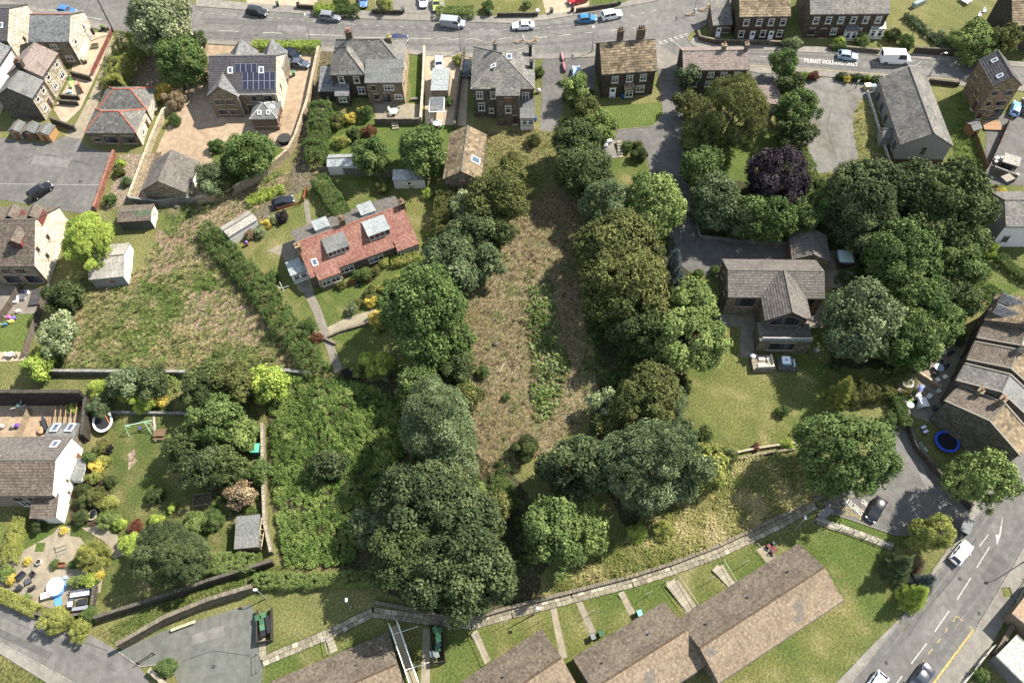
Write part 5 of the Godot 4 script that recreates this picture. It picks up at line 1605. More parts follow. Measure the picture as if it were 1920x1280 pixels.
	house({"n": "terraced_house", "l": "dark stone terrace with stone slate roof at the road junction", "A": [1386, 31], "B": [1485, 30], "D": 9.0, "h": 5.6, "rise": 2.4, "rs": "stoneslate", "wc": C(92, 84, 70), "win": row("f", 3.4, 1.1, 1.4, "w", [0.16, 0.42, 0.66, 0.9]) + row("f", 0.8, 1.1, 1.4, "w", [0.12, 0.56, 0.9]) + row("f", 0.05, 0.95, 2.0, "d", [0.35, 0.73])})
	house({"n": "terraced_house", "l": "long dark stone terrace with grey slate roof and white glazed porches", "A": [1519, 26], "B": [1671, 25], "D": 10.0, "h": 5.6, "rise": 2.6, "rs": "oldslate", "wc": C(92, 84, 72), "wl": C(120, 112, 96), "win": row("f", 3.3, 1.1, 1.4, "w", [0.1, 0.26, 0.42, 0.58, 0.74, 0.9]) + [["f", 0.09, 0.8, 1.1, 1.4, "n"], ["f", 0.24, 0.05, 0.95, 2.0, "e"], ["f", 0.38, 0.8, 1.2, 1.3, "w"], ["f", 0.7, 0.8, 1.2, 1.3, "w"]], "sky": [["f", 0.13, 0.95, 0.9, 0.9], ["f", 0.28, 0.95, 0.8, 0.9]]})
	house({"n": "annexe", "c": "outbuilding", "l": "low stone annexe with dark lean-to roof and white door at the terrace's end", "A": [1336, 48], "B": [1376, 46], "D": 5.6, "h": 2.8, "rise": 1.8, "roof": "mono", "rs": "oldslate", "wc": C(112, 102, 86), "win": [["f", 0.36, 0.05, 0.9, 2.0, "d"], ["f", 0.75, 1.0, 1.0, 0.9, "n"]]})
	for q in [[1588, 58, 1612, 58, "white framed glass porch with dark roof, left of two on the long terrace", C(96, 100, 102), "felt"], [1634, 54, 1662, 54, "white porch with ribbed glass roof, right of two on the long terrace", C(206, 208, 208), "sheet"]]:
		house({"n": "porch", "c": "porch", "l": q[4], "A": [q[0], q[1]], "B": [q[2], q[3]], "D": 2.0, "h": 2.4, "rise": 0.7, "roof": "mono", "rs": q[6], "wc": C(214, 214, 210), "wm": "plain", "ov": 0.1, "gut": false, "win": row("f", 0.6, 0.9, 1.4, "w", [0.25, 0.75])})
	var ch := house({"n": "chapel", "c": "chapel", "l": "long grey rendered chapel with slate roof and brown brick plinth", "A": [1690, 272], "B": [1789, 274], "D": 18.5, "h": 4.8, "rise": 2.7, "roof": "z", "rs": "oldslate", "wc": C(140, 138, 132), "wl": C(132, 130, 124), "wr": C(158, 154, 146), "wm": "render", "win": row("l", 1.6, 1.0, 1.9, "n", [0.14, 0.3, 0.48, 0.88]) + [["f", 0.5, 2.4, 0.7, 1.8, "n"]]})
	var pb := MB.new()
	pb.col = C(104, 82, 70)
	var cd: Array = ch.get_meta("dim")
	pb.box(Vector3(0, 0.1, 0), Vector3(cd[0] + 0.12, 2.4, cd[1] + 0.12))
	obj("plinth", pb, "stone", ch)
	wing(ch, {"h": 2.8, "rise": 0.9, "roof": "z", "rs": "felt", "wc": C(150, 146, 138), "wm": "render", "gut": false}, 2.4, 1.9, -6.1, 3.8, -PI / 2)
	house({"n": "tall_house", "l": "tall three storey stone house with ribbed dark roof beside the timber deck", "A": [1864, 162], "B": [1919, 160], "D": 7.8, "h": 7.8, "rise": 1.9, "roof": "z", "rs": "darktile", "wc": C(156, 134, 102), "wl": C(132, 114, 88), "sky": [["l", 0.25, 0.6, 0.7, 0.9], ["l", 0.8, 0.45, 0.7, 0.9]], "win": [["f", 0.2, 5.6, 0.7, 0.9, "n"], ["f", 0.7, 5.6, 1.4, 0.9, "n"], ["f", 0.2, 3.2, 0.7, 0.9, "n"], ["f", 0.68, 3.2, 1.6, 1.0, "n"], ["f", 0.14, 0.2, 0.9, 2.0, "e"], ["f", 0.42, 1.0, 0.6, 0.9, "n"], ["f", 0.78, 0.4, 1.7, 1.9, "n"], ["l", 0.2, 4.2, 0.6, 1.0, "n"], ["l", 0.55, 3.0, 0.6, 1.0, "n"], ["l", 0.75, 0.8, 0.9, 2.0, "e"]]})
	house({"n": "corner_house", "l": "stone slated house cut off by the picture's top right corner", "A": [1898, 47], "B": [1990, 47], "D": 9.0, "h": 6.0, "rise": 2.6, "rs": "stoneslate", "wc": C(80, 74, 66)})
	house({"n": "outbuilding", "c": "outbuilding", "l": "stone slated outbuilding with a gable facing the red roofed bungalow", "A": [830, 336], "B": [902, 339], "D": 12.0, "h": 4.8, "rise": 1.9, "roof": "z", "rs": "stoneslate", "wc": C(122, 114, 100), "win": [["f", 0.5, 3.4, 0.9, 1.0, "b"], ["f", 0.32, 0.0, 1.2, 2.0, "e"]], "sky": [["r", 0.35, 0.35, 1.4, 1.6]]})
	shed({"l": "grey metal roofed garden shed with white walls behind the timber fence", "A": [612, 313], "B": [675, 311], "D": 3.2, "h": 2.2, "rise": 0.55, "rs": "sheet", "wc": C(196, 196, 190), "wm": "render"})
	shed({"l": "low white shed with grey mono-pitch roof above the bungalow's top lawn", "A": [735, 338], "B": [797, 337], "D": 2.3, "h": 2.3, "rise": 0.35, "roof": "mono", "rs": "sheet", "wc": C(190, 190, 184), "wm": "render", "win": [["f", 0.5, 0.9, 0.8, 0.8, "w"]]})

# ---------- the buildings lower down the hill ----------
func dormer(o: Node3D, s: float, t: float, w: float, D: float, h: float, roof: String, panes: int, side := "f") -> void:
	# a flat roofed dormer that stands on a slope
	var m: Array = o.get_meta("dim")
	var P0 := on_roof(m, side, s, t)
	var T := Transform3D(Basis() if side == "f" else Basis(Vector3.UP, PI), P0.origin)
	var mb := MB.new()
	mb.col = C(214, 212, 206)
	mb.box(Vector3(0, h * 0.5 - 0.1, -D * 0.5), Vector3(w, h + 0.2, D))
	var b := obj("dormer", mb, "render", o)
	b.transform = T
	var rb := MB.new()
	rng.seed = int(s * 100)
	slope(rb, Vector3(-w / 2 - 0.15, h, 0.2), Vector3(w / 2 + 0.15, h, 0.2), Vector3(w / 2 + 0.15, h + 0.35, -D), Vector3(-w / 2 - 0.15, h + 0.35, -D), roof)
	obj("dormer_roof", rb, "metalroof" if roof == "sheet" else "roof", b)
	for i in panes:
		var pb := MB.new()
		pb.col = C(44, 48, 56)
		pb.box(Vector3(lerpf(-w / 2, w / 2, (i + 0.5) / panes), h * 0.52, 0.02), Vector3(w / panes - 0.18, h * 0.58, 0.06))
		obj("pane", pb, "glass", b)

func gable_dormer(o: Node3D, s: float, t: float, w: float, D: float, h: float, roof: String, cheek: Color, side := "f") -> void:
	var m: Array = o.get_meta("dim")
	var T := Transform3D(Basis() if side == "f" else Basis(Vector3.UP, PI), on_roof(m, side, s, t).origin)
	var mb := MB.new()
	mb.col = cheek
	mb.box(Vector3(0, h * 0.5 - 0.2, -D * 0.5), Vector3(w, h + 0.4, D))
	mb.tri(Vector3(-w / 2, h, 0), Vector3(w / 2, h, 0), Vector3(0, h + w * 0.42, 0))
	var b := obj("dormer", mb, "render", o)
	b.transform = T
	var rb := MB.new()
	slope(rb, Vector3(w / 2 + 0.15, h - 0.1, 0.2), Vector3(w / 2 + 0.15, h - 0.1, -D), Vector3(0, h + w * 0.42 + 0.06, -D), Vector3(0, h + w * 0.42 + 0.06, 0.2), roof)
	slope(rb, Vector3(-w / 2 - 0.15, h - 0.1, -D), Vector3(-w / 2 - 0.15, h - 0.1, 0.2), Vector3(0, h + w * 0.42 + 0.06, 0.2), Vector3(0, h + w * 0.42 + 0.06, -D), roof)
	obj("dormer_roof", rb, "roof", b)
	var pb := MB.new()
	pb.col = C(48, 50, 54)
	for e in [-0.25, 0.25]: pb.box(Vector3(e * w * 0.9, h * 0.5, 0.02), Vector3(w * 0.36, h * 0.62, 0.06))
	obj("pane", pb, "glass", b)

func buildings_low() -> void:
	var cream := C(236, 228, 208)
	var tan_ := C(152, 142, 122)
	# red tiled bungalow
	var b := house({"n": "bungalow", "c": "bungalow", "l": "long bungalow with red tiled roof, white dormers and clipped gardens", "A": [581, 524], "B": [783, 444], "D": 11.5, "h": 3.0, "rise": 2.8, "rs": "red", "rs2": "greybrown", "rc": C(176, 112, 92), "wc": C(122, 108, 90), "wr": C(166, 148, 120), "win": row("f", 0.9, 2.6, 1.2, "w", [0.32, 0.6]), "chim": [[-1.2, -0.5, 7.2, 0.9, 1.1, 3, C(120, 106, 86)], [9.4, 0.2, 6.9, 0.8, 1.0, 2, C(112, 98, 80)], [-9.6, 1.2, 6.5, 0.8, 1.0, 1, C(150, 132, 104)]], "sky": [["f", 0.08, 0.32, 0.8, 1.1]]})
	dormer(b, 0.31, 0.3, 3.7, 3.0, 1.35, "felt", 5)
	dormer(b, 0.7, 0.34, 3.7, 3.1, 1.5, "sheet", 4)
	dormer(b, 0.74, 0.35, 2.4, 2.6, 1.6, "sheet", 2, "b")
	dormer(b, 0.31, 0.35, 2.4, 2.8, 1.6, "sheet", 2, "b")
	for x in [-6.6, 7.6]:
		wing(b, {"h": 2.7, "rise": 0.7, "roof": "mono", "rs": "red", "wc": C(140, 126, 104), "gut": false, "ov": 0.12, "win": row("f", 0.8, 1.5, 1.4, "w", [0.27, 0.73]) + [["l", 0.5, 0.8, 0.9, 1.4, "w"], ["r", 0.5, 0.8, 0.9, 1.4, "w"]]}, 3.7, 1.4, x, 6.6)
	wing(b, {"h": 2.2, "rise": 0.5, "roof": "mono", "rs": "sheet", "wc": C(216, 216, 212), "wm": "plain", "gut": false, "ov": 0.1, "win": row("f", 0.7, 1.0, 1.2, "w", [0.28, 0.72])}, 2.8, 2.6, -11.0, 3.2)
	# left-hand side
	shed({"n": "store_shed", "l": "pale corrugated shed with white end wall in the rough field", "A": [165, 525], "B": [231, 518], "D": 7.5, "h": 2.6, "rise": 1.2, "rs": "asbestos", "wc": C(132, 134, 132), "wr": C(222, 220, 212), "wm": "render", "win": [["f", 0.6, 1.2, 0.8, 0.6, "b"], ["r", 0.5, 0.0, 2.2, 2.1, "g"]]})
	var s2 := shed({"l": "old timber shed with patched brown and green roof below the garage", "A": [218, 417], "B": [282, 413], "D": 3.9, "h": 2.3, "rise": 0.5, "rs": "browntile", "wc": C(88, 88, 84), "wr": C(214, 212, 204), "win": [["r", 0.6, 0.0, 0.9, 1.8, "d"]]})
	var gp := MB.new()
	var sd: Array = s2.get_meta("dim")
	slope(gp, Vector3(0.1, 2.3, sd[1] / 2 + 0.1), Vector3(sd[0] / 2 + 0.1, 2.3, sd[1] / 2 + 0.1), Vector3(sd[0] / 2 + 0.1, 2.95, 0), Vector3(0.1, 2.95, 0), "greensheet")
	obj("roof_patch", gp, "roof", s2)
	shed({"l": "long low shed with grey asbestos roof beside the bungalow's drive", "A": [428, 446], "B": [482, 410], "D": 2.9, "h": 2.3, "rise": 0.45, "rs": "asbestos", "wc": C(206, 206, 200), "wm": "render", "wr": C(220, 218, 212)})
	var b22 := house({"n": "semi_house", "l": "brown tiled house with cream gable and small dormers below the tarmac yard", "A": [-110, 499], "B": [64, 498], "D": 13.3, "h": 5.2, "rise": 3.9, "rs": "browntile", "wc": tan_, "wr": cream, "gc": C(74, 66, 60), "win": [["f", 0.79, 3.0, 1.5, 1.1, "n"], ["f", 0.86, 0.3, 2.4, 2.0, "n"], ["f", 0.62, 0.3, 2.4, 2.0, "n"], ["f", 0.63, 3.0, 1.3, 1.1, "n"], ["r", 0.28, 2.6, 0.7, 1.0, "n"], ["r", 0.22, 5.2, 0.7, 1.0, "n"], ["r", 0.5, 4.2, 0.7, 1.0, "n"]]})
	gable_dormer(b22, 0.83, 0.36, 1.9, 3.0, 1.4, "browntile", C(120, 60, 52))
	gable_dormer(b22, 0.06, 0.5, 1.9, 2.6, 1.4, "browntile", C(120, 60, 52), "b")
	gable_dormer(b22, 0.3, 0.5, 1.9, 2.6, 1.4, "browntile", C(120, 60, 52), "b")
	var b23 := house({"n": "cottage", "l": "white gabled cottage with brown tiled roof beside the swing garden", "A": [-80, 930], "B": [98, 929], "D": 9.4, "h": 4.8, "rise": 1.9, "rs": "browntile", "rs2": "greybrown", "wc": C(130, 118, 100), "wr": C(232, 230, 226), "wm": "render", "win": [["f", 0.72, 2.4, 1.2, 1.1, "n"], ["f", 0.55, 2.4, 1.2, 1.1, "n"], ["f", 0.6, 0.2, 2.2, 1.9, "w"], ["r", 0.35, 2.0, 0.35, 0.5, "n"], ["r", 0.2, 0.6, 0.3, 0.6, "n"], ["r", 0.82, 0.6, 1.0, 1.4, "h"]], "sky": [["b", 0.12, 0.3, 0.9, 1.3]], "chim": [[-2.2, -0.3, 7.6, 1.0, 1.2, 2, C(206, 196, 176)]]})
	wing(b23, {"h": 2.5, "rise": 1.0, "roof": "mono", "rs": "browntile", "wc": C(210, 206, 198), "wr": C(230, 228, 222), "wm": "render"}, 3.6, 2.8, 5.0, 7.0)
	wing(b23, {"h": 3.4, "rise": 0.5, "roof": "mono", "rs": "felt", "wc": C(140, 130, 112), "sky": [["f", 0.25, 0.5, 0.9, 1.6], ["f", 0.75, 0.5, 0.9, 1.6]]}, 4.6, 2.8, 4.2, -7.4, PI)
	wing(b23, {"h": 1.3, "rise": 0.4, "roof": "mono", "rs": "felt", "wc": C(236, 234, 230), "wm": "render", "gut": false}, 3.4, 1.2, 7.9, -0.8, PI / 2)
	shed({"l": "grey felt roofed garden shed against the overgrown boundary", "A": [438, 1030], "B": [485, 1025], "D": 4.7, "h": 2.2, "rise": 0.4, "roof": "mono", "rs": "felt", "wc": C(120, 110, 92)})
	# the modern house
	var m := house({"n": "modern_house", "l": "modern stone house with ribbed grey roof and arched balcony above the lawn", "A": [1364, 556], "B": [1549, 559], "D": 7.8, "h": 5.2, "rise": 1.9, "rs": "greybrown", "wc": C(140, 126, 104), "wl": C(118, 108, 90), "win": [["f", 0.2, 2.4, 3.0, 2.2, "n"], ["f", 0.86, 2.4, 1.8, 2.2, "n"], ["l", 0.3, 3.4, 0.6, 1.2, "n"], ["l", 0.75, 3.4, 0.6, 1.2, "n"]]})
	wing(m, {"h": 5.3, "rise": 2.2, "roof": "z", "rs": "greybrown", "ve": 0.9, "wc": C(128, 118, 100), "win": [["f", 0.5, 2.9, 4.4, 2.3, "n"]]}, 6.7, 6.5, 1.15, 7.6)
	wing(m, {"h": 2.7, "rise": 0.0, "roof": "flat", "rcol": C(112, 106, 98), "ov": 0.05, "wc": C(126, 118, 102), "win": [["f", 0.45, 0.5, 3.9, 1.9, "n"]]}, 8.2, 3.4, 1.1, 10.8)
	var ab := MB.new()
	ab.col = C(112, 104, 92)
	var prev := Vector3(-3.2, 2.8, 8.1)
	for i in range(1, 13):
		var a := PI - PI * i / 12.0
		var q := Vector3(cos(a) * 3.2, 2.8 + sin(a) * 3.2, 8.1)
		ab.bar(prev + Vector3(1.15, 0, 0), q + Vector3(1.15, 0, 0), 0.28)
		prev = q
	obj("arch", ab, "wood", m)
	var rb := MB.new()
	rb.col = C(190, 186, 176)
	rb.bar(Vector3(-2.8, 3.75, 10.7), Vector3(5.0, 3.75, 10.7), 0.1)
	for i in 9: rb.bar(Vector3(-2.8 + i * 0.97, 2.8, 10.7), Vector3(-2.8 + i * 0.97, 3.7, 10.7), 0.06)
	obj("railing", rb, "plain", m)
	var gb := MB.new()
	gb.col = C(120, 134, 136)
	gb.box(Vector3(1.1, 3.25, 10.68), Vector3(7.6, 0.8, 0.03))
	obj("balustrade", gb, "glass", m)
	house({"n": "garage", "c": "garage", "l": "ribbed grey roofed garage behind the modern house", "A": [1486, 487], "B": [1558, 492], "D": 6.2, "h": 3.0, "rise": 1.5, "roof": "z", "rs": "greybrown", "wc": tan_, "win": [["l", 0.5, 0.0, 2.6, 2.2, "h"]]})
	# terrace on the right
	var dk := C(122, 116, 106)
	house({"n": "terraced_house", "cop": 1, "l": "end terrace house with big dark gable above the blue trampoline", "A": [1804, 718], "B": [1770, 754], "D": 12.0, "h": 6.0, "rise": 2.1, "rs": "browntile", "rs2": "stoneslate", "wc": dk, "wr": C(112, 108, 100), "wm": "stone", "chim": [[-1.6, 0.6, 9.4, 0.8, 0.8, 2, C(140, 126, 104)], [-1.6, 3.4, 8.0, 0.7, 0.7, 1, C(130, 118, 98)]]})
	house({"n": "terraced_house", "cop": 1, "l": "terraced house with smooth grey rear roof next to the end gable", "A": [1813, 678], "B": [1792, 716], "D": 11.0, "h": 6.2, "rise": 2.2, "rs": "oldslate", "rs2": "felt", "wc": dk, "sky": []})
	house({"n": "terraced_house", "cop": 1, "l": "stone slated terraced house, third up from the end gable", "A": [1831, 637], "B": [1812, 677], "D": 10.5, "h": 6.1, "rise": 2.2, "rs": "browntile", "rs2": "stoneslate", "wc": dk, "chim": [[-2.2, -0.4, 9.8, 0.9, 0.9, 2, C(176, 168, 148)]]})
	house({"n": "terraced_house", "cop": 1, "l": "brown tiled terraced house below the one with two pointed dormers", "A": [1848, 599], "B": [1831, 636], "D": 10.5, "h": 6.0, "rise": 2.2, "rs": "browntile", "wc": dk, "chim": [[-2.0, 0.3, 9.8, 0.9, 0.9, 2, C(150, 140, 120)]]})
	var td := house({"n": "terraced_house", "l": "stone slated terraced house with two pointed gable dormers", "A": [1872, 548], "B": [1845, 602], "D": 9.4, "h": 6.3, "rise": 2.6, "rs": "stoneslate", "wc": dk})
	gable_dormer(td, 0.22, 0.06, 2.0, 4.0, 1.0, "slate", C(120, 112, 98))
	gable_dormer(td, 0.66, 0.06, 2.0, 4.0, 1.0, "slate", C(120, 112, 98))
	house({"n": "rendered_house", "l": "white rendered house with grey slate roof on the lane right of the wood", "A": [1886, 424], "B": [1985, 424], "D": 8.0, "h": 5.6, "rise": 2.0, "rs": "oldslate", "wc": C(208, 206, 206), "wm": "render", "wl": C(140, 136, 130), "win": [["f", 0.2, 1.5, 1.0, 1.2, "n"]]})
	house({"n": "summer_house", "c": "summer house", "l": "small summer house with flat cream roof and dark glass front", "A": [1879, 302], "B": [1912, 314], "D": 2.4, "h": 2.3, "rise": 0.15, "roof": "mono", "rs": "asbestos", "wc": C(92, 84, 76), "wm": "wood", "gut": false, "win": row("f", 0.1, 1.2, 1.9, "n", [0.25, 0.75])})
	house({"n": "flat_garage", "c": "garage", "l": "pale flat roofed garage below the mossy wall at the bottom right", "A": [1868, 1230], "B": [1925, 1290], "D": 4.6, "h": 3.0, "rise": 0.1, "roof": "flat", "rcol": C(176, 178, 172), "wc": C(110, 108, 106), "wm": "render"})
	house({"n": "flat_building", "c": "building", "l": "tan flat roofed building at the right edge above the pale garage", "A": [1898, 1150], "B": [1960, 1205], "D": 8.0, "h": 3.4, "rise": 0.1, "roof": "flat", "rcol": C(168, 138, 110), "wc": C(130, 112, 92), "wm": "render"})
	# rows of bungalows at the bottom
	for q in [[1345, 1283, 1586, 1122, "long bungalow row ending beside the triangular lawn", 9.2], [1145, 1364, 1327, 1245, "bungalow row stepped below the one ending at the triangular lawn", 9.5], [933, 1409, 1092, 1297, "bungalow row between two washing lawns at the bottom edge", 9.5], [535, 1421, 771, 1315, "bungalow row with scaffolding at its end", 9.5]]:
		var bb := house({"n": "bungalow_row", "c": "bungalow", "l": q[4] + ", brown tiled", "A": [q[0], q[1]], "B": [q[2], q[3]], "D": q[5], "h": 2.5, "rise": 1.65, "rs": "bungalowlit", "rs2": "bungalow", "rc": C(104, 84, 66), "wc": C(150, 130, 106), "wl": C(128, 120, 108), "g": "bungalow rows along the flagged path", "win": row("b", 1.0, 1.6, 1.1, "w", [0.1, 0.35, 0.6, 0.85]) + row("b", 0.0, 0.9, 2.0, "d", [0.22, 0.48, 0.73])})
		var bd: Array = bb.get_meta("dim")
		for i in int(bd[0] / 6.5):
			var vb := MB.new()
			vb.col = C(66, 66, 70)
			vb.tube([Vector3(0, -0.1, 0), Vector3(0, 0.4, 0), Vector3(0, 0.45, 0)], [0.1, 0.1, 0.16], 8)
			var vo := obj("roof_vent", vb, "plain", bb)
			vo.position = on_roof(bd, "b", (i + 0.6) / int(bd[0] / 6.5), 0.52).origin

# ---------- walls, fences and hedges ----------
func walls() -> void:
	var st := C(116, 106, 90)
	var dk := C(88, 82, 72)
	var pale := C(168, 152, 124)
	var grey := C(128, 126, 122)
	for q in [
		[[600, 99, 579, 200, 557, 265, 542, 293, 490, 337, 420, 374, 372, 382], 1.7, 0.4, pale, "long curving stone wall between the sandy drive and the grassy track"],
		[[390, 90, 378, 112, 352, 168], 1.7, 0.35, pale, "pale wall left of the solar panelled house"],
		[[346, 176, 338, 200, 310, 216, 290, 262, 246, 379], 1.5, 0.35, C(180, 166, 138), "cream capped wall running down beside the hipped cottage"],
		[[246, 379, 300, 386, 345, 378, 372, 382], 1.3, 0.35, grey, "low rendered wall behind the old patched shed"],
		[[217, 290, 201, 335, 180, 396], 1.2, 0.3, C(150, 98, 78), "stepped orange brick wall along the tarmac yard"],
		[[135, 143, 172, 152], 1.2, 0.3, dk, "short dark garden wall below the corner house, topmost of four"],
		[[114, 185, 150, 187], 1.0, 0.3, dk, "short dark garden wall by the children's slide, second of four"],
		[[112, 195, 148, 198], 1.0, 0.3, dk, "short dark garden wall below the slide, third of four"],
		[[98, 231, 143, 246], 1.4, 0.3, dk, "dark garden wall above the three sheds, lowest of four"],
		[[797, 98, 794, 170, 790, 232], 1.6, 0.3, C(186, 176, 152), "pale wall between the villa's patio and the narrow garage"],
		[[871, 100, 862, 165, 853, 244], 1.5, 0.35, dk, "dark stone wall between the driveway and the square villa"],
		[[703, 233, 788, 233], 1.4, 0.3, C(122, 112, 98), "retaining wall holding up the villa's patio"],
		[[93, 702, 220, 703, 412, 704], 1.3, 0.4, grey, "grey retaining wall along the bottom of the rough field"],
		[[526, 700, 586, 706], 1.3, 0.45, grey, "short end of grey wall under the bungalow's diagonal hedge"],
		[[-10, 758, 172, 758], 4.2, 0.5, C(70, 66, 60), "tall dark retaining wall behind the white cottage's yard"],
		[[172, 758, 166, 828], 2.4, 0.4, C(74, 70, 64), "dark side wall between the cottage yard and the trampoline"],
		[[495, 800, 497, 905, 500, 985, 512, 1040], 1.4, 0.35, C(150, 140, 118), "pale boundary wall beside the bramble thicket"],
		[[230, 1215, 252, 1203, 318, 1165, 398, 1132, 480, 1107], 2.3, 0.5, st, "stone retaining wall curving above the grey car park"],
		[[186, 1164, 262, 1140, 335, 1117, 400, 1094, 470, 1072, 515, 1058], 1.9, 0.4, dk, "dark boundary wall along the top of the grass verge"],
		[[-10, 1122, 30, 1137, 72, 1153], 0.8, 0.3, C(150, 144, 134), "low pale wall between the patio hedge and the lower road"],
		[[72, 1153, 110, 1160, 175, 1152, 182, 1100], 1.0, 0.3, dk, "low dark wall round the paddling pool patio"],
		[[700, 1130, 760, 1142, 840, 1160, 884, 1161, 960, 1139, 1074, 1110, 1186, 1081, 1262, 1057, 1348, 1024, 1460, 971, 1545, 930], 0.5, 0.4, st, "long stone retaining wall above the flagged footpath"],
		[[1382, 850, 1420, 842, 1490, 832], 0.5, 0.25, pale, "upper of two low walls edging the modern house's lawn"],
		[[1388, 861, 1425, 853, 1488, 844], 0.5, 0.25, C(130, 120, 100), "lower of two low walls edging the modern house's lawn"],
		[[1701, 803, 1714, 840, 1770, 906, 1818, 955], 1.3, 0.4, dk, "dark stone wall between the car park and the blue trampoline"],
		[[1308, 64, 1312, 76, 1345, 83, 1420, 84, 1505, 88], 1.0, 0.35, st, "curved stone wall round the terrace's corner garden"],
		[[1553, 92, 1606, 96, 1648, 100], 0.9, 0.35, st, "stone wall before the long terrace's porches"],
		[[1712, 100, 1787, 104], 1.4, 0.35, dk, "dark wall below the dry grass garden by the white van"],
		[[1486, 141, 1534, 146], 0.8, 0.4, dk, "mossy wall left of the chapel forecourt entrance"],
		[[1569, 147, 1612, 150, 1654, 153], 0.9, 0.4, dk, "dark flower topped wall right of the chapel forecourt entrance"],
		[[1741, 155, 1797, 161], 0.9, 0.45, dk, "overgrown wall between the chapel and the tall house"],
		[[1625, 175, 1640, 220, 1652, 262, 1676, 330], 0.6, 0.25, C(190, 186, 176), "white capped low wall along the chapel's side"],
		[[1226, 343, 1260, 345], 0.9, 0.3, grey, "grey wall end beside the drive's timber gate"],
		[[698, 26, 756, 27], 0.9, 0.3, dk, "dark front wall behind the two bins on the main road"],
		[[932, 32, 1008, 31], 0.9, 0.3, dk, "dark front wall behind the white saloon"],
		[[1080, 24, 1157, 12], 0.9, 0.3, dk, "front wall below the red car's drive"],
		[[557, 16, 660, 22], 0.9, 0.3, dk, "front wall behind the grey off-roader"],
		[[1702, 690, 1762, 729], 0.8, 0.3, pale, "pale wall below the terrace with two round tables"],
		[[1860, 1230, 1897, 1166], 1.3, 0.5, C(110, 98, 80), "mossy rubble wall beside the pale flat garage"],
		[[1858, 324, 1902, 341], 1.6, 0.3, C(120, 116, 110), "pale capped wall below the summer house"],
		[[630, 646, 600, 632, 590, 622], 0.4, 0.3, st, "low rockery wall at the bungalow's gravel bed"],
		[[600, 640, 640, 622, 690, 608], 0.5, 0.35, st, "low stone wall across the bungalow's lower lawn"],
		[[715, 590, 745, 572, 790, 556], 0.5, 0.35, dk, "low dark stone edging below the bungalow's round shrubs"],
		[[205, 775, 290, 776, 375, 778], 0.5, 0.3, grey, "low wall behind the trampoline garden's shrubs"],
		[[1300, 402, 1312, 446, 1400, 455, 1482, 459], 0.5, 0.3, grey, "low wall edging the planting inside the drive's bend"],
	]:
		wall(q[0], q[1], q[2], q[3], q[4])
	fence([213, 60, 195, 98, 174, 142], 1.2, C(146, 84, 70), "red lattice fence beside the lane in the top left")
	fence([598, 324, 660, 328, 735, 333], 1.7, C(128, 118, 104), "grey timber fence below the metal roofed shed")
	fence([1813, 232, 1830, 275, 1846, 322], 1.7, C(126, 96, 66), "timber fence left of the tall house's narrow lawn")
	fence([1889, 232, 1868, 280, 1848, 322], 1.7, C(120, 90, 62), "timber fence right of the tall house's narrow lawn")
	fence([98, 540, 80, 580, 50, 668], 1.6, C(130, 118, 104), "timber fence between the bright small lawn and the rough field")
	fence([44, 540, 22, 576, -10, 620], 1.6, C(116, 104, 92), "timber fence across the decking behind the cream gable")
	fence([1690, 772, 1696, 790, 1702, 804], 1.2, C(140, 92, 74), "reddish timber fence beside the toy strewn garden")
	fence([1226, 340, 1226, 324], 1.1, C(104, 84, 66), "short brown fence by the drive gate")
	fence([1528, 976, 1600, 1000, 1668, 1027], 1.0, C(196, 196, 190), "white handrail along the short flagged path", {"rails": true, "at": [0.5, 0.95]})
	fence([1801, 1286, 1830, 1248, 1860, 1212], 1.2, C(206, 204, 198), "white railing beside the pavement at the bottom right", {"rails": true, "at": [0.4, 0.8, 1.15]})
	fence([1894, 1148, 1918, 1101, 1940, 1060], 1.2, C(206, 204, 198), "white railing above the tan flat roofed building", {"rails": true, "at": [0.6, 1.1]})
	fence([118, 828, 112, 800], 1.4, C(140, 116, 88), "broken timber fence in the cluttered cottage yard")
	fence([36, 828, 60, 770], 1.5, C(170, 150, 120), "pale timber fence between two cottage yards")
	fence([1440, 240, 1452, 205], 1.4, C(110, 100, 84), "weathered fence behind the brown roofed outbuilding")
	hedge([482, 93, 596, 95], 2.0, 1.7, "lime", "bright clipped hedge between the solar panelled house and the road")
	hedge([257, 92, 240, 125, 222, 168], 4.2, 3.4, "yellowgreen", "row of golden clipped conifers beside the lane", {"loose": 0.3, "size": 0.6})
	hedge([606, 215, 600, 255, 594, 305], 3.6, 3.0, "green", "tall loose hedge between the grassy track and the villa's garden", {"loose": 0.22, "size": 0.56})
	hedge([606, 355, 624, 380, 647, 416], 3.2, 2.4, "green", "thick clipped hedge behind the red roofed bungalow")
	hedge([840, 374, 829, 410, 836, 450], 3.2, 3.2, "olive", "tall rounded hedge right of the red roofed bungalow", {"loose": 0.2})
	hedge([392, 445, 450, 505, 500, 562, 546, 632, 596, 700], 3.2, 2.2, "green", "long overgrown diagonal hedge between field and bungalow", {"loose": 0.5, "size": 0.56})
	hedge([488, 1092, 575, 1093, 660, 1089, 735, 1086], 1.8, 1.6, "light", "low hedge in tree shade above the lower footpath", {"loose": 0.2})
	hedge([392, 1062, 430, 1062, 470, 1060], 2.6, 2.0, "light", "rounded bright hedge below the grey garden shed", {"loose": 0.2})
	hedge([-10, 1112, 25, 1126, 68, 1146], 1.7, 1.4, "yellowgreen", "clipped hedge between the patio and the lower road")
	hedge([42, 985, 32, 1010, 24, 1050], 2.0, 1.6, "yellowgreen", "clipped hedge between two small lawns at the lower left")
	hedge([1588, 742, 1640, 740, 1692, 728], 3.4, 2.4, "olive", "wide dark hedge between the wood and the triangular lawn", {"loose": 0.2, "size": 0.54})
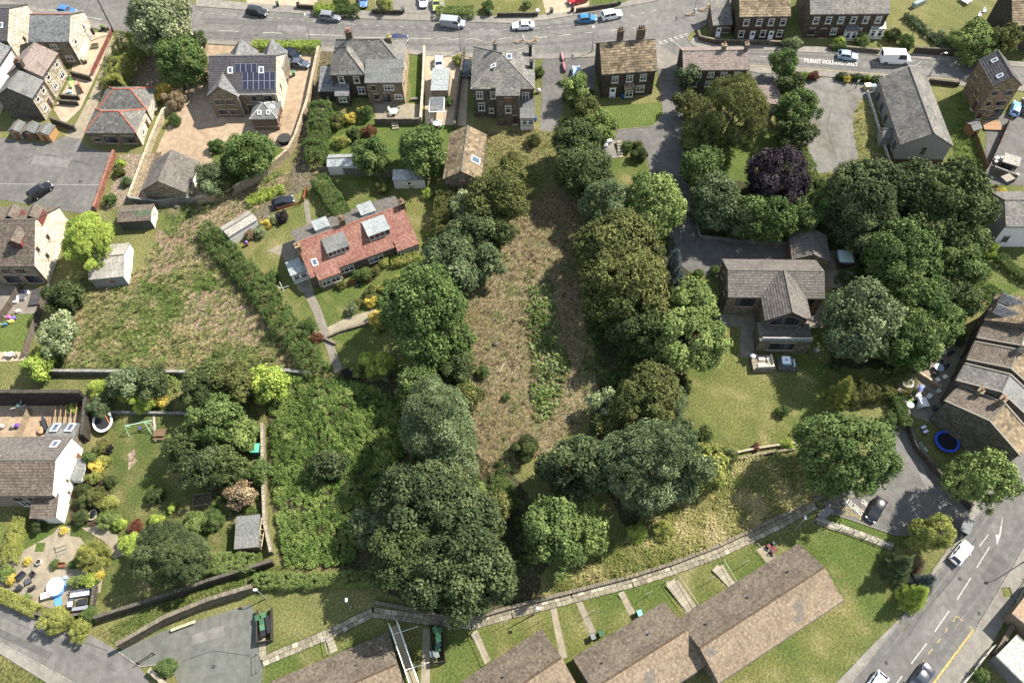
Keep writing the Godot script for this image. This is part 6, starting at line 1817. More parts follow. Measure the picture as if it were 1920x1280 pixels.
	hedge([1674, 748, 1684, 775, 1692, 802], 1.8, 1.8, "green", "narrow hedge above the car park's far corner", {"loose": 0.2})
	hedge([826, 30, 882, 30], 2.2, 1.6, "light", "clipped box hedge behind the grey van")
	hedge([598, 24, 634, 26], 2.2, 1.5, "lime", "bright hedge behind the grey off-roader")
	hedge([638, 27, 668, 28], 2.2, 1.8, "green", "dark hedge next to the parked blue car on the main road")
	hedge([1560, 92, 1580, 93], 1.2, 1.2, "green", "small hedge before the long dark terrace")
	hedge([1700, 35, 1730, 60, 1775, 98], 1.6, 1.0, "grey", "low grey planting along the diagonal garden path", {"loose": 0.3})
	hedge([1500, 290, 1516, 320, 1522, 345], 1.8, 1.8, "light", "bright hedge between the purple tree and the gravel forecourt", {"loose": 0.2})
	hedge([1850, 545, 1880, 560], 1.4, 1.0, "green", "low hedge above the two pointed dormers")
	hedge([1872, 490, 1890, 505, 1925, 530], 1.6, 1.2, "green", "hedge below the white rendered house's wall", {"loose": 0.2})
	hedge([742, 494, 760, 492, 778, 485], 1.9, 1.3, "yellowgreen", "oval clipped hedge under the bungalow's right bay window")
	hedge([1570, 148, 1650, 155], 0.9, 1.1, "dark", "low dark shrubbery behind the chapel's front wall", {"loose": 0.3})
	hedge([470, 382, 490, 372, 528, 358], 1.6, 0.8, "lime", "strip of bright leafy plants above the parked dark hatchback", {"loose": 0.4})

# ---------- trees ----------
func trees() -> void:
	var wood := {"group": "trees of the wood beside the modern house"}
	var cl := {"group": "trees around the clearing", "clear": 0.55}
	var q := [
		# u, v, half width, tone, label, options
		[300, 38, 58, "variegated", "big pale variegated tree beside the main road, top left", {"tall": 0.9, "lobes": 20}],
		[342, 116, 42, "green", "green round tree in the tan front garden by the lane", {}],
		[368, 76, 20, "dark", "small dark tree at the corner of the solar house's wall", {}],
		[165, 452, 50, "lime", "bright lime green tree beside the cream gable", {"leaf": "fine", "size": 0.75}],
		[118, 556, 34, "dark", "dark bushy tree below the corrugated shed's left end", {}],
		[108, 627, 38, "white", "pale flowering elder at the rough field's left edge", {}],
		[75, 684, 28, "lime", "yellow green bush at the rough field's lower left corner", {"clear": 0.1}],
		[468, 290, 40, "green", "green tree on the lawn in the sandy drive", {}],
		[392, 336, 30, "grey", "grey green tree against the drive's lower wall", {}],
		[697, 288, 38, "green", "green tree right of the metal roofed shed", {}],
		[790, 282, 46, "green", "broad green tree on the villa's lower lawn", {}],
		[868, 390, 28, "white", "white flowered elder beside the stone outbuilding", {}],
		[932, 372, 46, "olive", "dark olive tree below the stone outbuilding", cl],
		[950, 334, 30, "olive", "sparse olive tree over the dry meadow's left edge", cl],
		[876, 438, 42, "deep", "dark elder between bungalow and clearing", cl],
		[930, 435, 30, "dark", "small dark tree at the clearing's upper left edge", cl],
		[842, 502, 54, "grey", "grey green elder right of the bungalow's bay window", cl],
		[906, 494, 36, "grey", "grey elder bulging into the clearing", cl],
		[798, 580, 72, "green", "big bright leaved tree below the bungalow's gardens", cl],
		[846, 642, 40, "green", "green tree on the clearing's left side, below the biggest one", cl],
		[711, 681, 32, "lime", "round clipped bright bush at the bungalow garden's foot", {"clear": 0.05, "leaf": "fine", "size": 0.6}],
		[786, 722, 40, "green", "scrubby green tree above the grey crowned pair", cl],
		[854, 690, 34, "dark", "dark scrubby tree on the clearing's left edge", cl],
		[866, 745, 28, "olive", "low olive tree at the clearing's waist", cl],
		[816, 792, 60, "grey", "silvery grey tree casting the long shadow over the thicket", {"leaf": "lace", "tall": 1.3, "clear": 1.0, "group": "trees around the clearing"}],
		[844, 850, 46, "grey", "silvery grey tree just below the one shading the thicket", {"leaf": "lace", "group": "trees around the clearing"}],
		[790, 930, 76, "deep", "large dark tree, upper left of the great group by the path", cl],
		[872, 985, 72, "deep", "large dark tree in the middle of the great group by the path", cl],
		[704, 988, 36, "grey", "bluish grey tree at the left edge of the great group", cl],
		[768, 1040, 72, "dark", "dark tree, left of the great group above the lower hedge", cl],
		[862, 1075, 84, "deep", "largest dark tree overhanging the flagged footpath", cl],
		[897, 924, 18, "light", "small bright tree in a gap of the great group", cl],
		[932, 948, 28, "olive", "olive tree right of the small bright one in the gap", cl],
		[1085, 874, 60, "deep", "dark round tree at the clearing's lower end", {"tall": 1.15, "group": "trees around the clearing"}],
		[1040, 1000, 62, "green", "green tree beside the path, left half of the bright pair", cl],
		[1096, 990, 46, "light", "light green tree beside the path, right half of the bright pair", cl],
		[1215, 748, 56, "olive", "olive tree left of the modern house's lawn", cl],
		[1133, 760, 28, "white", "pale scrubby tree on the clearing's right edge", cl],
		[1146, 808, 32, "olive", "olive scrub tree above the big silver one", cl],
		[1254, 770, 42, "grey", "silver leaved tree against the modern house's lawn", {"leaf": "willow", "group": "trees around the clearing"}],
		[1224, 868, 82, "grey", "biggest silver leaved tree, above the dry grass bank", {"leaf": "willow", "tall": 1.15, "group": "trees around the clearing"}],
		[1316, 876, 48, "yellowgreen", "yellowish tree at the top of the dry grass bank", {}],
		[1360, 858, 24, "dark", "small dark tree at the left end of the two low walls", {}],
		[1322, 815, 18, "dark", "little dark tree at the lawn's lower left corner", {}],
		[1084, 326, 40, "dark", "dark broad tree at the meadow's right side", cl],
		[1098, 312, 40, "deep", "deep green tree below the small patio by the drive", cl],
		[1080, 266, 38, "dark", "dark tree above the meadow beside the strip of tarmac", cl],
		[1078, 166, 28, "light", "light green tree left of the dark stone semi", {}],
		[1100, 208, 30, "olive", "mottled tree between light tree and blocky hedge", {}],
		[1122, 236, 34, "light", "blocky bright tree above the small patio", {"clear": 0.1}],
		[1134, 380, 40, "grey", "grey green tree at the head of the wood in the middle", cl],
		[1228, 386, 52, "light", "light green tree leaning over the drive", cl],
		[1160, 462, 66, "olive", "dense olive tree, upper of two in the middle wood", {"group": "trees around the clearing", "clear": 0.1, "tall": 0.85}],
		[1172, 545, 78, "olive", "dense olive tree, lower and broader of two in the middle wood", {"group": "trees around the clearing", "clear": 0.1, "tall": 0.85}],
		[1296, 572, 46, "light", "light green tree left of the modern house", cl],
		[1288, 638, 62, "light", "broad light green tree beside the modern house's lawn", cl],
		[1202, 628, 48, "dark", "dark tree in the heart of the middle wood", cl],
		[1130, 602, 30, "dark", "low dark tree on the clearing's right side", {"group": "trees around the clearing", "clear": 0.1, "tall": 0.85}],
		[1289, 142, 22, "grey", "pale tree beside the cottage's dark gable", {}],
		[1288, 192, 26, "olive", "olive tree beside the drive, second below the cottage", {}],
		[1310, 256, 34, "olive", "olive tree beside the drive, third below the cottage", {}],
		[1318, 314, 38, "green", "green tree beside the drive above its bend", {}],
		[1375, 212, 66, "olive", "great round olive tree before the ivy clad cottage", {"leaf": "fine", "size": 0.8, "lobes": 20}],
		[1470, 116, 25, "green", "small round street tree beside the brown roofed outbuilding", {"clear": 0.9}],
		[1486, 160, 26, "dark", "dark tree at the forecourt's entrance", {}],
		[1494, 204, 40, "green", "green tree left of the gravel forecourt", {}],
		[1488, 250, 34, "dark", "dark tree at the gravel forecourt's left edge", {}],
		[1462, 334, 58, "purple", "purple leaved copper beech below the gravel forecourt", {}],
		[1340, 384, 46, "grey", "grey green tree inside the drive's bend, left of three", {}],
		[1388, 412, 40, "deep", "deep green tree inside the drive's bend, middle of three", {}],
		[1438, 408, 46, "green", "green tree below the purple beech", {}],
		[1492, 406, 36, "green", "green tree above the ribbed garage", {}],
		[1826, 82, 42, "light", "great dome of bright clipped laurel above the pavement", {"clear": 0.02, "tall": 0.72, "lobes": 8, "bump": 0.5}],
		[1882, 76, 30, "olive", "dark olive tree right of the bright laurel dome", {"tall": 1.1}],
		[1558, 388, 36, "green", "green tree at the wood's upper left corner", wood],
		[1618, 376, 62, "deep", "deep green tree at the wood's top, below the chapel", wood],
		[1700, 368, 52, "deep", "deep green tree at the wood's top, middle", wood],
		[1778, 392, 68, "dark", "broad dark tree at the wood's upper right corner", wood],
		[1752, 450, 54, "dark", "dark tree in the wood's right half", wood],
		[1640, 440, 50, "deep", "shaded tree in the wood's middle", wood],
		[1686, 486, 66, "green", "tall bright topped tree in the wood's middle", wood],
		[1790, 494, 50, "green", "green tree on the wood's right edge above the lane", wood],
		[1712, 570, 58, "green", "green tree in the wood's lower half", wood],
		[1786, 560, 44, "dark", "dark tree on the wood's lower right edge", wood],
		[1612, 602, 68, "grey", "greyish tree right of the modern house's terrace", wood],
		[1704, 628, 52, "green", "green tree at the wood's lower end", wood],
		[1762, 606, 40, "green", "small green tree at the wood's lower right end", wood],
		[1585, 854, 78, "green", "large solitary tree between lawn and car park", {"tall": 1.1, "dense": 2.0}],
		[1848, 902, 58, "light", "round pale leaved street tree by the car park's entrance", {"clear": 0.8, "dense": 2.0}],
		[1749, 1004, 36, "yellowgreen", "broad golden tree between car park and road", {"tall": 1.35, "leaf": "fine", "size": 0.7}],
		[404, 790, 50, "green", "green garden tree right of the picnic bench", {}],
		[440, 812, 38, "light", "light green garden tree beside the boundary wall", {}],
		[343, 842, 38, "dark", "dark garden tree left of the group behind the picnic bench", {}],
		[382, 876, 42, "deep", "deep green garden tree, lower of the group", {}],
		[416, 874, 38, "dark", "dark garden tree above the grey felt roofed shed", {}],
		[484, 882, 24, "green", "small tree against the thicket's boundary wall", {}],
		[452, 928, 28, "brown", "brownish tree above the grey felt roofed shed", {}],
		[386, 724, 44, "dark", "dark tree below the field's retaining wall, left of two", {}],
		[440, 720, 40, "olive", "olive tree below the field's retaining wall, right of two", {}],
		[506, 720, 33, "lime", "lime green tree at the head of the thicket", {}],
		[240, 716, 34, "grey", "grey leaved tree below the field's retaining wall", {}],
		[284, 716, 30, "deep", "deep green tree beside the grey one under the field's wall", {}],
		[319, 1042, 58, "deep", "dark spreading tree between the two lower lawns", {"leaf": "fine", "size": 0.7}],
		[613, 874, 36, "deep", "dark bush standing out of the bramble thicket", {"clear": 0.1}],
	]
	for t in q: tree(t[0], t[1], t[2] * (1.07 if t[5].has("group") else 1.0), t[3], t[4], t[5])
	for t in [[1566, 752, 26, 7.5, "yellowgreen", "tall yellow green conifer at the lawn's right edge"], [1256, 528, 26, 9.0, "blue", "blue green pine beside the drive"], [1672, 1074, 28, 7.0, "grey", "grey green conifer at the road corner, left of the group"], [1702, 1126, 27, 6.5, "lime", "lime tipped conifer at the road corner, lowest of the group"], [1722, 1100, 20, 5.5, "blue", "blue conifer at the road corner"], [1714, 1066, 13, 3.6, "brown", "small brown conifer at the road corner"], [178, 1048, 36, 4.6, "yellowgreen", "wide golden conifer above the patio's steps"]]:
		conifer(t[0], t[1], t[2], t[3], t[4], t[5])
	scatter("bramble_thicket", "dense bramble thicket left of the great dark trees", [508, 712, 560, 705, 650, 712, 752, 745, 760, 850, 720, 920, 690, 960, 660, 1060, 540, 1066, 522, 1000, 512, 900], 4.6, "bramble", "leaf", [C(56, 80, 26), C(82, 108, 36), C(108, 130, 50)], 0.6, 1.3, "brambles", 0.7)
	thicket("bramble_thicket", "humps of bramble and scrub standing out of the thicket", [508, 712, 560, 705, 650, 712, 752, 745, 760, 850, 720, 920, 690, 960, 660, 1060, 540, 1066, 522, 1000, 512, 900], 0.22, 0.4, 1.1, "light", "bramble", 0.7)
	var scrub := [C(58, 76, 34), C(84, 102, 44), C(110, 120, 58)]
	thicket("undergrowth", "scrub and saplings around the left of the clearing", [740, 700, 860, 650, 885, 740, 880, 860, 960, 880, 1010, 980, 960, 1130, 860, 1160, 720, 1100, 690, 1060, 700, 980, 770, 860, 770, 760], 0.2, 0.5, 1.8, "green")
	thicket("undergrowth", "scrub in the middle wood right of the clearing", [1100, 400, 1180, 350, 1250, 420, 1260, 500, 1290, 560, 1280, 700, 1290, 850, 1160, 960, 1110, 840, 1110, 700, 1100, 560], 0.24, 0.5, 1.8, "green")
	thicket("undergrowth", "scrub in the wood beside the modern house", [1525, 345, 1850, 345, 1846, 560, 1720, 690, 1560, 690, 1570, 480, 1530, 440], 0.22, 0.5, 1.8, "green")
	thicket("undergrowth", "shrubby planting inside the drive's bend", [1286, 150, 1335, 180, 1345, 330, 1515, 340, 1520, 440, 1312, 440, 1292, 350], 0.2, 0.5, 1.8, "green")
	thicket("undergrowth", "scrub between the meadow and the tarmac strip", [1050, 150, 1130, 180, 1130, 260, 1120, 360, 1050, 350, 1045, 260], 0.16, 0.5, 1.8, "green")
	thicket("undergrowth", "mixed shrubs below the field's retaining wall", [200, 712, 520, 708, 500, 790, 380, 772, 200, 772], 0.22, 0.5, 1.8, "green")
	thicket("undergrowth", "shrubs between the tree group and the boundary wall", [330, 790, 480, 780, 492, 1030, 370, 990, 400, 920, 330, 880], 0.1, 0.5, 1.8, "green")
	scatter("nettles", "green strip of nettles and saplings down the clearing", [1000, 530, 1030, 525, 1050, 640, 1072, 680, 1050, 735, 1042, 790, 1012, 785, 994, 740, 1000, 680, 985, 600], 3.0, "weed", "leaf", [C(70, 92, 40), C(98, 122, 54), C(128, 146, 84)], 0.9, 1.7, "nettles", 0.3)
	thicket("nettles", "taller saplings along the clearing's green strip", [1000, 530, 1030, 525, 1052, 640, 1072, 680, 1050, 735, 1042, 790, 1012, 785, 994, 740, 1000, 680, 985, 600], 0.7, 0.4, 1.1, "light", "weed", 0.9)
	scatter("grass", "coarse grass of the rough field", [152, 520, 220, 545, 262, 500, 300, 450, 320, 420, 380, 372, 470, 335, 545, 325, 490, 390, 410, 440, 440, 480, 510, 590, 570, 688, 100, 690, 130, 630], 2.6, "tuft", "blade", [C(78, 104, 34), C(116, 124, 56), C(160, 144, 98)], 0.8, 1.7, "grass", 0.0, -0.75)
	thicket("undergrowth", "low green tussocks over the rough field", [160, 560, 260, 540, 330, 500, 430, 490, 420, 540, 350, 600, 400, 660, 560, 685, 100, 690, 130, 630], 0.2, 0.18, 0.6, "olive", "weed", 0.7)
	thicket("undergrowth", "brambles along the rough field's foot", [95, 660, 300, 672, 480, 660, 560, 690, 540, 697, 95, 692], 0.35, 0.3, 0.9, "light")
	thicket("undergrowth", "clumps of regrowth scattered on the clearing", [930, 460, 1000, 400, 1090, 400, 1100, 640, 1110, 740, 1000, 850, 900, 890, 870, 740, 860, 640], 0.1, 0.15, 0.45, "olive", "weed", 0.6)
	thicket("undergrowth", "seedlings on the dry grass bank", [1200, 1000, 1300, 950, 1390, 870, 1500, 850, 1540, 920, 1450, 960], 0.08, 0.2, 0.7, "yellowgreen")
	scatter("weeds", "weedy patches in the rough field", [240, 560, 330, 520, 420, 490, 450, 520, 520, 690, 110, 690, 150, 640, 260, 620], 1.2, "weed", "leaf", [C(72, 92, 38), C(98, 116, 52)], 0.6, 1.3, "weeds", 0.1, 0.1)
	scatter("grass", "cut grass and stubble on the clearing", [930, 440, 985, 380, 1040, 350, 1090, 355, 1120, 420, 1100, 520, 1105, 640, 1115, 740, 1090, 800, 1000, 860, 900, 900, 880, 830, 868, 740, 856, 640, 870, 560, 920, 500], 2.4, "tuft", "blade", [C(128, 116, 66), C(150, 130, 86), C(104, 110, 50)], 0.6, 1.2, "grass", 0.0, -0.5)
	scatter("brushwood", "cut twigs lying on the clearing", [930, 460, 1000, 400, 1090, 380, 1100, 640, 1100, 780, 1000, 850, 900, 880, 870, 640, 890, 560], 0.55, "litter", "wood", [C(120, 104, 82), C(160, 142, 114), C(92, 78, 60)], 0.6, 1.3, "brushwood", 0.05)
	scatter("grass", "long dry grass on the bank above the footpath", [1030, 1105, 1110, 1060, 1180, 1010, 1260, 960, 1350, 900, 1390, 862, 1500, 850, 1545, 925, 1460, 965, 1345, 1018, 1186, 1076], 7.0, "long", "blade", [C(96, 108, 38), C(132, 130, 56), C(180, 164, 108)], 0.8, 1.5)
	scatter("grass", "tall green grass between chapel and fences", [1802, 175, 1820, 205, 1842, 300, 1836, 350, 1802, 350, 1788, 300, 1790, 262], 5.0, "long", "blade", [C(88, 110, 34), C(118, 132, 48)], 0.6, 1.0)
	scatter("grass", "rough grass of the dry meadow", [905, 246, 1050, 240, 1056, 300, 1085, 345, 985, 382, 930, 435, 905, 400], 2.2, "tuft", "blade", [C(112, 108, 50), C(150, 132, 80)], 0.6, 1.2)
	scatter("grass", "rough grass on the verge above the car park", [186, 1180, 262, 1150, 400, 1104, 515, 1070, 620, 1080, 480, 1100, 330, 1150, 250, 1195], 4.0, "tuft", "blade", [C(86, 104, 38), C(116, 124, 52)], 0.8, 1.4)
	scatter("grass", "rough grass left of the gravel forecourt's wall", [1608, 190, 1630, 195, 1680, 325, 1612, 325, 1600, 225], 2.5, "tuft", "blade", [C(112, 108, 46), C(150, 132, 76)], 0.6, 1.2)
	scatter("grass", "rough strip behind the chapel and above the wood", [1525, 325, 1690, 332, 1800, 352, 1796, 366, 1600, 356, 1528, 350], 4.0, "long", "blade", [C(92, 108, 40), C(130, 132, 60)], 0.6, 1.1)
	scatter("grass", "long grass along the grassy track", [606, 100, 620, 100, 608, 200, 580, 240, 572, 310, 545, 350, 500, 390, 490, 380, 540, 335, 552, 300, 585, 180], 1.6, "tuft", "blade", [C(96, 108, 42), C(132, 124, 66)], 0.6, 1.2, "grass", 0.0, 0.0)

# ---------- shrubs and beds ----------
func gardens() -> void:
	for q in [
		[405, 273, 14, "green", "round green bush at the edge of the sandy drive"],
		[305, 172, 17, "gold", "golden shrub at the foot of the tan front garden"],
		[326, 186, 20, "brown", "bare brown twiggy shrub above the cottage's side path"],
		[326, 224, 12, "green", "small green shrub behind the cottage's rear corner"],
		[440, 306, 24, "green", "green shrub at the left end of the drive's lawn"],
		[418, 352, 20, "olive", "olive shrub at the drive's lowest corner"],
		[226, 306, 8, "lime", "lime plant in the rubble garden right of the tarmac yard, upper"],
		[222, 322, 9, "olive", "olive plant in the rubble garden right of the tarmac yard"],
		[236, 340, 10, "grey", "grey plant in the rubble garden right of the tarmac yard"],
		[206, 374, 12, "green", "green shrub at the foot of the orange brick wall"],
		[657, 221, 11, "gold", "bright golden shrub below the villa's left wing"],
		[684, 212, 15, "green", "green shrub beside the villa's patio steps"],
		[678, 208, 7, "gold", "small golden shrub beside the patio steps"],
		[632, 226, 14, "olive", "olive shrub at the top of the villa's tall hedge"],
		[662, 250, 14, "dark", "dark shrub in the middle of the villa's garden"],
		[692, 248, 14, "red", "reddish shrub in the middle of the villa's garden"],
		[640, 264, 13, "yellowgreen", "yellowish shrub above the metal roofed shed"],
		[840, 190, 8, "green", "small green shrub beside the lean-to roof"],
		[857, 112, 10, "yellowgreen", "shrub at the driveway's road end beside the parked dark car"],
		[1010, 134, 10, "green", "green shrub beside the square villa's right wall"],
		[1198, 290, 14, "dark", "round dark shrub in the bed inside the tarmac turning area"],
		[1178, 274, 10, "green", "green shrub along the bed above the second lawn"],
		[1196, 272, 9, "olive", "olive shrub along the bed above the second lawn"],
		[1310, 512, 9, "green", "little round shrub in the gravel bed beside the modern house, left"],
		[1341, 508, 10, "green", "round clipped shrub in the gravel bed against the modern house"],
		[1588, 148, 7, "gold", "golden flowers behind the chapel's front wall"],
		[1626, 147, 7, "lime", "bright lime shrub behind the chapel's front wall"],
		[1640, 150, 8, "dark", "dark shrub at the chapel's front corner"],
		[1508, 142, 8, "lime", "bright shrub on the wall left of the forecourt"],
		[1524, 143, 9, "red", "reddish shrub on the wall left of the forecourt"],
		[1573, 78, 10, "lime", "lime shrub before the long terrace's doorway"],
		[1618, 76, 13, "light", "light green bush between the terrace's two porches"],
		[1486, 82, 16, "white", "pale flowering bush on the wall between the two terraces"],
		[1674, 66, 13, "dark", "dark shrub at the long terrace's right end"],
		[1700, 80, 15, "green", "green shrub at the foot of the pole in the dry garden"],
		[1762, 66, 10, "white", "pale shrub on the diagonal garden path"],
		[1776, 78, 10, "grey", "grey shrub at the lower end of the diagonal garden path"],
		[1853, 468, 17, "lime", "bright round bush on the lane right of the wood"],
		[1846, 388, 11, "green", "green shrub below the blossom at the wood's corner"],
		[1852, 368, 17, "blossom", "mauve blossomed shrub at the wood's upper right corner"],
		[1870, 378, 13, "blossom", "mauve blossomed shrub leaning over the rubbish heap"],
		[1880, 362, 10, "gold", "low golden bush in the shaded yard on the right"],
		[1836, 545, 9, "dark", "dark slim shrub beside the lane's gravel"],
		[1796, 636, 13, "dark", "dark shrub above the terrace with round tables"],
		[780, 504, 18, "green", "dark round topiary at the bungalow's right corner"],
		[697, 566, 11, "gold", "golden round shrub on the bungalow's lower terrace"],
		[694, 550, 12, "olive", "olive topiary above the golden round shrub"],
		[670, 568, 9, "olive", "small olive topiary left of the golden round shrub"],
		[659, 579, 11, "white", "white variegated shrub at the gravel bed's corner"],
		[716, 541, 6, "gold", "smallest golden ball right of the olive topiary"],
		[740, 530, 16, "yellowgreen", "yellow green mound on the bungalow's middle lawn"],
		[706, 596, 13, "gold", "golden shrub at the edge of the lower lawn, upper of two"],
		[709, 613, 10, "yellowgreen", "yellow green shrub at the edge of the lower lawn, lower of two"],
		[691, 523, 7, "red", "red leaved shrub by the bungalow's front step"],
		[680, 514, 15, "green", "leafy green shrub against the bungalow's front wall"],
		[704, 508, 9, "olive", "small topiary ball before the bungalow's middle window"],
		[720, 492, 9, "yellowgreen", "light topiary ball before the bungalow's right window"],
		[640, 534, 8, "olive", "small round shrub beside the bungalow's left bay"],
		[509, 520, 14, "green", "green shrub on the lawn left of the bungalow"],
		[497, 421, 10, "gold", "yellow flowering shrub beside the long low shed"],
		[487, 434, 11, "white", "cream flowered shrub beside the long low shed"],
		[512, 411, 9, "white", "white flowered shrub in the bed above the yellow one"],
		[528, 406, 11, "purple", "purple leaved shrub below the parked dark hatchback"],
		[468, 440, 9, "brown", "rust coloured shrub at the end of the long low shed"],
		[576, 611, 15, "green", "green shrub left of the bungalow's sloping path"],
		[592, 634, 11, "red", "reddish shrub left of the bungalow's sloping path"],
		[716, 350, 13, "olive", "olive shrub on the bungalow's upper lawn"],
		[800, 362, 10, "lime", "bright shrub beside the low white shed"],
		[772, 346, 6, "lime", "small upright bright shrub against the low white shed"],
		[650, 701, 11, "purple", "purple leaved shrub at the foot of the sloping path"],
		[725, 700, 15, "grey", "grey shrub beside the round clipped bush"],
		[668, 694, 12, "light", "light green shrub left of the round clipped bush"],
		[189, 729, 20, "lime", "lime shrub above the oval trampoline"],
		[238, 737, 18, "lime", "lime shrub in the row below the grey leaved tree, left"],
		[268, 753, 23, "lime", "largest lime shrub of the row below the field's wall"],
		[298, 747, 15, "gold", "golden shrub at the right end of the lime row"],
		[186, 762, 22, "grey", "feathery grey shrub beside the oval trampoline"],
		[134, 766, 10, "lime", "lime bush inside the shaded cottage yard"],
		[170, 856, 13, "green", "green shrub beside the white cottage's buttress"],
		[190, 838, 14, "olive", "olive shrub at the head of the white cottage's border"],
		[203, 842, 8, "purple", "small purple shrub at the head of the white cottage's border"],
		[194, 864, 11, "yellowgreen", "yellow green shrub beside the golden one in the border"],
		[182, 874, 13, "gold", "golden shrub in the white cottage's border"],
		[175, 896, 13, "yellowgreen", "rounded shrub below the golden one in the border"],
		[157, 918, 12, "dark", "clipped dark ball beside the white cottage's wall, upper"],
		[152, 942, 12, "dark", "clipped dark ball beside the white cottage's wall, middle"],
		[152, 970, 14, "dark", "clipped dark ball beside the white cottage's wall, lower"],
		[182, 930, 18, "olive", "olive shrub on the bank right of the clipped dark balls"],
		[200, 945, 15, "yellowgreen", "yellow green shrub on the bank below the olive one"],
		[200, 974, 18, "light", "light green shrub at the bank's foot"],
		[223, 983, 11, "lime", "lime ball at the bank's foot"],
		[292, 976, 12, "lime", "lime shrub above the dark spreading tree"],
		[252, 990, 13, "red", "russet shrub left of the dark spreading tree"],
		[242, 1020, 19, "lime", "lime shrub beside the curving garden path"],
		[290, 930, 16, "dark", "dark low shrub alone on the brown lawn"],
		[206, 902, 11, "dark", "dark little shrub by the brown lawn's left edge"],
		[366, 982, 22, "light", "light green shrub above the small shaded lawn"],
		[398, 976, 20, "green", "green shrub left of the grey felt roofed shed"],
		[322, 952, 8, "lime", "little lime shrub under the garden trees"],
		[104, 1164, 27, "yellowgreen", "olive golden bush overhanging the lower road"],
		[150, 1180, 20, "yellowgreen", "smaller golden bush overhanging the lower road"],
		[166, 1154, 15, "green", "green bush at the corner of the corner sofa patio"],
		[146, 1089, 14, "light", "clipped round bush right of the paddling pool"],
		[168, 1088, 13, "lime", "lime shrub right of the paddling pool"],
		[184, 1078, 9, "gold", "golden shrub right of the paddling pool"],
		[8, 1074, 14, "light", "round bush at the picture's left edge above the hedge"],
		[20, 1086, 10, "gold", "golden bush at the picture's left edge above the hedge"],
		[50, 1052, 6, "gold", "yellow flowers at the small lawn's foot"],
		[118, 994, 6, "gold", "yellow flowers above the patio's steps"],
		[102, 1058, 8, "green", "potted green shrub left of the wooden bench"],
		[136, 1058, 8, "green", "potted green shrub right of the wooden bench"],
		[72, 978, 15, "dark", "dark shrub in the shade below the cottage porch"],
		[48, 1122, 8, "light", "small bright shrub between sofa chairs and hedge"],
		[1196, 1000, 18, "lime", "bright sapling on the dry grass bank, left of two"],
		[1244, 996, 18, "yellowgreen", "yellow green sapling on the dry grass bank, right of two"],
		[310, 1252, 19, "green", "green sapling beside the road's broken fence"],
		[1476, 832, 9, "lime", "lime plant between the two low walls"],
		[1418, 838, 7, "red", "rust coloured plant between the two low walls"],
		[1542, 830, 16, "green", "shrub at the lawn's right lower edge"],
		[1468, 770, 11, "green", "green weed patch on the modern house's lawn"],
		[1690, 700, 13, "yellowgreen", "yellowish shrub beside the terrace with round tables"],
		[1668, 790, 14, "green", "green shrub at the car park's fenced corner"],
		[1898, 812, 6, "green", "shrub in the narrow bed before the end terrace"],
		[1878, 836, 7, "green", "pot shrub at the end terrace's corner"],
		[1840, 1268, 15, "green", "shrub behind the white railing at the bottom right"],
		[722, 9, 15, "yellowgreen", "yellow green bush in the front garden beside the blue car"],
		[914, 12, 12, "green", "green bush above the grey van's bonnet"],
		[640, 6, 14, "green", "green bush beside the parked blue car at the top edge"],
		[988, 8, 8, "light", "light bush in the small front lawn at the top edge"],
		[1000, 262, 13, "olive", "low olive scrub on the dry meadow behind the square villa"],
		[958, 306, 20, "olive", "scrub at the middle of the dry meadow"],
		[950, 744, 7, "green", "small green weed clump on the clearing's left half"],
		[905, 698, 12, "green", "green weed clump at the clearing's left edge"],
		[985, 842, 24, "dark", "low dark weeds at the clearing's lower end"],
	]:
		shrub(q[0], q[1], q[2], q[3], q[4])
	# ivy on the cottage
	var where := []; var cols := []
	rng.seed = 77
	var a := P(1326, 142, 2.0); var b := P(1392, 142, 2.0)
	for i in 420:
		var p := a.lerp(b, pow(rng.randf(), 1.2))
		where.append(Transform3D(Basis(Vector3.UP, rng.randf() * TAU) * 0.5, p + Vector3(0, rng.randf_range(-2.2, 1.6), rng.randf_range(0.0, 0.3))))
		cols.append(shade(LEAF["green"], rng.randf(), 0.12))
	tag(multi("ivy", leaf_mesh["fine"], "leaf", where, cols), "ivy climbing the cottage's rear wall", "ivy", "", "stuff")

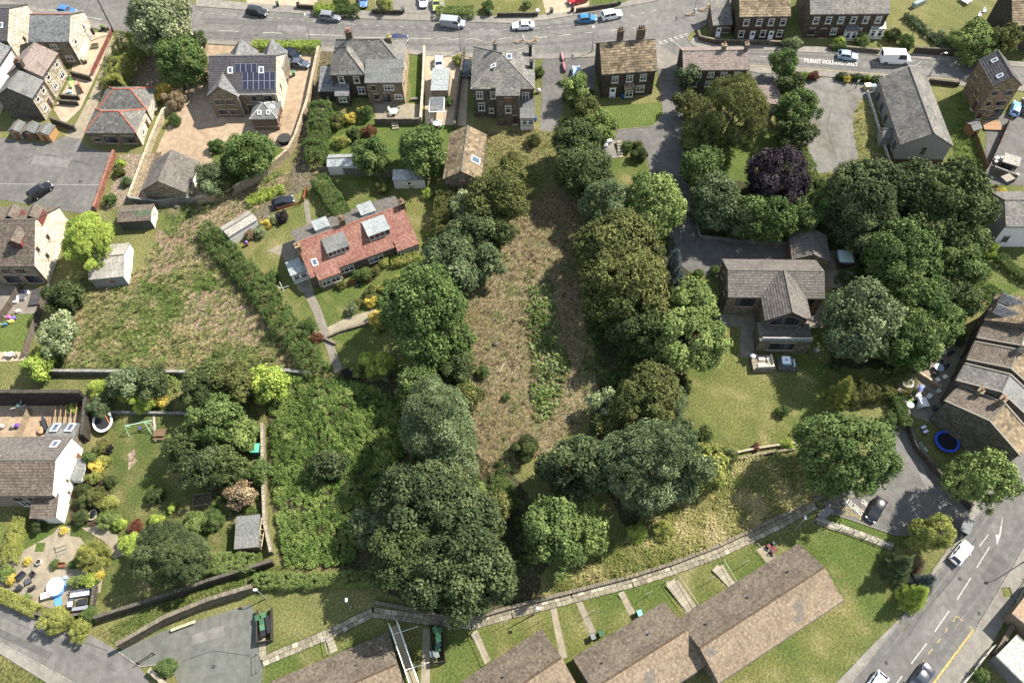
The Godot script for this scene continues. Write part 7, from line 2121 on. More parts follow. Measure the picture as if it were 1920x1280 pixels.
# ---------- vehicles ----------
func vehicles() -> void:
	var black := C(26, 28, 32)
	var white := C(224, 226, 228)
	var road := "cars along the main road"
	for q in [
		[109, 20, 147, 29, "hatch", C(40, 104, 190), "bright blue hatchback parked half on the kerb at the top left", ""],
		[463, 23, 504, 30, "suv", C(38, 46, 50), "dark teal off-roader at the kerb, leftmost of the main road's parked row", road],
		[601, 34, 639, 38, "suv", C(112, 116, 122), "grey off-roader parked at the kerb of the main road", road],
		[826, 46, 873, 50, "van", C(136, 142, 146), "grey panel van parked at the kerb of the main road", ""],
		[1001, 51, 961, 53, "saloon", white, "white saloon parked beside the traffic island", road],
		[1084, 41, 1117, 38, "hatch", C(36, 110, 158), "teal blue hatchback ahead of the white crossover on the main road", road],
		[1129, 36, 1164, 29, "suv", white, "white crossover driving behind the teal hatchback", road],
		[683, -4, 682, 14, "hatch", C(74, 118, 186), "blue hatchback on a front drive at the top edge", "cars on the front drives at the top edge"],
		[795, -6, 794, 16, "hatch", white, "white hatchback on a front drive at the top edge", "cars on the front drives at the top edge"],
		[819, 2, 819, 22, "hatch", C(148, 158, 70), "yellow green hatchback on a front drive at the top edge", "cars on the front drives at the top edge"],
		[1102, -2, 1066, 8, "suv", C(168, 18, 30), "red car on a front drive at the top edge", "cars on the front drives at the top edge"],
		[728, 78, 762, 77, "saloon", C(44, 52, 84), "dark blue car passing behind the villa's roof", road],
		[823, 114, 824, 134, "hatch", white, "white car nosed up to the narrow garage", ""],
		[877, 116, 874, 148, "saloon", C(30, 38, 40), "dark green car squeezed beside the square villa", ""],
		[541, 100, 556, 110, "hatch", C(24, 30, 52), "navy car in the sandy drive, nearer the road", "cars in the sandy drive"],
		[545, 121, 576, 125, "saloon", C(72, 80, 96), "slate blue saloon in the sandy drive", "cars in the sandy drive"],
		[1571, 107, 1605, 111, "hatch", C(136, 162, 184), "pale blue hatchback parked beside the painted road lettering", ""],
		[1646, 114, 1706, 116, "bigvan", C(226, 226, 228), "long white van parked on the lettered road", ""],
		[1080, 150, 1080, 134, "hatch", C(130, 150, 180), "pale blue car in the shaded drive left of the dark stone semi", ""],
		[1897, 222, 1906, 194, "hatch", C(96, 148, 200), "light blue car in the yard beside the tall house", ""],
		[1918, 215, 1922, 192, "hatch", black, "black car at the right edge beside the light blue one", ""],
		[64, 372, 93, 352, "suv", black, "black car in the tarmac yard above the dormers", ""],
		[513, 389, 551, 376, "hatch", C(28, 36, 46), "dark hatchback parked on the grassy track", ""],
		[1652, 936, 1628, 978, "hatch", black, "black hatchback in the hatched parking bay", ""],
		[1782, 1058, 1816, 1018, "hatch", white, "white hatchback at the kerb of the lower right road", "cars on the lower right road"],
		[1738, 1252, 1706, 1296, "saloon", C(48, 58, 70), "dark saloon leaving the picture at the bottom right", "cars on the lower right road"],
		[1650, 1268, 1626, 1304, "hatch", white, "white car cut off by the bottom edge beside the dark saloon", "cars on the lower right road"],
		[1908, 838, 1926, 796, "hatch", C(150, 16, 28), "red car at the right edge before the terrace", ""],
	]:
		car(q[0], q[1], q[2], q[3], q[4], q[5], q[6], q[7])

# ---------- street furniture, garden pieces ----------
func handrail(pts: Array, h: float, label: String, col := C(150, 148, 142)) -> void:
	var o := thing("handrail", label, "handrail", P(pts[0], pts[1]))
	var p := px(pts)
	for i in p.size() - 1:
		var mb := MB.new()
		mb.col = col
		mb.bar(on(p[i].x, p[i].y, h) - o.position, on(p[i + 1].x, p[i + 1].y, h) - o.position, 0.05)
		obj("rail", mb, "plain", o)
	for q in p:
		var pb := MB.new()
		pb.col = col
		pb.bar(on(q.x, q.y, -0.2) - o.position, on(q.x, q.y, h) - o.position, 0.06)
		obj("post", pb, "plain", o)

func steps(u0: float, v0: float, u1: float, v1: float, w: float, n: int, drop: float, label: String) -> void:
	# from the top (u0, v0) down to the foot (u1, v1)
	var a := P(u0, v0); var b := P(u1, v1)
	var d := V(b.x - a.x, 0, b.z - a.z)
	var o := thing("steps", label, "steps", b, atan2(d.x, d.z))
	var run := d.length() / n
	for i in n:
		var mb := MB.new()
		mb.col = shade([C(128, 120, 104), C(152, 142, 122)], rng.randf(), 0.05)
		mb.box(V(0, drop * (n - i) / n * 0.5 - 0.2, -d.length() + run * (i + 0.5)), V(w, drop * (n - i) / n + 0.4, run - 0.02))
		obj("step", mb, "matte", o)

func details() -> void:
	var gr := C(52, 86, 58); var bl := C(38, 40, 44); var gy := C(104, 110, 112); var wt := C(226, 226, 222)
	# poles and lamps
	pole(214, 62, 9.0, "dark telegraph pole at the mouth of the lane, top left")
	pole(1702, 84, 4.6, "dark wooden pole in the dry garden above the white van", C(62, 54, 46), {"cross": false, "r": 0.09})
	lamp_post(582, 76, 5.2, Vector2(0.0, -0.9), "slim grey street lamp on the main road, leftmost")
	lamp_post(864, 96, 5.2, Vector2(0.0, -0.9), "slim grey street lamp behind the square villa's drive")
	lamp_post(1110, 98, 5.0, Vector2(0.0, -0.9), "slim grey street lamp left of the two tall chimneys")
	lamp_post(1743, 143, 5.2, Vector2(0.8, 0.0), "slim street lamp beside the chapel's roof corner")
	lamp_post(1301, 26, 5.0, Vector2(0.3, -0.8), "street lamp on the junction's far traffic island")
	lamp_post(1001, 1152, 4.6, Vector2(0.5, 0.3), "lamp post beside the flagged path, its white lantern over the middle")
	lamp_post(657, 1136, 4.4, Vector2(0.3, 0.3), "lamp post with pale lantern in the shade of the low hedge")
	lamp_post(1490, 995, 4.4, Vector2(0.3, -0.3), "lamp post at the upper end of the flagged path")
	lamp_post(1926, 1050, 6.5, Vector2(-1.2, 0.3), "tall street lamp at the lower right pavement, casting a long shadow")
	lamp_post(498, 1122, 3.6, Vector2(-0.4, -0.2), "small white lamp beside the low hedge")
	# traffic islands
	for q in [[974, 78, "kerbed traffic island with two bollards before the square villa, left half"], [998, 79, "kerbed traffic island before the square villa, right half"], [1296, 27, "kerbed traffic island at the junction, lower one"], [1320, 18, "kerbed traffic island with a yellow bollard at the junction, upper one"]]:
		block("traffic_island", q[2], "traffic island", q[0], q[1], 0.15, [["kerb_edge", "oval", V(0, 0.05, 0), V(2.6, 0.24, 1.1), C(168, 156, 136), "paint"], ["paving", "oval", V(0, 0.19, 0), V(2.2, 0.05, 0.75), C(150, 128, 108), "paint"], ["bollard", "cyl", V(0.8, 0.7, 0), V(0.3, 1.0, 0.26), C(222, 190, 60) if q[0] in [998, 1320] else wt], ["bollard_base", "box", V(0.8, 0.22, 0), V(0.4, 0.1, 0.4), bl]])
	# bins
	var along := "bins along the main road's far pavement"
	for q in [[521, 12, gr, "green wheelie bin on the far pavement, first from the left"], [560, 14, bl, "black wheelie bin before the wide driveway"], [662, 22, bl, "dark wheelie bin beside the dark hedge on the main road"], [756, 24, C(60, 70, 76), "grey wheelie bin at the end of the dark front wall"], [822, 22, gr, "green wheelie bin beside the yellow green car"], [920, 29, gy, "grey wheelie bin above the gap between van and saloon"], [1008, 27, C(180, 182, 186), "pale wheelie bin above the white saloon's tail"], [1034, 24, C(70, 84, 74), "greenish wheelie bin by the wide pale drive"], [1073, 22, bl, "black wheelie bin below the red car"], [1161, 9, gr, "green wheelie bin at the end of the front wall near the junction"]]:
		bin(q[0], q[1], q[2], q[3], {"group": along})
	var store := [[486, 1161, gr], [497, 1156, C(60, 100, 70)], [505, 1164, bl], [494, 1168, gr], [506, 1174, bl], [495, 1179, C(66, 108, 76)], [508, 1184, bl], [497, 1190, bl]]
	var which := ["topmost green bin by the grey car park", "second green bin by the grey car park, right of the topmost", "upper dark bin by the grey car park", "third green bin down by the grey car park", "middle dark bin by the grey car park", "lowest green bin by the grey car park", "lower dark bin on the right by the grey car park", "lowest dark bin on the left by the grey car park"]
	for i in store.size(): bin(store[i][0], store[i][1], store[i][2], which[i], {"group": "bins by the grey car park"})
	var st2 := [[817, 1183, C(70, 110, 80)], [826, 1184, gr], [823, 1193, C(96, 150, 96)], [823, 1201, C(100, 160, 100)], [823, 1210, C(66, 90, 96)], [822, 1219, gr], [812, 1228, C(110, 124, 134)], [820, 1230, gy]]
	var wh2 := ["upper left bin of the row between two bungalow rows", "upper right bin of the row between two bungalow rows", "light green bin, third of the row between bungalows", "palest green bin, fourth of the row between bungalows", "slate blue bin, fifth of the row between bungalows", "dark green bin, sixth of the row between bungalows", "grey blue bin at the row's foot, left", "grey bin at the row's foot, right"]
	for i in st2.size(): bin(st2[i][0], st2[i][1], st2[i][2], wh2[i], {"group": "bins between the bungalow rows"})
	for q in [[1111, 1196, gy, "grey bin against the middle bungalow row's wall"], [1126, 1190, gr, "green bin against the middle bungalow row's wall"], [1198, 1152, C(90, 190, 180), "turquoise bin beside a bungalow's doorstep"], [1312, 1142, C(84, 100, 114), "blue grey bin at the head of the bungalow steps"], [154, 826, bl, "dark lidded bin at the white cottage's back corner"], [551, 142, C(60, 120, 84), "green bin on the sandy drive"], [1722, 838, C(84, 110, 96), "grey green bin against the car park wall, upper"], [1730, 848, C(120, 130, 124), "pale bin against the car park wall, lower"], [1852, 640, C(36, 92, 80), "teal bin in the narrow yard behind the terrace"]]:
		bin(q[0], q[1], q[2], q[3])
	# bin enclosures
	for q in [[498, 1174, "low timber bin enclosure by the grey car park", 2.0, 4.4], [821, 1206, "low bin enclosure between two bungalow rows", 1.6, 5.2]]:
		var P0: Array = []
		for e in [[-1, 0], [1, 0]]: P0.append(["side_panel", "box", V(e[0] * q[3] * 0.5, 0.5, 0), V(0.06, 1.2, q[4]), C(70, 66, 60), "wood"])
		P0.append(["end_panel", "box", V(0, 0.5, q[4] * 0.5), V(q[3], 1.2, 0.06), C(76, 72, 66), "wood"])
		block("bin_enclosure", q[2], "bin store", q[0], q[1], 0.14, P0)
	# garden furniture
	table(739, 214, 0.85, C(218, 212, 196), "pale round table on the villa's patio")
	for q in [[731, 209, 0.8, "pale garden chair on the villa's patio, back left"], [748, 209, -0.8, "pale garden chair on the villa's patio, back right"], [732, 219, 2.4, "pale garden chair on the villa's patio, front left"]]:
		chair(q[0], q[1], q[2], C(196, 188, 170), q[3], {"group": "chairs round the villa's patio table"})
	table(820, 236, 0.8, C(218, 216, 206), "white round table on the lawn below the narrow garage")
	for q in [[812, 232, 0.8, "white chair left of the lawn table below the narrow garage"], [829, 239, 3.6, "white chair right of the lawn table below the narrow garage"]]:
		chair(q[0], q[1], q[2], wt, q[3])
	block("hot_tub", "round black covered tub on the sandy drive", "hot tub", 534, 264, 0, [["tub_body", "cyl", V(0, 0.35, 0), V(2.5, 0.8, 2.5), C(44, 44, 46), "matte"], ["lid", "cyl", V(0, 0.78, 0), V(2.6, 0.1, 2.4), C(62, 62, 64), "matte"], ["lid_rib", "box", V(0, 0.84, 0), V(2.3, 0.03, 0.06), C(48, 48, 50)]])
	steps(740, 228, 742, 243, 1.3, 5, 1.3, "steps from the villa's patio down to the lawn")
	steps(1160, 268, 1164, 296, 0.9, 6, 1.0, "garden steps beside the small patio by the drive")
	steps(1340, 1064, 1376, 1100, 1.2, 5, 0.5, "concrete steps down to the last bungalow row, right of the broad ones")
	steps(1256, 1092, 1300, 1146, 1.6, 8, 0.7, "broad double handrailed steps between the bungalow rows")
	steps(1164, 1112, 1172, 1124, 0.9, 3, 0.3, "short steps at the head of the turquoise bin's path")
	steps(615, 1190, 627, 1222, 1.0, 5, 0.5, "steps beside the scaffolded bungalow row")
	steps(888, 1185, 898, 1204, 1.0, 4, 0.4, "steps at the head of the path right of the bin row")
	steps(113, 1020, 116, 1040, 1.4, 3, 0.5, "broad shaded steps on the left patio's path")
	handrail([1249, 1092, 1290, 1152], 0.95, "left handrail of the broad bungalow steps")
	handrail([1272, 1084, 1308, 1136], 0.95, "right handrail of the broad bungalow steps")
	handrail([1356, 1054, 1380, 1094], 0.95, "white handrail of the last bungalow steps")
	handrail([886, 1187, 912, 1246], 0.95, "white handrail of the path right of the bin row")
	handrail([610, 1196, 616, 1228], 0.95, "white handrail beside the scaffolded bungalow row")
	handrail([1418, 1022, 1450, 1058], 0.95, "pale handrail by the mobility scooters")
	handrail([481, 1228, 481, 1262], 0.9, "dark rail at the grey car park's right edge", C(50, 54, 52))
	# washing line posts
	for q in [[1010, 1168, "washing line post on the lawn left of the narrow paths"], [1108, 1152, "washing line post on the second washing lawn"], [1214, 1118, "washing line post on the third washing lawn"], [1330, 1090, "washing line post right of the broad steps"], [1394, 1060, "washing line post on the lawn by the scooters"], [945, 1172, "short dark washing line post right of the bin row"]]:
		block("washing_line_post", q[2], "washing line post", q[0], q[1], 0.4, [["post", "bar", V(0, -0.3, 0), V(0, 1.9, 0), C(120, 116, 104), "plain", 0.07], ["crossbar", "bar", V(-0.5, 1.85, 0), V(0.5, 1.85, 0), C(120, 116, 104), "plain", 0.06]])
	# scaffolding at the bungalow row
	var sc := thing("scaffolding", "white scaffolding round the bungalow row's end gable", "scaffolding", P(757, 1232))
	var A := P(738, 1182); var B := P(776, 1292)
	var side := V(0.9, 0, -0.4)
	for i in 4:
		for s in [0.0, 1.0]:
			var mb := MB.new()
			mb.col = C(206, 208, 206)
			var p: Vector3 = A.lerp(B, i / 3.0) + side * (s * 1.1 - 0.1) - sc.position
			mb.tube([p + V(0, -0.3, 0), p + V(0, 4.4, 0)], [0.045, 0.045], 6)
			obj("standard", mb, "plain", sc)
	for y in [1.9, 2.9, 3.8]:
		for s in [0.0, 1.0]:
			var mb := MB.new()
			mb.col = C(206, 208, 206)
			mb.bar(A + side * (s * 1.1 - 0.1) - sc.position + V(0, y, 0), B + side * (s * 1.1 - 0.1) - sc.position + V(0, y, 0), 0.07)
			obj("ledger", mb, "plain", sc)
	for i in 4:
		var mb := MB.new()
		mb.col = C(150, 136, 110)
		mb.bar(A + side * (0.05 + i * 0.27) - sc.position + V(0, 2.0, 0), B + side * (0.05 + i * 0.27) - sc.position + V(0, 2.0, 0), 0.24, 0.05)
		obj("plank", mb, "wood", sc)
	for q in [[0.15, 2.4], [0.75, 2.2]]:
		var mb := MB.new()
		mb.col = C(206, 208, 206)
		var p: Vector3 = A.lerp(B, q[0]) - sc.position
		mb.bar(p + V(0, 3.0, 0), p + side * q[1] * 1.4 + V(0, 1.0, 0), 0.07)
		obj("brace", mb, "plain", sc)
	# play things
	var rimw := C(224, 222, 216)
	block("trampoline", "oval trampoline with white rim and dark mat in the left garden", "trampoline", 196, 794, 0.45, [["mat", "oval", V(0, 0.78, 0), V(2.4, 0.03, 3.3), C(44, 44, 50), "matte"], ["pad", "ring", V(0, 0.82, 0), V(3.0, 0.08, 4.0), rimw], ["leg", "bar", V(-1.2, -0.2, 1.2), V(-1.2, 0.8, 1.2), gy], ["leg", "bar", V(1.2, -0.2, 1.2), V(1.2, 0.8, 1.2), gy], ["leg", "bar", V(-1.2, -0.2, -1.2), V(-1.2, 0.8, -1.2), gy], ["leg", "bar", V(1.2, -0.2, -1.2), V(1.2, 0.8, -1.2), gy], ["pole", "bar", V(0.9, 0.85, 0.9), V(0.5, 0.9, -1.4), C(206, 120, 40), "plain", 0.07]])
	block("trampoline", "round blue rimmed trampoline in the shade of the big gable", "trampoline", 1772, 832, 0, [["mat", "oval", V(0, 0.78, 0), V(2.9, 0.03, 2.9), C(30, 32, 40), "matte"], ["pad", "ring", V(0, 0.82, 0), V(3.6, 0.08, 3.6), C(26, 74, 190)], ["leg", "bar", V(-1.2, -0.2, 1.2), V(-1.2, 0.8, 1.2), gy], ["leg", "bar", V(1.2, -0.2, 1.2), V(1.2, 0.8, 1.2), gy], ["leg", "bar", V(-1.2, -0.2, -1.2), V(-1.2, 0.8, -1.2), gy], ["leg", "bar", V(1.2, -0.2, -1.2), V(1.2, 0.8, -1.2), gy]])
	var mint := C(150, 196, 168)
	block("swing_set", "pale green metal swing set with climbing net in the left garden", "swing set", 262, 808, 0.05, [["top_bar", "bar", V(-1.5, 2.0, 0), V(2.6, 2.0, -0.6), mint, "plain", 0.09], ["leg", "bar", V(-1.5, 2.0, 0), V(-1.5, -0.2, 0.9), mint, "plain", 0.08], ["leg", "bar", V(-1.5, 2.0, 0), V(-1.7, -0.2, -0.9), mint, "plain", 0.08], ["leg", "bar", V(1.4, 2.0, -0.4), V(1.9, -0.2, 0.7), mint, "plain", 0.08], ["leg", "bar", V(1.4, 2.0, -0.4), V(1.6, -0.2, -1.2), mint, "plain", 0.08], ["seat", "box", V(0.2, 0.5, -0.2), V(0.5, 0.06, 0.3), C(60, 70, 150)], ["chain", "bar", V(0.0, 0.5, -0.2), V(0.0, 2.0, -0.2), gy, "plain", 0.03], ["chain", "bar", V(0.45, 0.5, -0.2), V(0.45, 2.0, -0.2), gy, "plain", 0.03], ["net_rope", "bar", V(2.6, 2.0, -0.6), V(2.6, 0.0, 0.4), C(180, 184, 176), "plain", 0.04], ["net_rope", "bar", V(2.2, 1.4, -0.3), V(2.6, 0.2, 0.8), C(180, 184, 176), "plain", 0.04], ["net_rope", "bar", V(1.6, 0.8, 0.2), V(2.9, 0.9, -0.2), C(180, 184, 176), "plain", 0.04]])
	block("balance_beam", "pale sleeper laid across the left garden's lawn", "timber", 290, 800, 0.28, [["beam", "box", V(0, 0.06, -0.9), V(0.3, 0.25, 2.4), C(176, 168, 150), "wood"], ["end_beam", "box", V(0, 0.06, 1.5), V(0.3, 0.25, 2.36), C(164, 156, 138), "wood"]])
	var pt := C(122, 96, 70)
	var slats := []
	for i in 4: slats.append(["table_plank", "box", V(0, 0.74, -0.33 + i * 0.22), V(1.8, 0.05, 0.2), pt, "wood"])
	for e in [-0.75, 0.75]:
		slats.append(["bench_plank", "box", V(0, 0.45, e), V(1.8, 0.06, 0.26), pt, "wood"])
		slats.append(["leg", "bar", V(e, -0.2, 0.75), V(e, 0.74, 0.2), pt, "wood", 0.09])
		slats.append(["leg", "bar", V(e, -0.2, -0.75), V(e, 0.74, -0.2), pt, "wood", 0.09])
	block("picnic_bench", "brown timber picnic bench on the left garden's lawn", "picnic bench", 301, 817, 0.0, slats)
	block("play_house", "small turquoise play shed against the boundary wall", "play house", 483, 848, 0.0, [["wall", "box", V(0, 0.7, 0), V(1.1, 1.5, 1.3), C(80, 150, 130), "wood"], ["roof", "box", V(-0.28, 1.55, 0), V(0.7, 0.1, 1.5), C(60, 178, 150), "wood"], ["roof", "box", V(0.3, 1.57, 0), V(0.7, 0.1, 1.5), C(70, 190, 160), "wood"]])
	block("water_feature", "stone edged little pond by the clipped dark balls", "pond", 174, 966, 0, [["rim", "ring", V(0, 0.12, 0), V(1.3, 0.3, 1.7), C(168, 154, 130), "matte"], ["water", "oval", V(0, 0.1, 0), V(1.05, 0.06, 1.4), C(28, 32, 34), "glass"]])
	var rat := C(52, 52, 58)
	for q in [[43, 1082, 0.9, 1.2, "black rattan two seat sofa on the left patio, upper left"], [64, 1077, -0.6, 0.7, "black rattan armchair on the left patio, upper right"], [40, 1102, 2.6, 0.8, "black rattan armchair on the left patio, lower left"], [62, 1104, 3.6, 0.9, "black rattan armchair on the left patio, lower right"]]:
		chair(q[0], q[1], q[2], rat, q[4], {"w": q[3], "name": "rattan_chair", "group": "black rattan seats on the left patio"})
	block("coffee_table", "black square rattan table amid the rattan seats", "table", 54, 1091, 0.5, [["table_top", "box", V(0, 0.42, 0), V(0.8, 0.05, 0.8), C(72, 72, 80)], ["table_body", "box", V(0, 0.15, 0), V(0.7, 0.5, 0.7), rat]])
	block("paddling_pool", "round white topped hot tub with blue mat on the left patio", "hot tub", 107, 1102, 0.3, [["tub_wall", "oval", V(0, 0.3, 0), V(2.5, 0.75, 2.8), C(90, 150, 214)], ["cover", "oval", V(0, 0.72, 0), V(2.4, 0.12, 2.7), C(226, 220, 208)], ["pump", "cyl", V(1.3, 0.2, -1.0), V(0.5, 0.6, 0.5), C(130, 176, 226)]])
	block("floor_mat", "blue ground sheet below the hot tub", "mat", 108, 1122, 0.4, [["sheet", "box", V(0, 0.0, 0), V(1.0, 0.03, 2.2), C(70, 150, 214), "matte"]], {"lift": 0.1})
	block("storage_box", "pale storage box beside the hot tub", "storage box", 90, 1118, 0.3, [["box_body", "box", V(0, 0.3, 0), V(1.3, 0.7, 0.8), C(176, 166, 148)], ["lid", "box", V(0, 0.69, 0), V(1.4, 0.08, 0.9), C(196, 186, 168)]])
	block("corner_sofa", "grey corner sofa set with white cushions at the patio's lower edge", "sofa", 150, 1128, 0.12, [["base", "box", V(0, 0.2, -0.95), V(3.0, 0.45, 0.8), C(70, 72, 80)], ["base_side", "box", V(-1.15, 0.2, 0.15), V(0.7, 0.45, 1.3), C(70, 72, 80)], ["cushion", "box", V(-0.9, 0.5, -1.0), V(0.75, 0.16, 0.7), C(206, 206, 214)], ["cushion", "box", V(0.0, 0.5, -1.0), V(0.75, 0.16, 0.7), C(206, 206, 214)], ["cushion", "box", V(0.9, 0.5, -1.0), V(0.75, 0.16, 0.7), C(206, 206, 214)], ["cushion", "box", V(-1.15, 0.5, 0.3), V(0.65, 0.16, 0.7), C(190, 192, 204)], ["back", "box", V(0, 0.6, -1.38), V(3.0, 0.5, 0.14), C(84, 86, 94)], ["table_top", "box", V(0.5, 0.45, 0.2), V(1.3, 0.05, 0.8), C(34, 36, 42), "glass"], ["table_leg", "box", V(0.5, 0.1, 0.2), V(0.9, 0.64, 0.5), C(60, 62, 68)], ["bench", "box", V(0.3, 0.25, 1.05), V(2.2, 0.4, 0.5), C(120, 124, 134)]])
	var wb := C(150, 86, 50)
	var bench := [["backrest", "box", V(0, 0.7, -0.25), V(1.5, 0.45, 0.06), wb, "wood"]]
	for i in 4: bench.append(["seat_slat", "box", V(0, 0.45, -0.18 + i * 0.14), V(1.5, 0.04, 0.12), wb, "wood"])
	for e in [-0.7, 0.7]:
		bench.append(["armrest", "box", V(e, 0.65, 0.05), V(0.07, 0.05, 0.55), wb, "wood"])
		for f in [-0.2, 0.28]: bench.append(["leg", "bar", V(e, -0.1, f), V(e, 0.65, f), wb, "wood", 0.07])
	block("garden_bench", "brown wooden bench between two potted shrubs", "bench", 115, 1061, 0.0, bench)
	block("flower_tub", "round white flower tub on the left patio", "planter", 74, 1055, 0, [["tub", "cyl", V(0, 0.25, 0), V(0.8, 0.5, 0.9), C(196, 194, 188), "matte"], ["soil", "cyl", V(0, 0.5, 0), V(0.74, 0.04, 0.74), C(70, 58, 46), "matte"]])
	block("barbecue", "dark covered barbecue by the golden conifer", "barbecue", 184, 1056, 0.3, [["cover", "blob", V(0, 0.5, 0), V(1.2, 1.1, 0.7), C(40, 40, 44), "matte"], ["shelf", "box", V(0.7, 0.6, 0), V(0.5, 0.05, 0.4), bl]])
	for q in [[173, 1100, "turquoise toy bucket beside the corner sofa, upper"], [178, 1108, "turquoise toy crate beside the corner sofa, lower"]]:
		block("toy_bucket", q[2], "toy", q[0], q[1], 0.2, [["bucket", "cyl", V(0, 0.2, 0), V(0.45, 0.45, 0.55), C(64, 186, 206)], ["rim", "ring", V(0, 0.44, 0), V(0.6, 0.05, 0.6), C(110, 210, 224)]])
	# the cluttered yards on the left
	block("corner_sofa", "white framed corner sofa on dark decking below the cream gable", "sofa", 40, 558, 0.15, [["base", "box", V(0, 0.2, -0.8), V(2.4, 0.5, 0.8), C(214, 214, 212)], ["base_side", "box", V(-0.9, 0.2, 0.3), V(0.8, 0.5, 1.5), C(214, 214, 212)], ["cushion", "box", V(0.2, 0.5, -0.7), V(1.7, 0.14, 0.6), C(62, 66, 78)], ["cushion", "box", V(-0.9, 0.5, 0.2), V(0.6, 0.14, 1.2), C(62, 66, 78)], ["table_top", "box", V(0.4, 0.4, 0.3), V(0.8, 0.06, 0.8), C(80, 84, 92)], ["table_leg", "box", V(0.4, 0.15, 0.3), V(0.5, 0.46, 0.5), C(190, 190, 188)]])
	block("deck", "dark grey timber deck beside the white framed sofa", "decking", 76, 556, 0.1, [["deck_board", "box", V(0, 0.1, -1.2), V(3.4, 0.2, 1.15), C(74, 70, 72), "wood"], ["deck_board", "box", V(0, 0.1, 0.0), V(3.4, 0.2, 1.15), C(80, 76, 78), "wood"], ["deck_board", "box", V(0, 0.1, 1.2), V(3.4, 0.2, 1.15), C(70, 66, 70), "wood"]])
	for q in [[17, 596, C(220, 60, 160), "pink toy at the left small lawn's edge"], [22, 604, C(230, 200, 50), "yellow toy at the left small lawn's edge"], [26, 598, C(110, 90, 190), "purple toy at the left small lawn's edge"], [10, 610, C(60, 110, 120), "teal toy tub at the left small lawn's edge"], [35, 585, C(206, 196, 180), "pale toy box at the head of the small lawn"]]:
		block("toy", q[3], "toy", q[0], q[1], 0.4, [["base", "box", V(0, 0.2, 0), V(0.7, 0.4, 0.5), q[2]], ["top", "dome", V(0, 0.4, 0), V(0.6, 0.5, 0.45), q[2]], ["handle", "bar", V(-0.3, 0.4, 0), V(-0.45, 0.9, 0), C(230, 230, 226), "plastic", 0.05]])
	for q in [[16, 668, 1.2, "cream chair left of the picnic set below the small lawn"], [33, 668, -1.2, "cream chair right of the picnic set below the small lawn"]]:
		chair(q[0], q[1], q[2], C(206, 190, 160), q[3])
	table(24, 668, 0.5, C(216, 204, 176), "cream round table below the small lawn")
	block("rotary_dryer", "folded rotary clothes dryer against the tall dark wall", "clothes dryer", 46, 770, 0.2, [["pole", "bar", V(0, -0.2, 0), V(0, 2.2, 0), C(190, 196, 196), "plain", 0.06], ["arm", "bar", V(0, 1.4, 0), V(1.2, 2.0, 0.3), C(190, 200, 200), "plain", 0.05], ["arm", "bar", V(0, 1.4, 0), V(-1.1, 2.0, 0.5), C(190, 200, 200), "plain", 0.05], ["arm", "bar", V(0, 1.4, 0), V(0.4, 2.0, -1.0), C(190, 200, 200), "plain", 0.05], ["cover", "blob", V(0, 1.9, 0), V(0.8, 0.4, 0.7), C(96, 128, 132), "matte"]])
	for q in [[5, 801, C(176, 172, 164), "pale garden pot beside the purple ball in the cottage yard, left"], [26, 801, C(150, 146, 140), "grey garden pot beside the purple ball in the cottage yard"], [34, 800, C(120, 70, 170), "purple space hopper in the cottage yard"]]:
		block("garden_pot" if q[0] < 30 else "play_ball", q[3], "pot" if q[0] < 30 else "ball", q[0], q[1], 0, [["pot_body" if q[0] < 30 else "ball_body", "blob", V(0, 0.35, 0), V(0.8, 0.8, 0.8), q[2], "matte"], ["rim" if q[0] < 30 else "grip", "ring", V(0, 0.68, 0), V(0.5, 0.1, 0.5), q[2], "matte"]])
	var joist := []
	for i in 5: joist.append(["joist", "bar", V(-1.6 + i * 0.8, 1.4, -1.6), V(-1.6 + i * 0.8, 1.2, 1.0), C(170, 140, 96), "wood", 0.12])
	for e in [-1.6, 1.6]: joist.append(["post", "bar", V(e, -0.3, -1.6), V(e, 1.4, -1.6), C(150, 122, 84), "wood", 0.12])
	block("pergola_frame", "open timber frame in the shaded cottage yard", "timber frame", 130, 782, 0.15, joist)
	block("timber_pile", "leaning pile of timber and sheets in the cottage yard", "timber pile", 86, 798, 0.5, [["sheet", "box", V(0, 0.4, 0), V(0.3, 0.8, 2.6), C(58, 62, 78), "wood"], ["plank", "bar", V(0.3, 0.1, -1.2), V(0.5, 0.6, 1.3), C(170, 130, 92), "wood", 0.14], ["plank", "bar", V(0.6, 0.05, -1.0), V(0.3, 0.4, 1.5), C(150, 112, 80), "wood", 0.14], ["sack", "blob", V(-0.8, 0.25, 0.6), V(1.2, 0.6, 1.4), C(186, 142, 100), "matte"]])
	block("log_store", "small brick store with white roof against the cottage's white gable", "store", 140, 872, 0.0, [["store_wall", "box", V(0, 0.5, 0), V(1.3, 1.3, 0.9), C(126, 70, 54), "matte"], ["store_roof", "box", V(0, 1.2, 0), V(1.5, 0.12, 1.1), C(226, 224, 220)]])
	block("wheelbarrow", "grey wheelbarrow on the border below the rounded shrub", "wheelbarrow", 156, 900, 0.4, [["tray", "dome", V(0, 0.5, 0), V(0.9, -0.5, 1.2), C(130, 140, 150), "steel"], ["wheel", "cyl", V(0, 0.2, 0.8), V(0.4, 0.12, 0.4), bl, "matte"], ["handle", "bar", V(-0.3, 0.5, -0.4), V(-0.3, 0.6, -1.2), C(150, 150, 150), "plain", 0.05], ["handle", "bar", V(0.3, 0.5, -0.4), V(0.3, 0.6, -1.2), C(150, 150, 150), "plain", 0.05]])
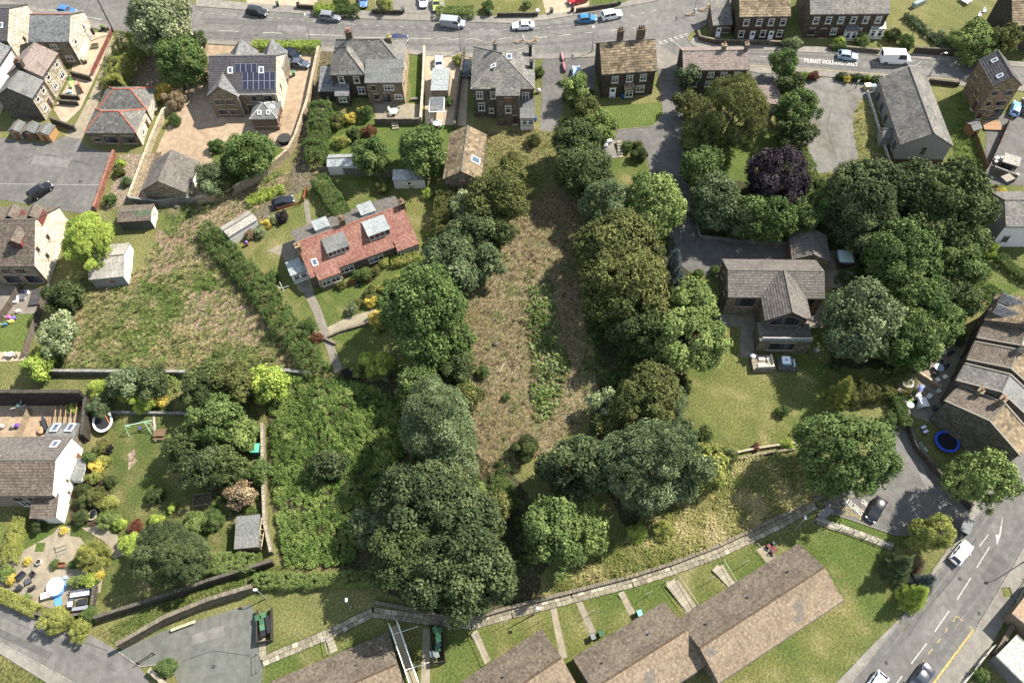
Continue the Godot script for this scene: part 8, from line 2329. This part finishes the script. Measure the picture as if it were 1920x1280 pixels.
	block("timber_planter", "weathered raised planter under the garden trees", "planter", 380, 938, 0.1, [["side_board", "box", V(0, 0.2, -0.9), V(2.6, 0.6, 0.1), C(140, 126, 104), "wood"], ["side_board", "box", V(0, 0.2, 0.9), V(2.6, 0.6, 0.1), C(140, 126, 104), "wood"], ["end_board", "box", V(-1.3, 0.2, 0), V(0.1, 0.6, 1.7), C(130, 118, 98), "wood"], ["end_board", "box", V(1.3, 0.2, 0), V(0.1, 0.6, 1.7), C(130, 118, 98), "wood"], ["compost", "box", V(0, 0.25, 0), V(2.5, 0.3, 1.7), C(112, 98, 78), "rough"]])
	block("trellis", "pale lattice leaning on the grey felt roofed shed", "trellis", 496, 1004, 0.0, [["upright", "bar", V(-0.15, 0, -1.8), V(-0.15, 1.9, -1.8), C(206, 188, 140), "wood", 0.06], ["rail", "bar", V(-0.15, 1.9, -2.0), V(-0.15, 1.9, 2.0), C(206, 188, 140), "wood", 0.08], ["rail", "bar", V(0.2, 1.2, -2.0), V(0.2, 1.2, 2.0), C(206, 188, 140), "wood", 0.08], ["upright", "bar", V(-0.15, 1.9, -1.2), V(0.2, 1.2, -1.2), C(206, 188, 140), "wood", 0.06], ["upright", "bar", V(-0.15, 1.9, -0.4), V(0.2, 1.2, -0.4), C(206, 188, 140), "wood", 0.06], ["upright", "bar", V(-0.15, 1.9, 0.4), V(0.2, 1.2, 0.4), C(206, 188, 140), "wood", 0.06], ["upright", "bar", V(-0.15, 1.9, 1.2), V(0.2, 1.2, 1.2), C(206, 188, 140), "wood", 0.06]])
	# top left yard
	block("garden_store", "dark grey plastic store in the corner house's yard", "storage box", 170, 64, 0.4, [["store_body", "box", V(0, 0.6, 0), V(1.6, 1.3, 1.1), C(58, 62, 70)], ["lid", "box", V(0, 1.3, 0), V(1.7, 0.14, 1.2), C(70, 74, 82)]])
	block("raised_bed", "square timber frame in the corner house's yard", "planter", 178, 88, 0.2, [["side_board", "box", V(0, 0.2, -0.6), V(1.4, 0.5, 0.1), C(140, 140, 110), "wood"], ["side_board", "box", V(0, 0.2, 0.6), V(1.4, 0.5, 0.1), C(140, 140, 110), "wood"], ["end_board", "box", V(0.7, 0.2, 0), V(0.1, 0.5, 1.1), C(130, 130, 104), "wood"], ["end_board", "box", V(-0.7, 0.2, 0), V(0.1, 0.5, 1.1), C(130, 130, 104), "wood"], ["soil", "box", V(0, 0.2, 0), V(1.3, 0.3, 1.1), C(96, 84, 66), "rough"]])
	block("slide", "lime green children's slide in a terrace yard", "slide", 136, 160, 0.3, [["chute", "box", V(0, 0.6, 0.3), V(0.6, 0.08, 1.8), C(150, 214, 70)], ["ladder", "box", V(0, 0.6, -0.7), V(0.5, 1.2, 0.1), C(110, 180, 60)], ["leg", "bar", V(0.25, 0, -0.6), V(0.25, 1.0, -0.6), C(110, 180, 60), "plastic", 0.07]])
	block("toy", "heap of pale blue toys below the lime green slide", "toy", 130, 174, 0.2, [["base", "box", V(0, 0.2, 0), V(1.0, 0.4, 0.6), C(130, 180, 214)], ["top", "dome", V(0.2, 0.4, 0), V(0.6, 0.6, 0.5), C(226, 226, 230)]])
	block("timber_screen", "orange timber screen between two terrace yards", "screen", 152, 166, 0.5, [["panel", "box", V(0, 0.6, 0), V(0.1, 1.3, 3.0), C(176, 96, 60), "wood"], ["post", "box", V(0, 0.7, 1.5), V(0.16, 1.5, 0.14), C(150, 82, 52), "wood"]])
	for q in [[194, 56, "dark flower pots in the corner house's yard"], [152, 118, "dark tubs by the corner house's side door"]]:
		block("garden_pot", q[2], "pot", q[0], q[1], 0.2, [["pot_body", "cyl", V(0, 0.3, 0), V(0.7, 0.6, 0.9), bl, "matte"], ["pot_body", "cyl", V(0.9, 0.25, 0.3), V(0.6, 0.5, 0.8), C(70, 60, 56), "matte"], ["plant", "blob", V(0, 0.8, 0), V(0.9, 0.7, 0.9), C(84, 100, 44), "leaf"]])
	for q in [[164, 42, 0.4, C(196, 194, 188), "white satellite dish on the corner house's gable end"], [89, 478, 2.8, C(150, 146, 140), "grey satellite dish on the cream gable"]]:
		block("satellite_dish", q[4], "satellite dish", q[0], q[1], q[2], [["dish", "dome", V(0, 2.4, 0), V(0.8, 0.3, 0.8), q[3]], ["mast", "bar", V(0, -0.2, 0), V(0, 2.4, 0), gy, "plain", 0.05]])
	for q in [[778, 188, "low grey wall seat beside the villa's side path"]]:
		block("stone_bench", q[2], "seat", q[0], q[1], 0, [["seat_slab", "box", V(0, 0.45, 0), V(1.6, 0.12, 0.6), C(110, 104, 94), "matte"], ["support", "box", V(0, 0.1, 0), V(1.2, 0.7, 0.4), C(100, 94, 84), "matte"]])
	block("timber_gate", "red brown timber gate at the top of the bungalow's path", "gate", 573, 366, 1.45, [["plank", "box", V(0, 0.6, 0.02), V(2.6, 0.18, 0.06), C(150, 78, 50), "wood"], ["plank", "box", V(0, 0.9, 0.02), V(2.6, 0.18, 0.06), C(156, 84, 54), "wood"], ["plank", "box", V(0, 0.3, 0.02), V(2.6, 0.18, 0.06), C(146, 74, 48), "wood"], ["post", "box", V(-1.4, 0.5, 0), V(0.16, 1.4, 0.16), C(140, 72, 46), "wood"], ["post", "box", V(1.4, 0.5, 0), V(0.16, 1.4, 0.16), C(140, 72, 46), "wood"]])
	block("timber_gate", "reddish rail fence gate beside the dark hatchback", "gate", 542, 391, 0.35, [["plank", "box", V(0, 0.5, 0.02), V(4.2, 0.2, 0.06), C(156, 84, 56), "wood"], ["plank", "box", V(0, 0.85, 0.02), V(4.2, 0.2, 0.06), C(150, 80, 52), "wood"], ["post", "box", V(-2.0, 0.4, 0), V(0.16, 1.2, 0.16), C(140, 72, 46), "wood"], ["post", "box", V(2.0, 0.4, 0), V(0.16, 1.2, 0.16), C(140, 72, 46), "wood"]])
	block("flower_pot", "pot of purple flowers on an orange stand in the bungalow's bed", "planter", 464, 460, 0, [["pot", "cyl", V(0, 0.2, 0), V(0.4, 0.5, 0.55), C(176, 84, 50), "matte"], ["flowers", "blob", V(0, 0.8, 0), V(0.6, 0.8, 0.6), C(124, 92, 160), "leaf"]])
	block("rotary_dryer", "white rotary clothes dryer on the lawn left of the bungalow", "clothes dryer", 533, 548, 0.3, [["pole", "bar", V(0, -0.2, 0), V(0, 1.6, 0), C(214, 216, 214), "plain", 0.06], ["arm", "bar", V(0, 1.2, 0), V(1.1, 1.7, 0.3), C(214, 216, 214), "plain", 0.05], ["arm", "bar", V(0, 1.2, 0), V(-1.1, 1.7, -0.2), C(214, 216, 214), "plain", 0.05], ["arm", "bar", V(0, 1.2, 0), V(0.2, 1.7, 1.1), C(214, 216, 214), "plain", 0.05], ["arm", "bar", V(0, 1.2, 0), V(-0.2, 1.7, -1.1), C(214, 216, 214), "plain", 0.05]])
	block("patio_set", "small dark patio chair on the bungalow's front paving", "chair", 672, 536, 0.3, [["seat", "box", V(0, 0.42, 0), V(0.6, 0.07, 0.5), bl], ["backrest", "box", V(0, 0.7, -0.25), V(0.6, 0.5, 0.06), bl], ["leg", "bar", V(-0.25, -0.1, 0.2), V(-0.25, 0.42, 0.2), bl], ["leg", "bar", V(0.25, -0.1, 0.2), V(0.25, 0.42, 0.2), bl]])
	block("garden_pot", "terracotta trough against the bungalow's front wall", "planter", 661, 530, 0.3, [["trough", "box", V(0, 0.2, 0), V(1.2, 0.45, 0.4), C(170, 78, 48), "matte"], ["soil", "box", V(0, 0.43, 0), V(1.1, 0.03, 0.3), C(70, 56, 44), "matte"]])
	# right-hand side
	block("hot_tub_shelter", "glass roofed hot tub shelter behind the modern house", "gazebo", 1578, 496, -0.1, [["roof", "box", V(0, 2.2, 0), V(2.4, 0.06, 2.6), C(150, 176, 176), "glass"], ["roof_frame", "ring", V(0, 2.16, 0), V(3.3, 0.1, 3.5), C(70, 70, 72)], ["post", "bar", V(-1.2, -0.3, -1.2), V(-1.2, 2.2, -1.2), C(70, 70, 72), "plain", 0.1], ["post", "bar", V(1.2, -0.3, -1.2), V(1.2, 2.2, -1.2), C(70, 70, 72), "plain", 0.1], ["post", "bar", V(-1.2, -0.3, 1.2), V(-1.2, 2.2, 1.2), C(70, 70, 72), "plain", 0.1], ["post", "bar", V(1.2, -0.3, 1.2), V(1.2, 2.2, 1.2), C(70, 70, 72), "plain", 0.1], ["tub_body", "box", V(0, 0.4, 0), V(1.9, 0.9, 1.9), C(90, 80, 70), "wood"]])
	for q in [[1588, 514, "white bucket on the modern house's rear terrace, left"], [1595, 516, "white bucket on the modern house's rear terrace, right"]]:
		block("bucket", q[2], "bucket", q[0], q[1], 0, [["bucket_body", "cyl", V(0, 0.25, 0), V(0.45, 0.5, 0.6), C(200, 214, 226)], ["rim", "ring", V(0, 0.5, 0), V(0.66, 0.05, 0.66), wt]])
	block("sunken_sofa", "L shaped built-in terrace seating under the arched balcony", "sofa", 1428, 684, 0.0, [["terrace_base", "box", V(0, 0.2, 0), V(3.5, 1.4, 2.6), C(150, 142, 128), "stone"], ["seat_back", "box", V(1.45, 1.1, 0), V(0.2, 0.5, 2.3), C(198, 186, 164)], ["seat_back_end", "box", V(0.1, 1.1, 1.05), V(2.4, 0.5, 0.2), C(190, 178, 156)], ["seat", "box", V(0.95, 1.0, -0.1), V(0.6, 0.25, 1.7), C(176, 164, 144)], ["seat_inner", "box", V(-0.2, 1.0, 0.6), V(1.5, 0.25, 0.5), C(170, 158, 138)], ["table_top", "box", V(-0.1, 1.12, -0.5), V(1.0, 0.06, 0.5), C(206, 196, 176)], ["table_base", "box", V(-0.1, 0.98, -0.5), V(0.6, 0.2, 0.3), C(120, 110, 96)]])
	block("hot_tub", "white covered hot tub on the terrace under the arched balcony", "hot tub", 1472, 684, -0.1, [["terrace_base", "box", V(0.2, 0.05, 0.1), V(3.0, 1.1, 2.4), C(112, 108, 104), "stone"], ["tub_body", "cyl", V(0, 0.9, 0), V(1.9, 0.7, 1.9), C(96, 108, 120)], ["cover", "box", V(-0.1, 1.28, -0.1), V(1.3, 0.12, 1.4), C(206, 222, 230)], ["grip", "box", V(-0.1, 1.35, -0.1), V(0.3, 0.03, 0.3), C(70, 80, 96)], ["folded_cover", "box", V(1.2, 0.8, 0.1), V(0.2, 0.5, 1.3), C(190, 196, 200)]])
	block("gas_heater", "tall pale patio heater left of the built-in seating", "heater", 1408, 676, 0, [["post", "cyl", V(0, 0.6, 0), V(0.4, 1.6, 0.5), C(150, 160, 164), "steel"], ["shade_cap", "cyl", V(0, 1.6, 0), V(0.9, 0.1, 0.4), C(180, 190, 194), "steel"]])
	block("stepping_stone", "round grey stepping stone on the shaded lawn", "stone", 1531, 656, 0, [["stone_slab", "cyl", V(0, 0.02, 0), V(1.0, 0.1, 0.9), C(120, 124, 132), "matte"]])
	for q in [[1765, 662, 0.65, "grey blue round table on the upper right terrace, upper"], [1758, 693, 0.75, "grey blue round table on the upper right terrace, lower"]]:
		table(q[0], q[1], q[2], C(148, 162, 180), q[3])
	for q in [[1752, 658, 0.9, "blue grey chair left of the upper round table"], [1780, 666, -1.2, "dark chair right of the upper round table"], [1756, 672, 2.8, "pale chair below the upper round table"], [1744, 688, 1.2, "dark chair left of the lower round table"], [1772, 690, -1.2, "dark chair right of the lower round table"], [1752, 704, 2.6, "dark chair below the lower round table"], [1763, 682, 0.1, "dark chair above the lower round table"]]:
		chair(q[0], q[1], q[2], C(58, 60, 66) if q[3].begins_with("dark") else C(150, 166, 180), q[3], {"group": "chairs round the two terrace tables"})
	for q in [[1757, 714, "white cube stool at the lower end of the terrace with tables"], [1771, 708, "white box beside the barbecue on the terrace with tables"]]:
		block("white_stool", q[2], "stool", q[0], q[1], 0.5, [["seat", "box", V(0, 0.4, 0), V(0.7, 0.1, 0.6), wt], ["stool_base", "box", V(0, 0.15, 0), V(0.6, 0.5, 0.5), C(206, 206, 202)]])
	block("lounger", "pale deck chair on the terrace with two round tables", "deck chair", 1731, 682, 0.4, [["seat", "box", V(0, 0.35, 0.2), V(0.6, 0.06, 1.0), C(206, 190, 160)], ["backrest", "box", V(0, 0.6, -0.4), V(0.6, 0.6, 0.06), C(206, 190, 160)], ["leg", "bar", V(-0.28, 0, -0.2), V(-0.28, 0.5, 0.5), C(150, 126, 90), "wood", 0.05], ["leg", "bar", V(0.28, 0, -0.2), V(0.28, 0.5, 0.5), C(150, 126, 90), "wood", 0.05]])
	block("paddling_pool", "round pale paddling pool at the hedge's end in the toy strewn garden", "paddling pool", 1701, 719, 0, [["pool_ring", "ring", V(0, 0.2, 0), V(1.9, 0.4, 1.9), C(206, 206, 198)], ["water", "oval", V(0, 0.16, 0), V(1.5, 0.06, 1.5), C(150, 146, 130), "glass"]])
	for q in [[1722, 732, 0.6, 2.2, C(84, 104, 196), "long violet blue inflatable in the toy strewn garden"], [1742, 744, 0.8, 0.9, C(190, 196, 206), "pale plastic crate in the toy strewn garden"], [1721, 743, 0.2, 0.8, C(226, 226, 228), "white toy seat in the toy strewn garden"], [1702, 736, 0.0, 0.8, C(196, 120, 70), "orange toy in the toy strewn garden"], [1760, 734, 0.3, 0.7, C(176, 180, 190), "pale tub under the terrace wall"], [1752, 766, 0.3, 0.8, C(70, 74, 84), "dark grey box against the end terrace's rear wall"]]:
		block("garden_toy", q[5], "toy", q[0], q[1], q[2], [["base", "box", V(0, 0.2, 0), V(q[3], 0.35, 0.6), q[4]], ["side_bolster", "blob", V(0, 0.42, 0.22), V(q[3], 0.3, 0.3), q[4]], ["side_bolster", "blob", V(0, 0.42, -0.22), V(q[3], 0.3, 0.3), q[4]]])
	block("play_tent", "white play tent on the artificial grass behind the end terrace", "tent", 1723, 758, 0.1, [["canvas", "box", V(-0.35, 0.75, 0), V(0.12, 1.5, 1.6), C(214, 218, 224), "matte"], ["canvas", "box", V(0.45, 0.62, 0), V(1.5, 0.1, 1.6), C(220, 224, 230), "matte"], ["pole", "bar", V(0.0, 0, 0.8), V(0, 1.6, 0.8), wt, "plain", 0.05]])
	for q in [[1693, 744, C(120, 160, 40), "lime green play mat in the toy strewn garden, left"], [1704, 752, C(130, 168, 46), "lime green play mat in the toy strewn garden, right"]]:
		block("play_mat", q[3], "mat", q[0], q[1], 0.5, [["mat_sheet", "box", Vector3.ZERO, V(1.5, 0.04, 1.9), q[2], "turf"]], {"lift": 0.08})
	table(1704, 763, 0.55, C(206, 222, 230), "white round table in the toy strewn garden")
	for q in [[1698, 755, 0.5, "dark chair above the white round table in the toy strewn garden"], [1714, 757, -1.0, "dark chair right of the white round table in the toy strewn garden"]]:
		chair(q[0], q[1], q[2], bl, q[3])
	for q in [[1730, 803, "white and blue ride-on toy in the shaded strip by the gable, upper"], [1734, 811, "white and blue ride-on toy in the shaded strip by the gable, lower"]]:
		block("ride_on_toy", q[2], "toy", q[0], q[1], 0.4, [["seat", "box", V(0, 0.35, 0), V(0.7, 0.2, 0.4), C(190, 196, 224)], ["wheel", "cyl", V(-0.3, 0.15, 0.25), V(0.3, 0.1, 0.3), bl], ["wheel", "cyl", V(0.3, 0.15, -0.25), V(0.3, 0.1, 0.3), bl], ["handlebar", "bar", V(0.3, 0.5, -0.25), V(0.3, 0.6, 0.25), wt, "plain", 0.05]])
	for i in 4:
		var lab: String = ["uppermost of four stone walls dividing the end terrace's front steps", "second of four stone walls dividing the front steps", "third of four stone walls dividing the front steps", "lowest of four stone walls dividing the front steps"][i]
		wall([1908 - i * 7, 742 + i * 11, 1919 - i * 7, 750 + i * 11], 0.9, 0.3, C(126, 116, 100), lab)
	block("flower_box", "long pale planter along the end terrace's front", "planter", 1893, 812, 1.0, [["trough", "box", V(0, 0.25, 0), V(4.0, 0.5, 1.0), C(196, 182, 150), "matte"], ["soil", "box", V(0, 0.51, 0), V(3.7, 0.03, 0.7), C(170, 156, 128), "rough"]])
	block("mobility_scooter", "mobility scooters parked together at the head of the bungalow path", "scooter", 1440, 1026, 0.5, [["seat", "box", V(0, 0.6, 0), V(0.5, 0.12, 0.5), C(110, 30, 34)], ["deck_plate", "box", V(0.3, 0.2, 0), V(1.2, 0.12, 0.55), bl], ["wheel", "cyl", V(-0.3, 0.15, 0.3), V(0.3, 0.1, 0.3), bl], ["wheel", "cyl", V(0.8, 0.15, 0.3), V(0.3, 0.1, 0.3), bl], ["tiller", "bar", V(0.8, 0.2, 0), V(0.6, 0.95, 0), gy, "plain", 0.06], ["basket", "box", V(0.85, 0.7, 0), V(0.3, 0.25, 0.4), gy]])
	block("mobility_scooter", "dark red mobility scooter behind the other one", "scooter", 1447, 1036, 0.9, [["seat", "box", V(0, 0.6, 0), V(0.5, 0.12, 0.5), C(70, 30, 34)], ["deck_plate", "box", V(0.3, 0.2, 0), V(1.2, 0.12, 0.55), C(120, 24, 28)], ["wheel", "cyl", V(-0.3, 0.15, 0.3), V(0.3, 0.1, 0.3), bl], ["wheel", "cyl", V(0.8, 0.15, 0.3), V(0.3, 0.1, 0.3), bl], ["tiller", "bar", V(0.8, 0.2, 0), V(0.6, 0.95, 0), gy, "plain", 0.06]])
	block("bus_shelter", "small grey shelter on the pavement under the pale leaved tree", "shelter", 1800, 996, 0.95, [["roof", "box", V(0, 2.3, 0), V(2.4, 0.12, 1.3), C(116, 118, 122), "matte"], ["back_panel", "box", V(0, 1.2, 0.5), V(2.2, 2.2, 0.06), C(90, 100, 108), "glass"], ["post", "bar", V(-1.1, -0.2, 0.5), V(-1.1, 2.3, 0.5), gy, "plain", 0.08], ["post", "bar", V(1.1, -0.2, 0.5), V(1.1, 2.3, 0.5), gy, "plain", 0.08]])
	block("concrete_slab", "pale concrete ramp slab at the head of the flagged path", "slab", 1548, 962, 0.6, [["ramp_slab", "box", V(0, 0.1, 0), V(2.4, 0.3, 1.1), C(128, 130, 130), "matte"]])
	block("road_sign", "dark sign post with bracket before the chapel's front wall", "sign post", 1604, 166, 0.4, [["post", "bar", V(0, -0.3, 0), V(0, 2.0, 0), C(60, 60, 62), "plain", 0.1], ["bracket", "bar", V(0, 1.6, 0), V(-0.5, 1.9, 0.1), C(60, 60, 62), "plain", 0.08], ["sign_plate", "box", V(0, 1.7, 0.05), V(0.5, 0.6, 0.04), C(206, 206, 200)]])
	block("log_box", "cream box beside the chapel's front corner", "storage box", 1626, 166, 0.1, [["box_body", "box", V(0, 0.4, 0), V(1.2, 0.9, 1.0), C(206, 190, 140), "matte"], ["lid", "box", V(0, 0.88, 0), V(1.3, 0.08, 1.1), C(216, 202, 156)]])
	block("cold_frame", "white framed glass cold frame against the chapel's corner", "cold frame", 1635, 166, 0.1, [["frame", "box", V(0, 0.4, 0), V(1.3, 0.8, 0.9), C(190, 196, 200)], ["pane", "box", V(0, 0.82, 0), V(1.2, 0.05, 0.8), C(120, 140, 150), "glass"]])
	shed({"l": "pale roofed brown shed on the tall house's timber deck", "A": [1826, 246], "B": [1844, 240], "D": 2.4, "h": 2.0, "rise": 0.5, "rs": "felt", "wc": C(150, 104, 66)})
	var dk := []
	for i in 8: dk.append(["plank", "box", V(0, 0.12, -1.1 + i * 0.32), V(3.4, 0.2, 0.3), shade([C(150, 112, 78), C(176, 136, 96)], rng.randf(), 0.05), "wood"])
	block("deck", "brown timber deck behind the tall house", "decking", 1860, 236, -0.1, dk)
	for q in [[1868, 300, "white garden chairs stacked beside the summer house"], [1896, 332, "white pots in the dark yard below the summer house"]]:
		block("white_clutter", q[2], "clutter", q[0], q[1], 0.4, [["stack_base", "box", V(0, 0.3, 0), V(0.8, 0.6, 0.6), wt], ["stack_top", "box", V(0.5, 0.5, 0.5), V(0.5, 0.9, 0.5), C(206, 206, 204)], ["tub", "cyl", V(-0.6, 0.2, 0.5), V(0.5, 0.4, 0.6), C(190, 190, 194)]])
	block("parasol", "square grey parasol over the shaded yard", "parasol", 1880, 348, 0.4, [["canopy", "box", V(0, 2.0, 0), V(2.0, 0.08, 1.5), C(140, 130, 118), "matte"], ["pole", "bar", V(0, -0.1, 0), V(0, 2.0, 0), C(120, 100, 80), "wood", 0.06]])
	block("timber_pile", "heap of boards and mauve sheeting at the wood's upper right corner", "timber pile", 1874, 392, 0.6, [["plank", "bar", V(-1.0, 0.2, -0.5), V(1.0, 0.5, 0.2), C(196, 156, 120), "wood", 0.22], ["plank", "bar", V(-0.9, 0.3, 0.0), V(1.1, 0.3, 0.5), C(184, 140, 108), "wood", 0.2], ["plank", "bar", V(-1.1, 0.2, 0.5), V(0.9, 0.4, 0.9), C(206, 170, 136), "wood", 0.2], ["sheet", "blob", V(0.3, 0.3, -1.2), V(1.8, 0.7, 1.4), C(140, 118, 132), "matte"]])
	block("timber_pile", "white boards leaning in the shaded garden at the top right", "timber pile", 1806, 6, 0.6, [["plank", "box", V(0, 0.5, 0), V(0.5, 0.1, 2.2), wt, "wood"], ["plank", "box", V(0.7, 0.55, 0), V(0.5, 0.1, 2.2), C(206, 206, 210), "wood"], ["plank", "box", V(1.4, 0.5, 0), V(0.5, 0.1, 2.0), C(196, 198, 206), "wood"], ["support", "box", V(0.7, 0.1, 0), V(1.8, 0.6, 0.3), gy]])
	for q in [[1845, 24, "pale garden chairs in the shaded garden at the top right, upper"], [1836, 32, "pale garden bench in the shaded garden at the top right, lower"]]:
		chair(q[0], q[1], 0.7, C(190, 192, 200), q[2], {"w": 1.0})
	block("greenhouse", "low pale cold frame at the head of the dry garden, top right", "cold frame", 1722, 10, 0.5, [["frame", "box", V(0, 0.5, 0), V(3.2, 1.0, 0.9), C(130, 140, 134)], ["pane", "box", V(0, 1.02, 0), V(3.0, 0.05, 0.8), C(120, 136, 138), "glass"]])
	block("utility_box", "broken dark fence rails beside the sapling on the lower road", "fence rails", 280, 1232, 0.45, [["rail", "bar", V(-1.6, 0.6, 0.2), V(0.8, 0.9, 0), C(44, 42, 42), "wood", 0.1], ["post", "bar", V(-1.5, -0.2, 0.2), V(-1.5, 1.0, 0.2), C(50, 48, 46), "wood", 0.12], ["post", "bar", V(0.7, -0.2, 0), V(0.7, 1.1, 0), C(50, 48, 46), "wood", 0.12]])
	wall([284, 1258, 300, 1272, 330, 1300], 1.0, 0.5, C(150, 138, 118), "short pale stone wall beside the sapling on the lower road")
	block("planter_tubs", "hanging flower tubs along the drive's edge left of the dark stone semi", "planter", 1057, 128, 0.05, [["tub", "box", V(0, 0.25, -3.0), V(0.5, 0.5, 2.6), C(110, 70, 76), "matte"], ["tub", "box", V(0, 0.25, 0.0), V(0.5, 0.5, 2.6), C(120, 80, 86), "matte"], ["flowers", "blob", V(0, 0.65, -3.0), V(0.6, 0.5, 2.6), C(160, 110, 122), "leaf"], ["flowers", "blob", V(0, 0.65, 0.0), V(0.6, 0.5, 2.6), C(150, 96, 110), "leaf"]])
	for q in [[1010, 174, C(190, 194, 200), "pale covered garden chair beside the square villa"], [1003, 226, C(50, 90, 150), "blue covered barbecue at the square villa's lower corner"], [1168, 184, C(40, 90, 160), "bright blue bin against the dark stone semi's wall"]]:
		block("garden_cover", q[3], "garden cover", q[0], q[1], 0.3, [["cover", "blob", V(0, 0.5, 0), V(0.9, 1.1, 0.8), q[2], "matte"], ["base", "cyl", V(0, 0.05, 0), V(0.6, 0.2, 0.6), bl]])
	for q in [[1134, 276, "pale chest on the small patio beside the drive, left"], [1142, 268, "pale chest on the small patio beside the drive, right"]]:
		block("garden_chest", q[2], "storage box", q[0], q[1], 0.1, [["box_body", "box", V(0, 0.3, 0), V(0.9, 0.7, 0.6), C(190, 192, 196)], ["lid", "box", V(0, 0.68, 0), V(1.0, 0.08, 0.7), C(206, 208, 212)]])
	for q in [[1148, 184, "pale round cafe table before the dark stone semi"]]:
		table(q[0], q[1], 0.45, C(190, 190, 186), q[2])
	for q in [[1232, 330, "dark rubbish bins by the drive's gate, left"], [1241, 330, "dark rubbish bins by the drive's gate, right"]]:
		bin(q[0], q[1], bl, q[2])
	block("drive_gate", "black metal gate across the drive above its bend", "gate", 1268, 340, 0.0, [["rail", "bar", V(-1.8, 0.3, 0), V(1.8, 0.3, 0), bl, "plain", 0.07], ["rail", "bar", V(-1.8, 1.1, 0), V(1.8, 1.1, 0), bl, "plain", 0.07], ["post", "bar", V(-1.8, -0.2, 0), V(-1.8, 1.3, 0), bl, "plain", 0.12], ["post", "bar", V(1.8, -0.2, 0), V(1.8, 1.3, 0), bl, "plain", 0.12], ["brace", "bar", V(-1.7, 0.3, 0.03), V(1.7, 1.1, 0.03), bl, "plain", 0.05]])
	# stones and stumps on the clearing
	rng.seed = 99
	for q in [[1008, 640, "pale log lying on the clearing's weedy strip"], [1068, 717, "pale cut branch right of the clearing's weedy strip"], [940, 690, "cut branch on the clearing's bare left half"]]:
		block("log", q[2], "log", q[0], q[1], rng.randf() * 3.0, [["log_stem", "bar", V(-0.8, 0.12, 0), V(0.8, 0.16, 0.2), C(170, 154, 128), "wood", 0.18], ["log_branch", "bar", V(0.2, 0.14, 0), V(0.7, 0.3, 0.7), C(150, 134, 110), "wood", 0.09]])
	for q in [[930, 645, "grey boulder at the clearing's bare left half"], [1120, 690, "dark stump at the clearing's right edge"], [256, 386, "pale rubble block below the garage's wall"], [332, 388, "round white stone tub behind the garage"]]:
		var mb := MB.new()
		mb.col = C(128, 118, 104)
		var o := thing("boulder", q[2], "stone", P(q[0], q[1]), 0.4)
		mb.blob(V(0, 0.15, 0), V(0.6, 0.4, 0.5), 9, 6)
		obj("stone_body", mb, "rough", o)
	# overhead wires
	for q in [[[214, 62, 8.7], [560, -60, 8.0], "overhead wire crossing the main road from the telegraph pole"]]:
		var a := P(q[0][0], q[0][1], q[0][2]); var b := P(q[1][0], q[1][1], q[1][2])
		var pts := []; var rr := []
		for i in 9:
			pts.append(a.lerp(b, i / 8.0) - V(0, 1.2 * sin(PI * i / 8.0), 0) - a); rr.append(0.02)
		var mb := MB.new()
		mb.col = C(40, 40, 42)
		mb.tube(pts, rr, 4)
		var o := obj("overhead_wire", mb, "plain")
		o.position = a
		tag(o, q[2], "wire")
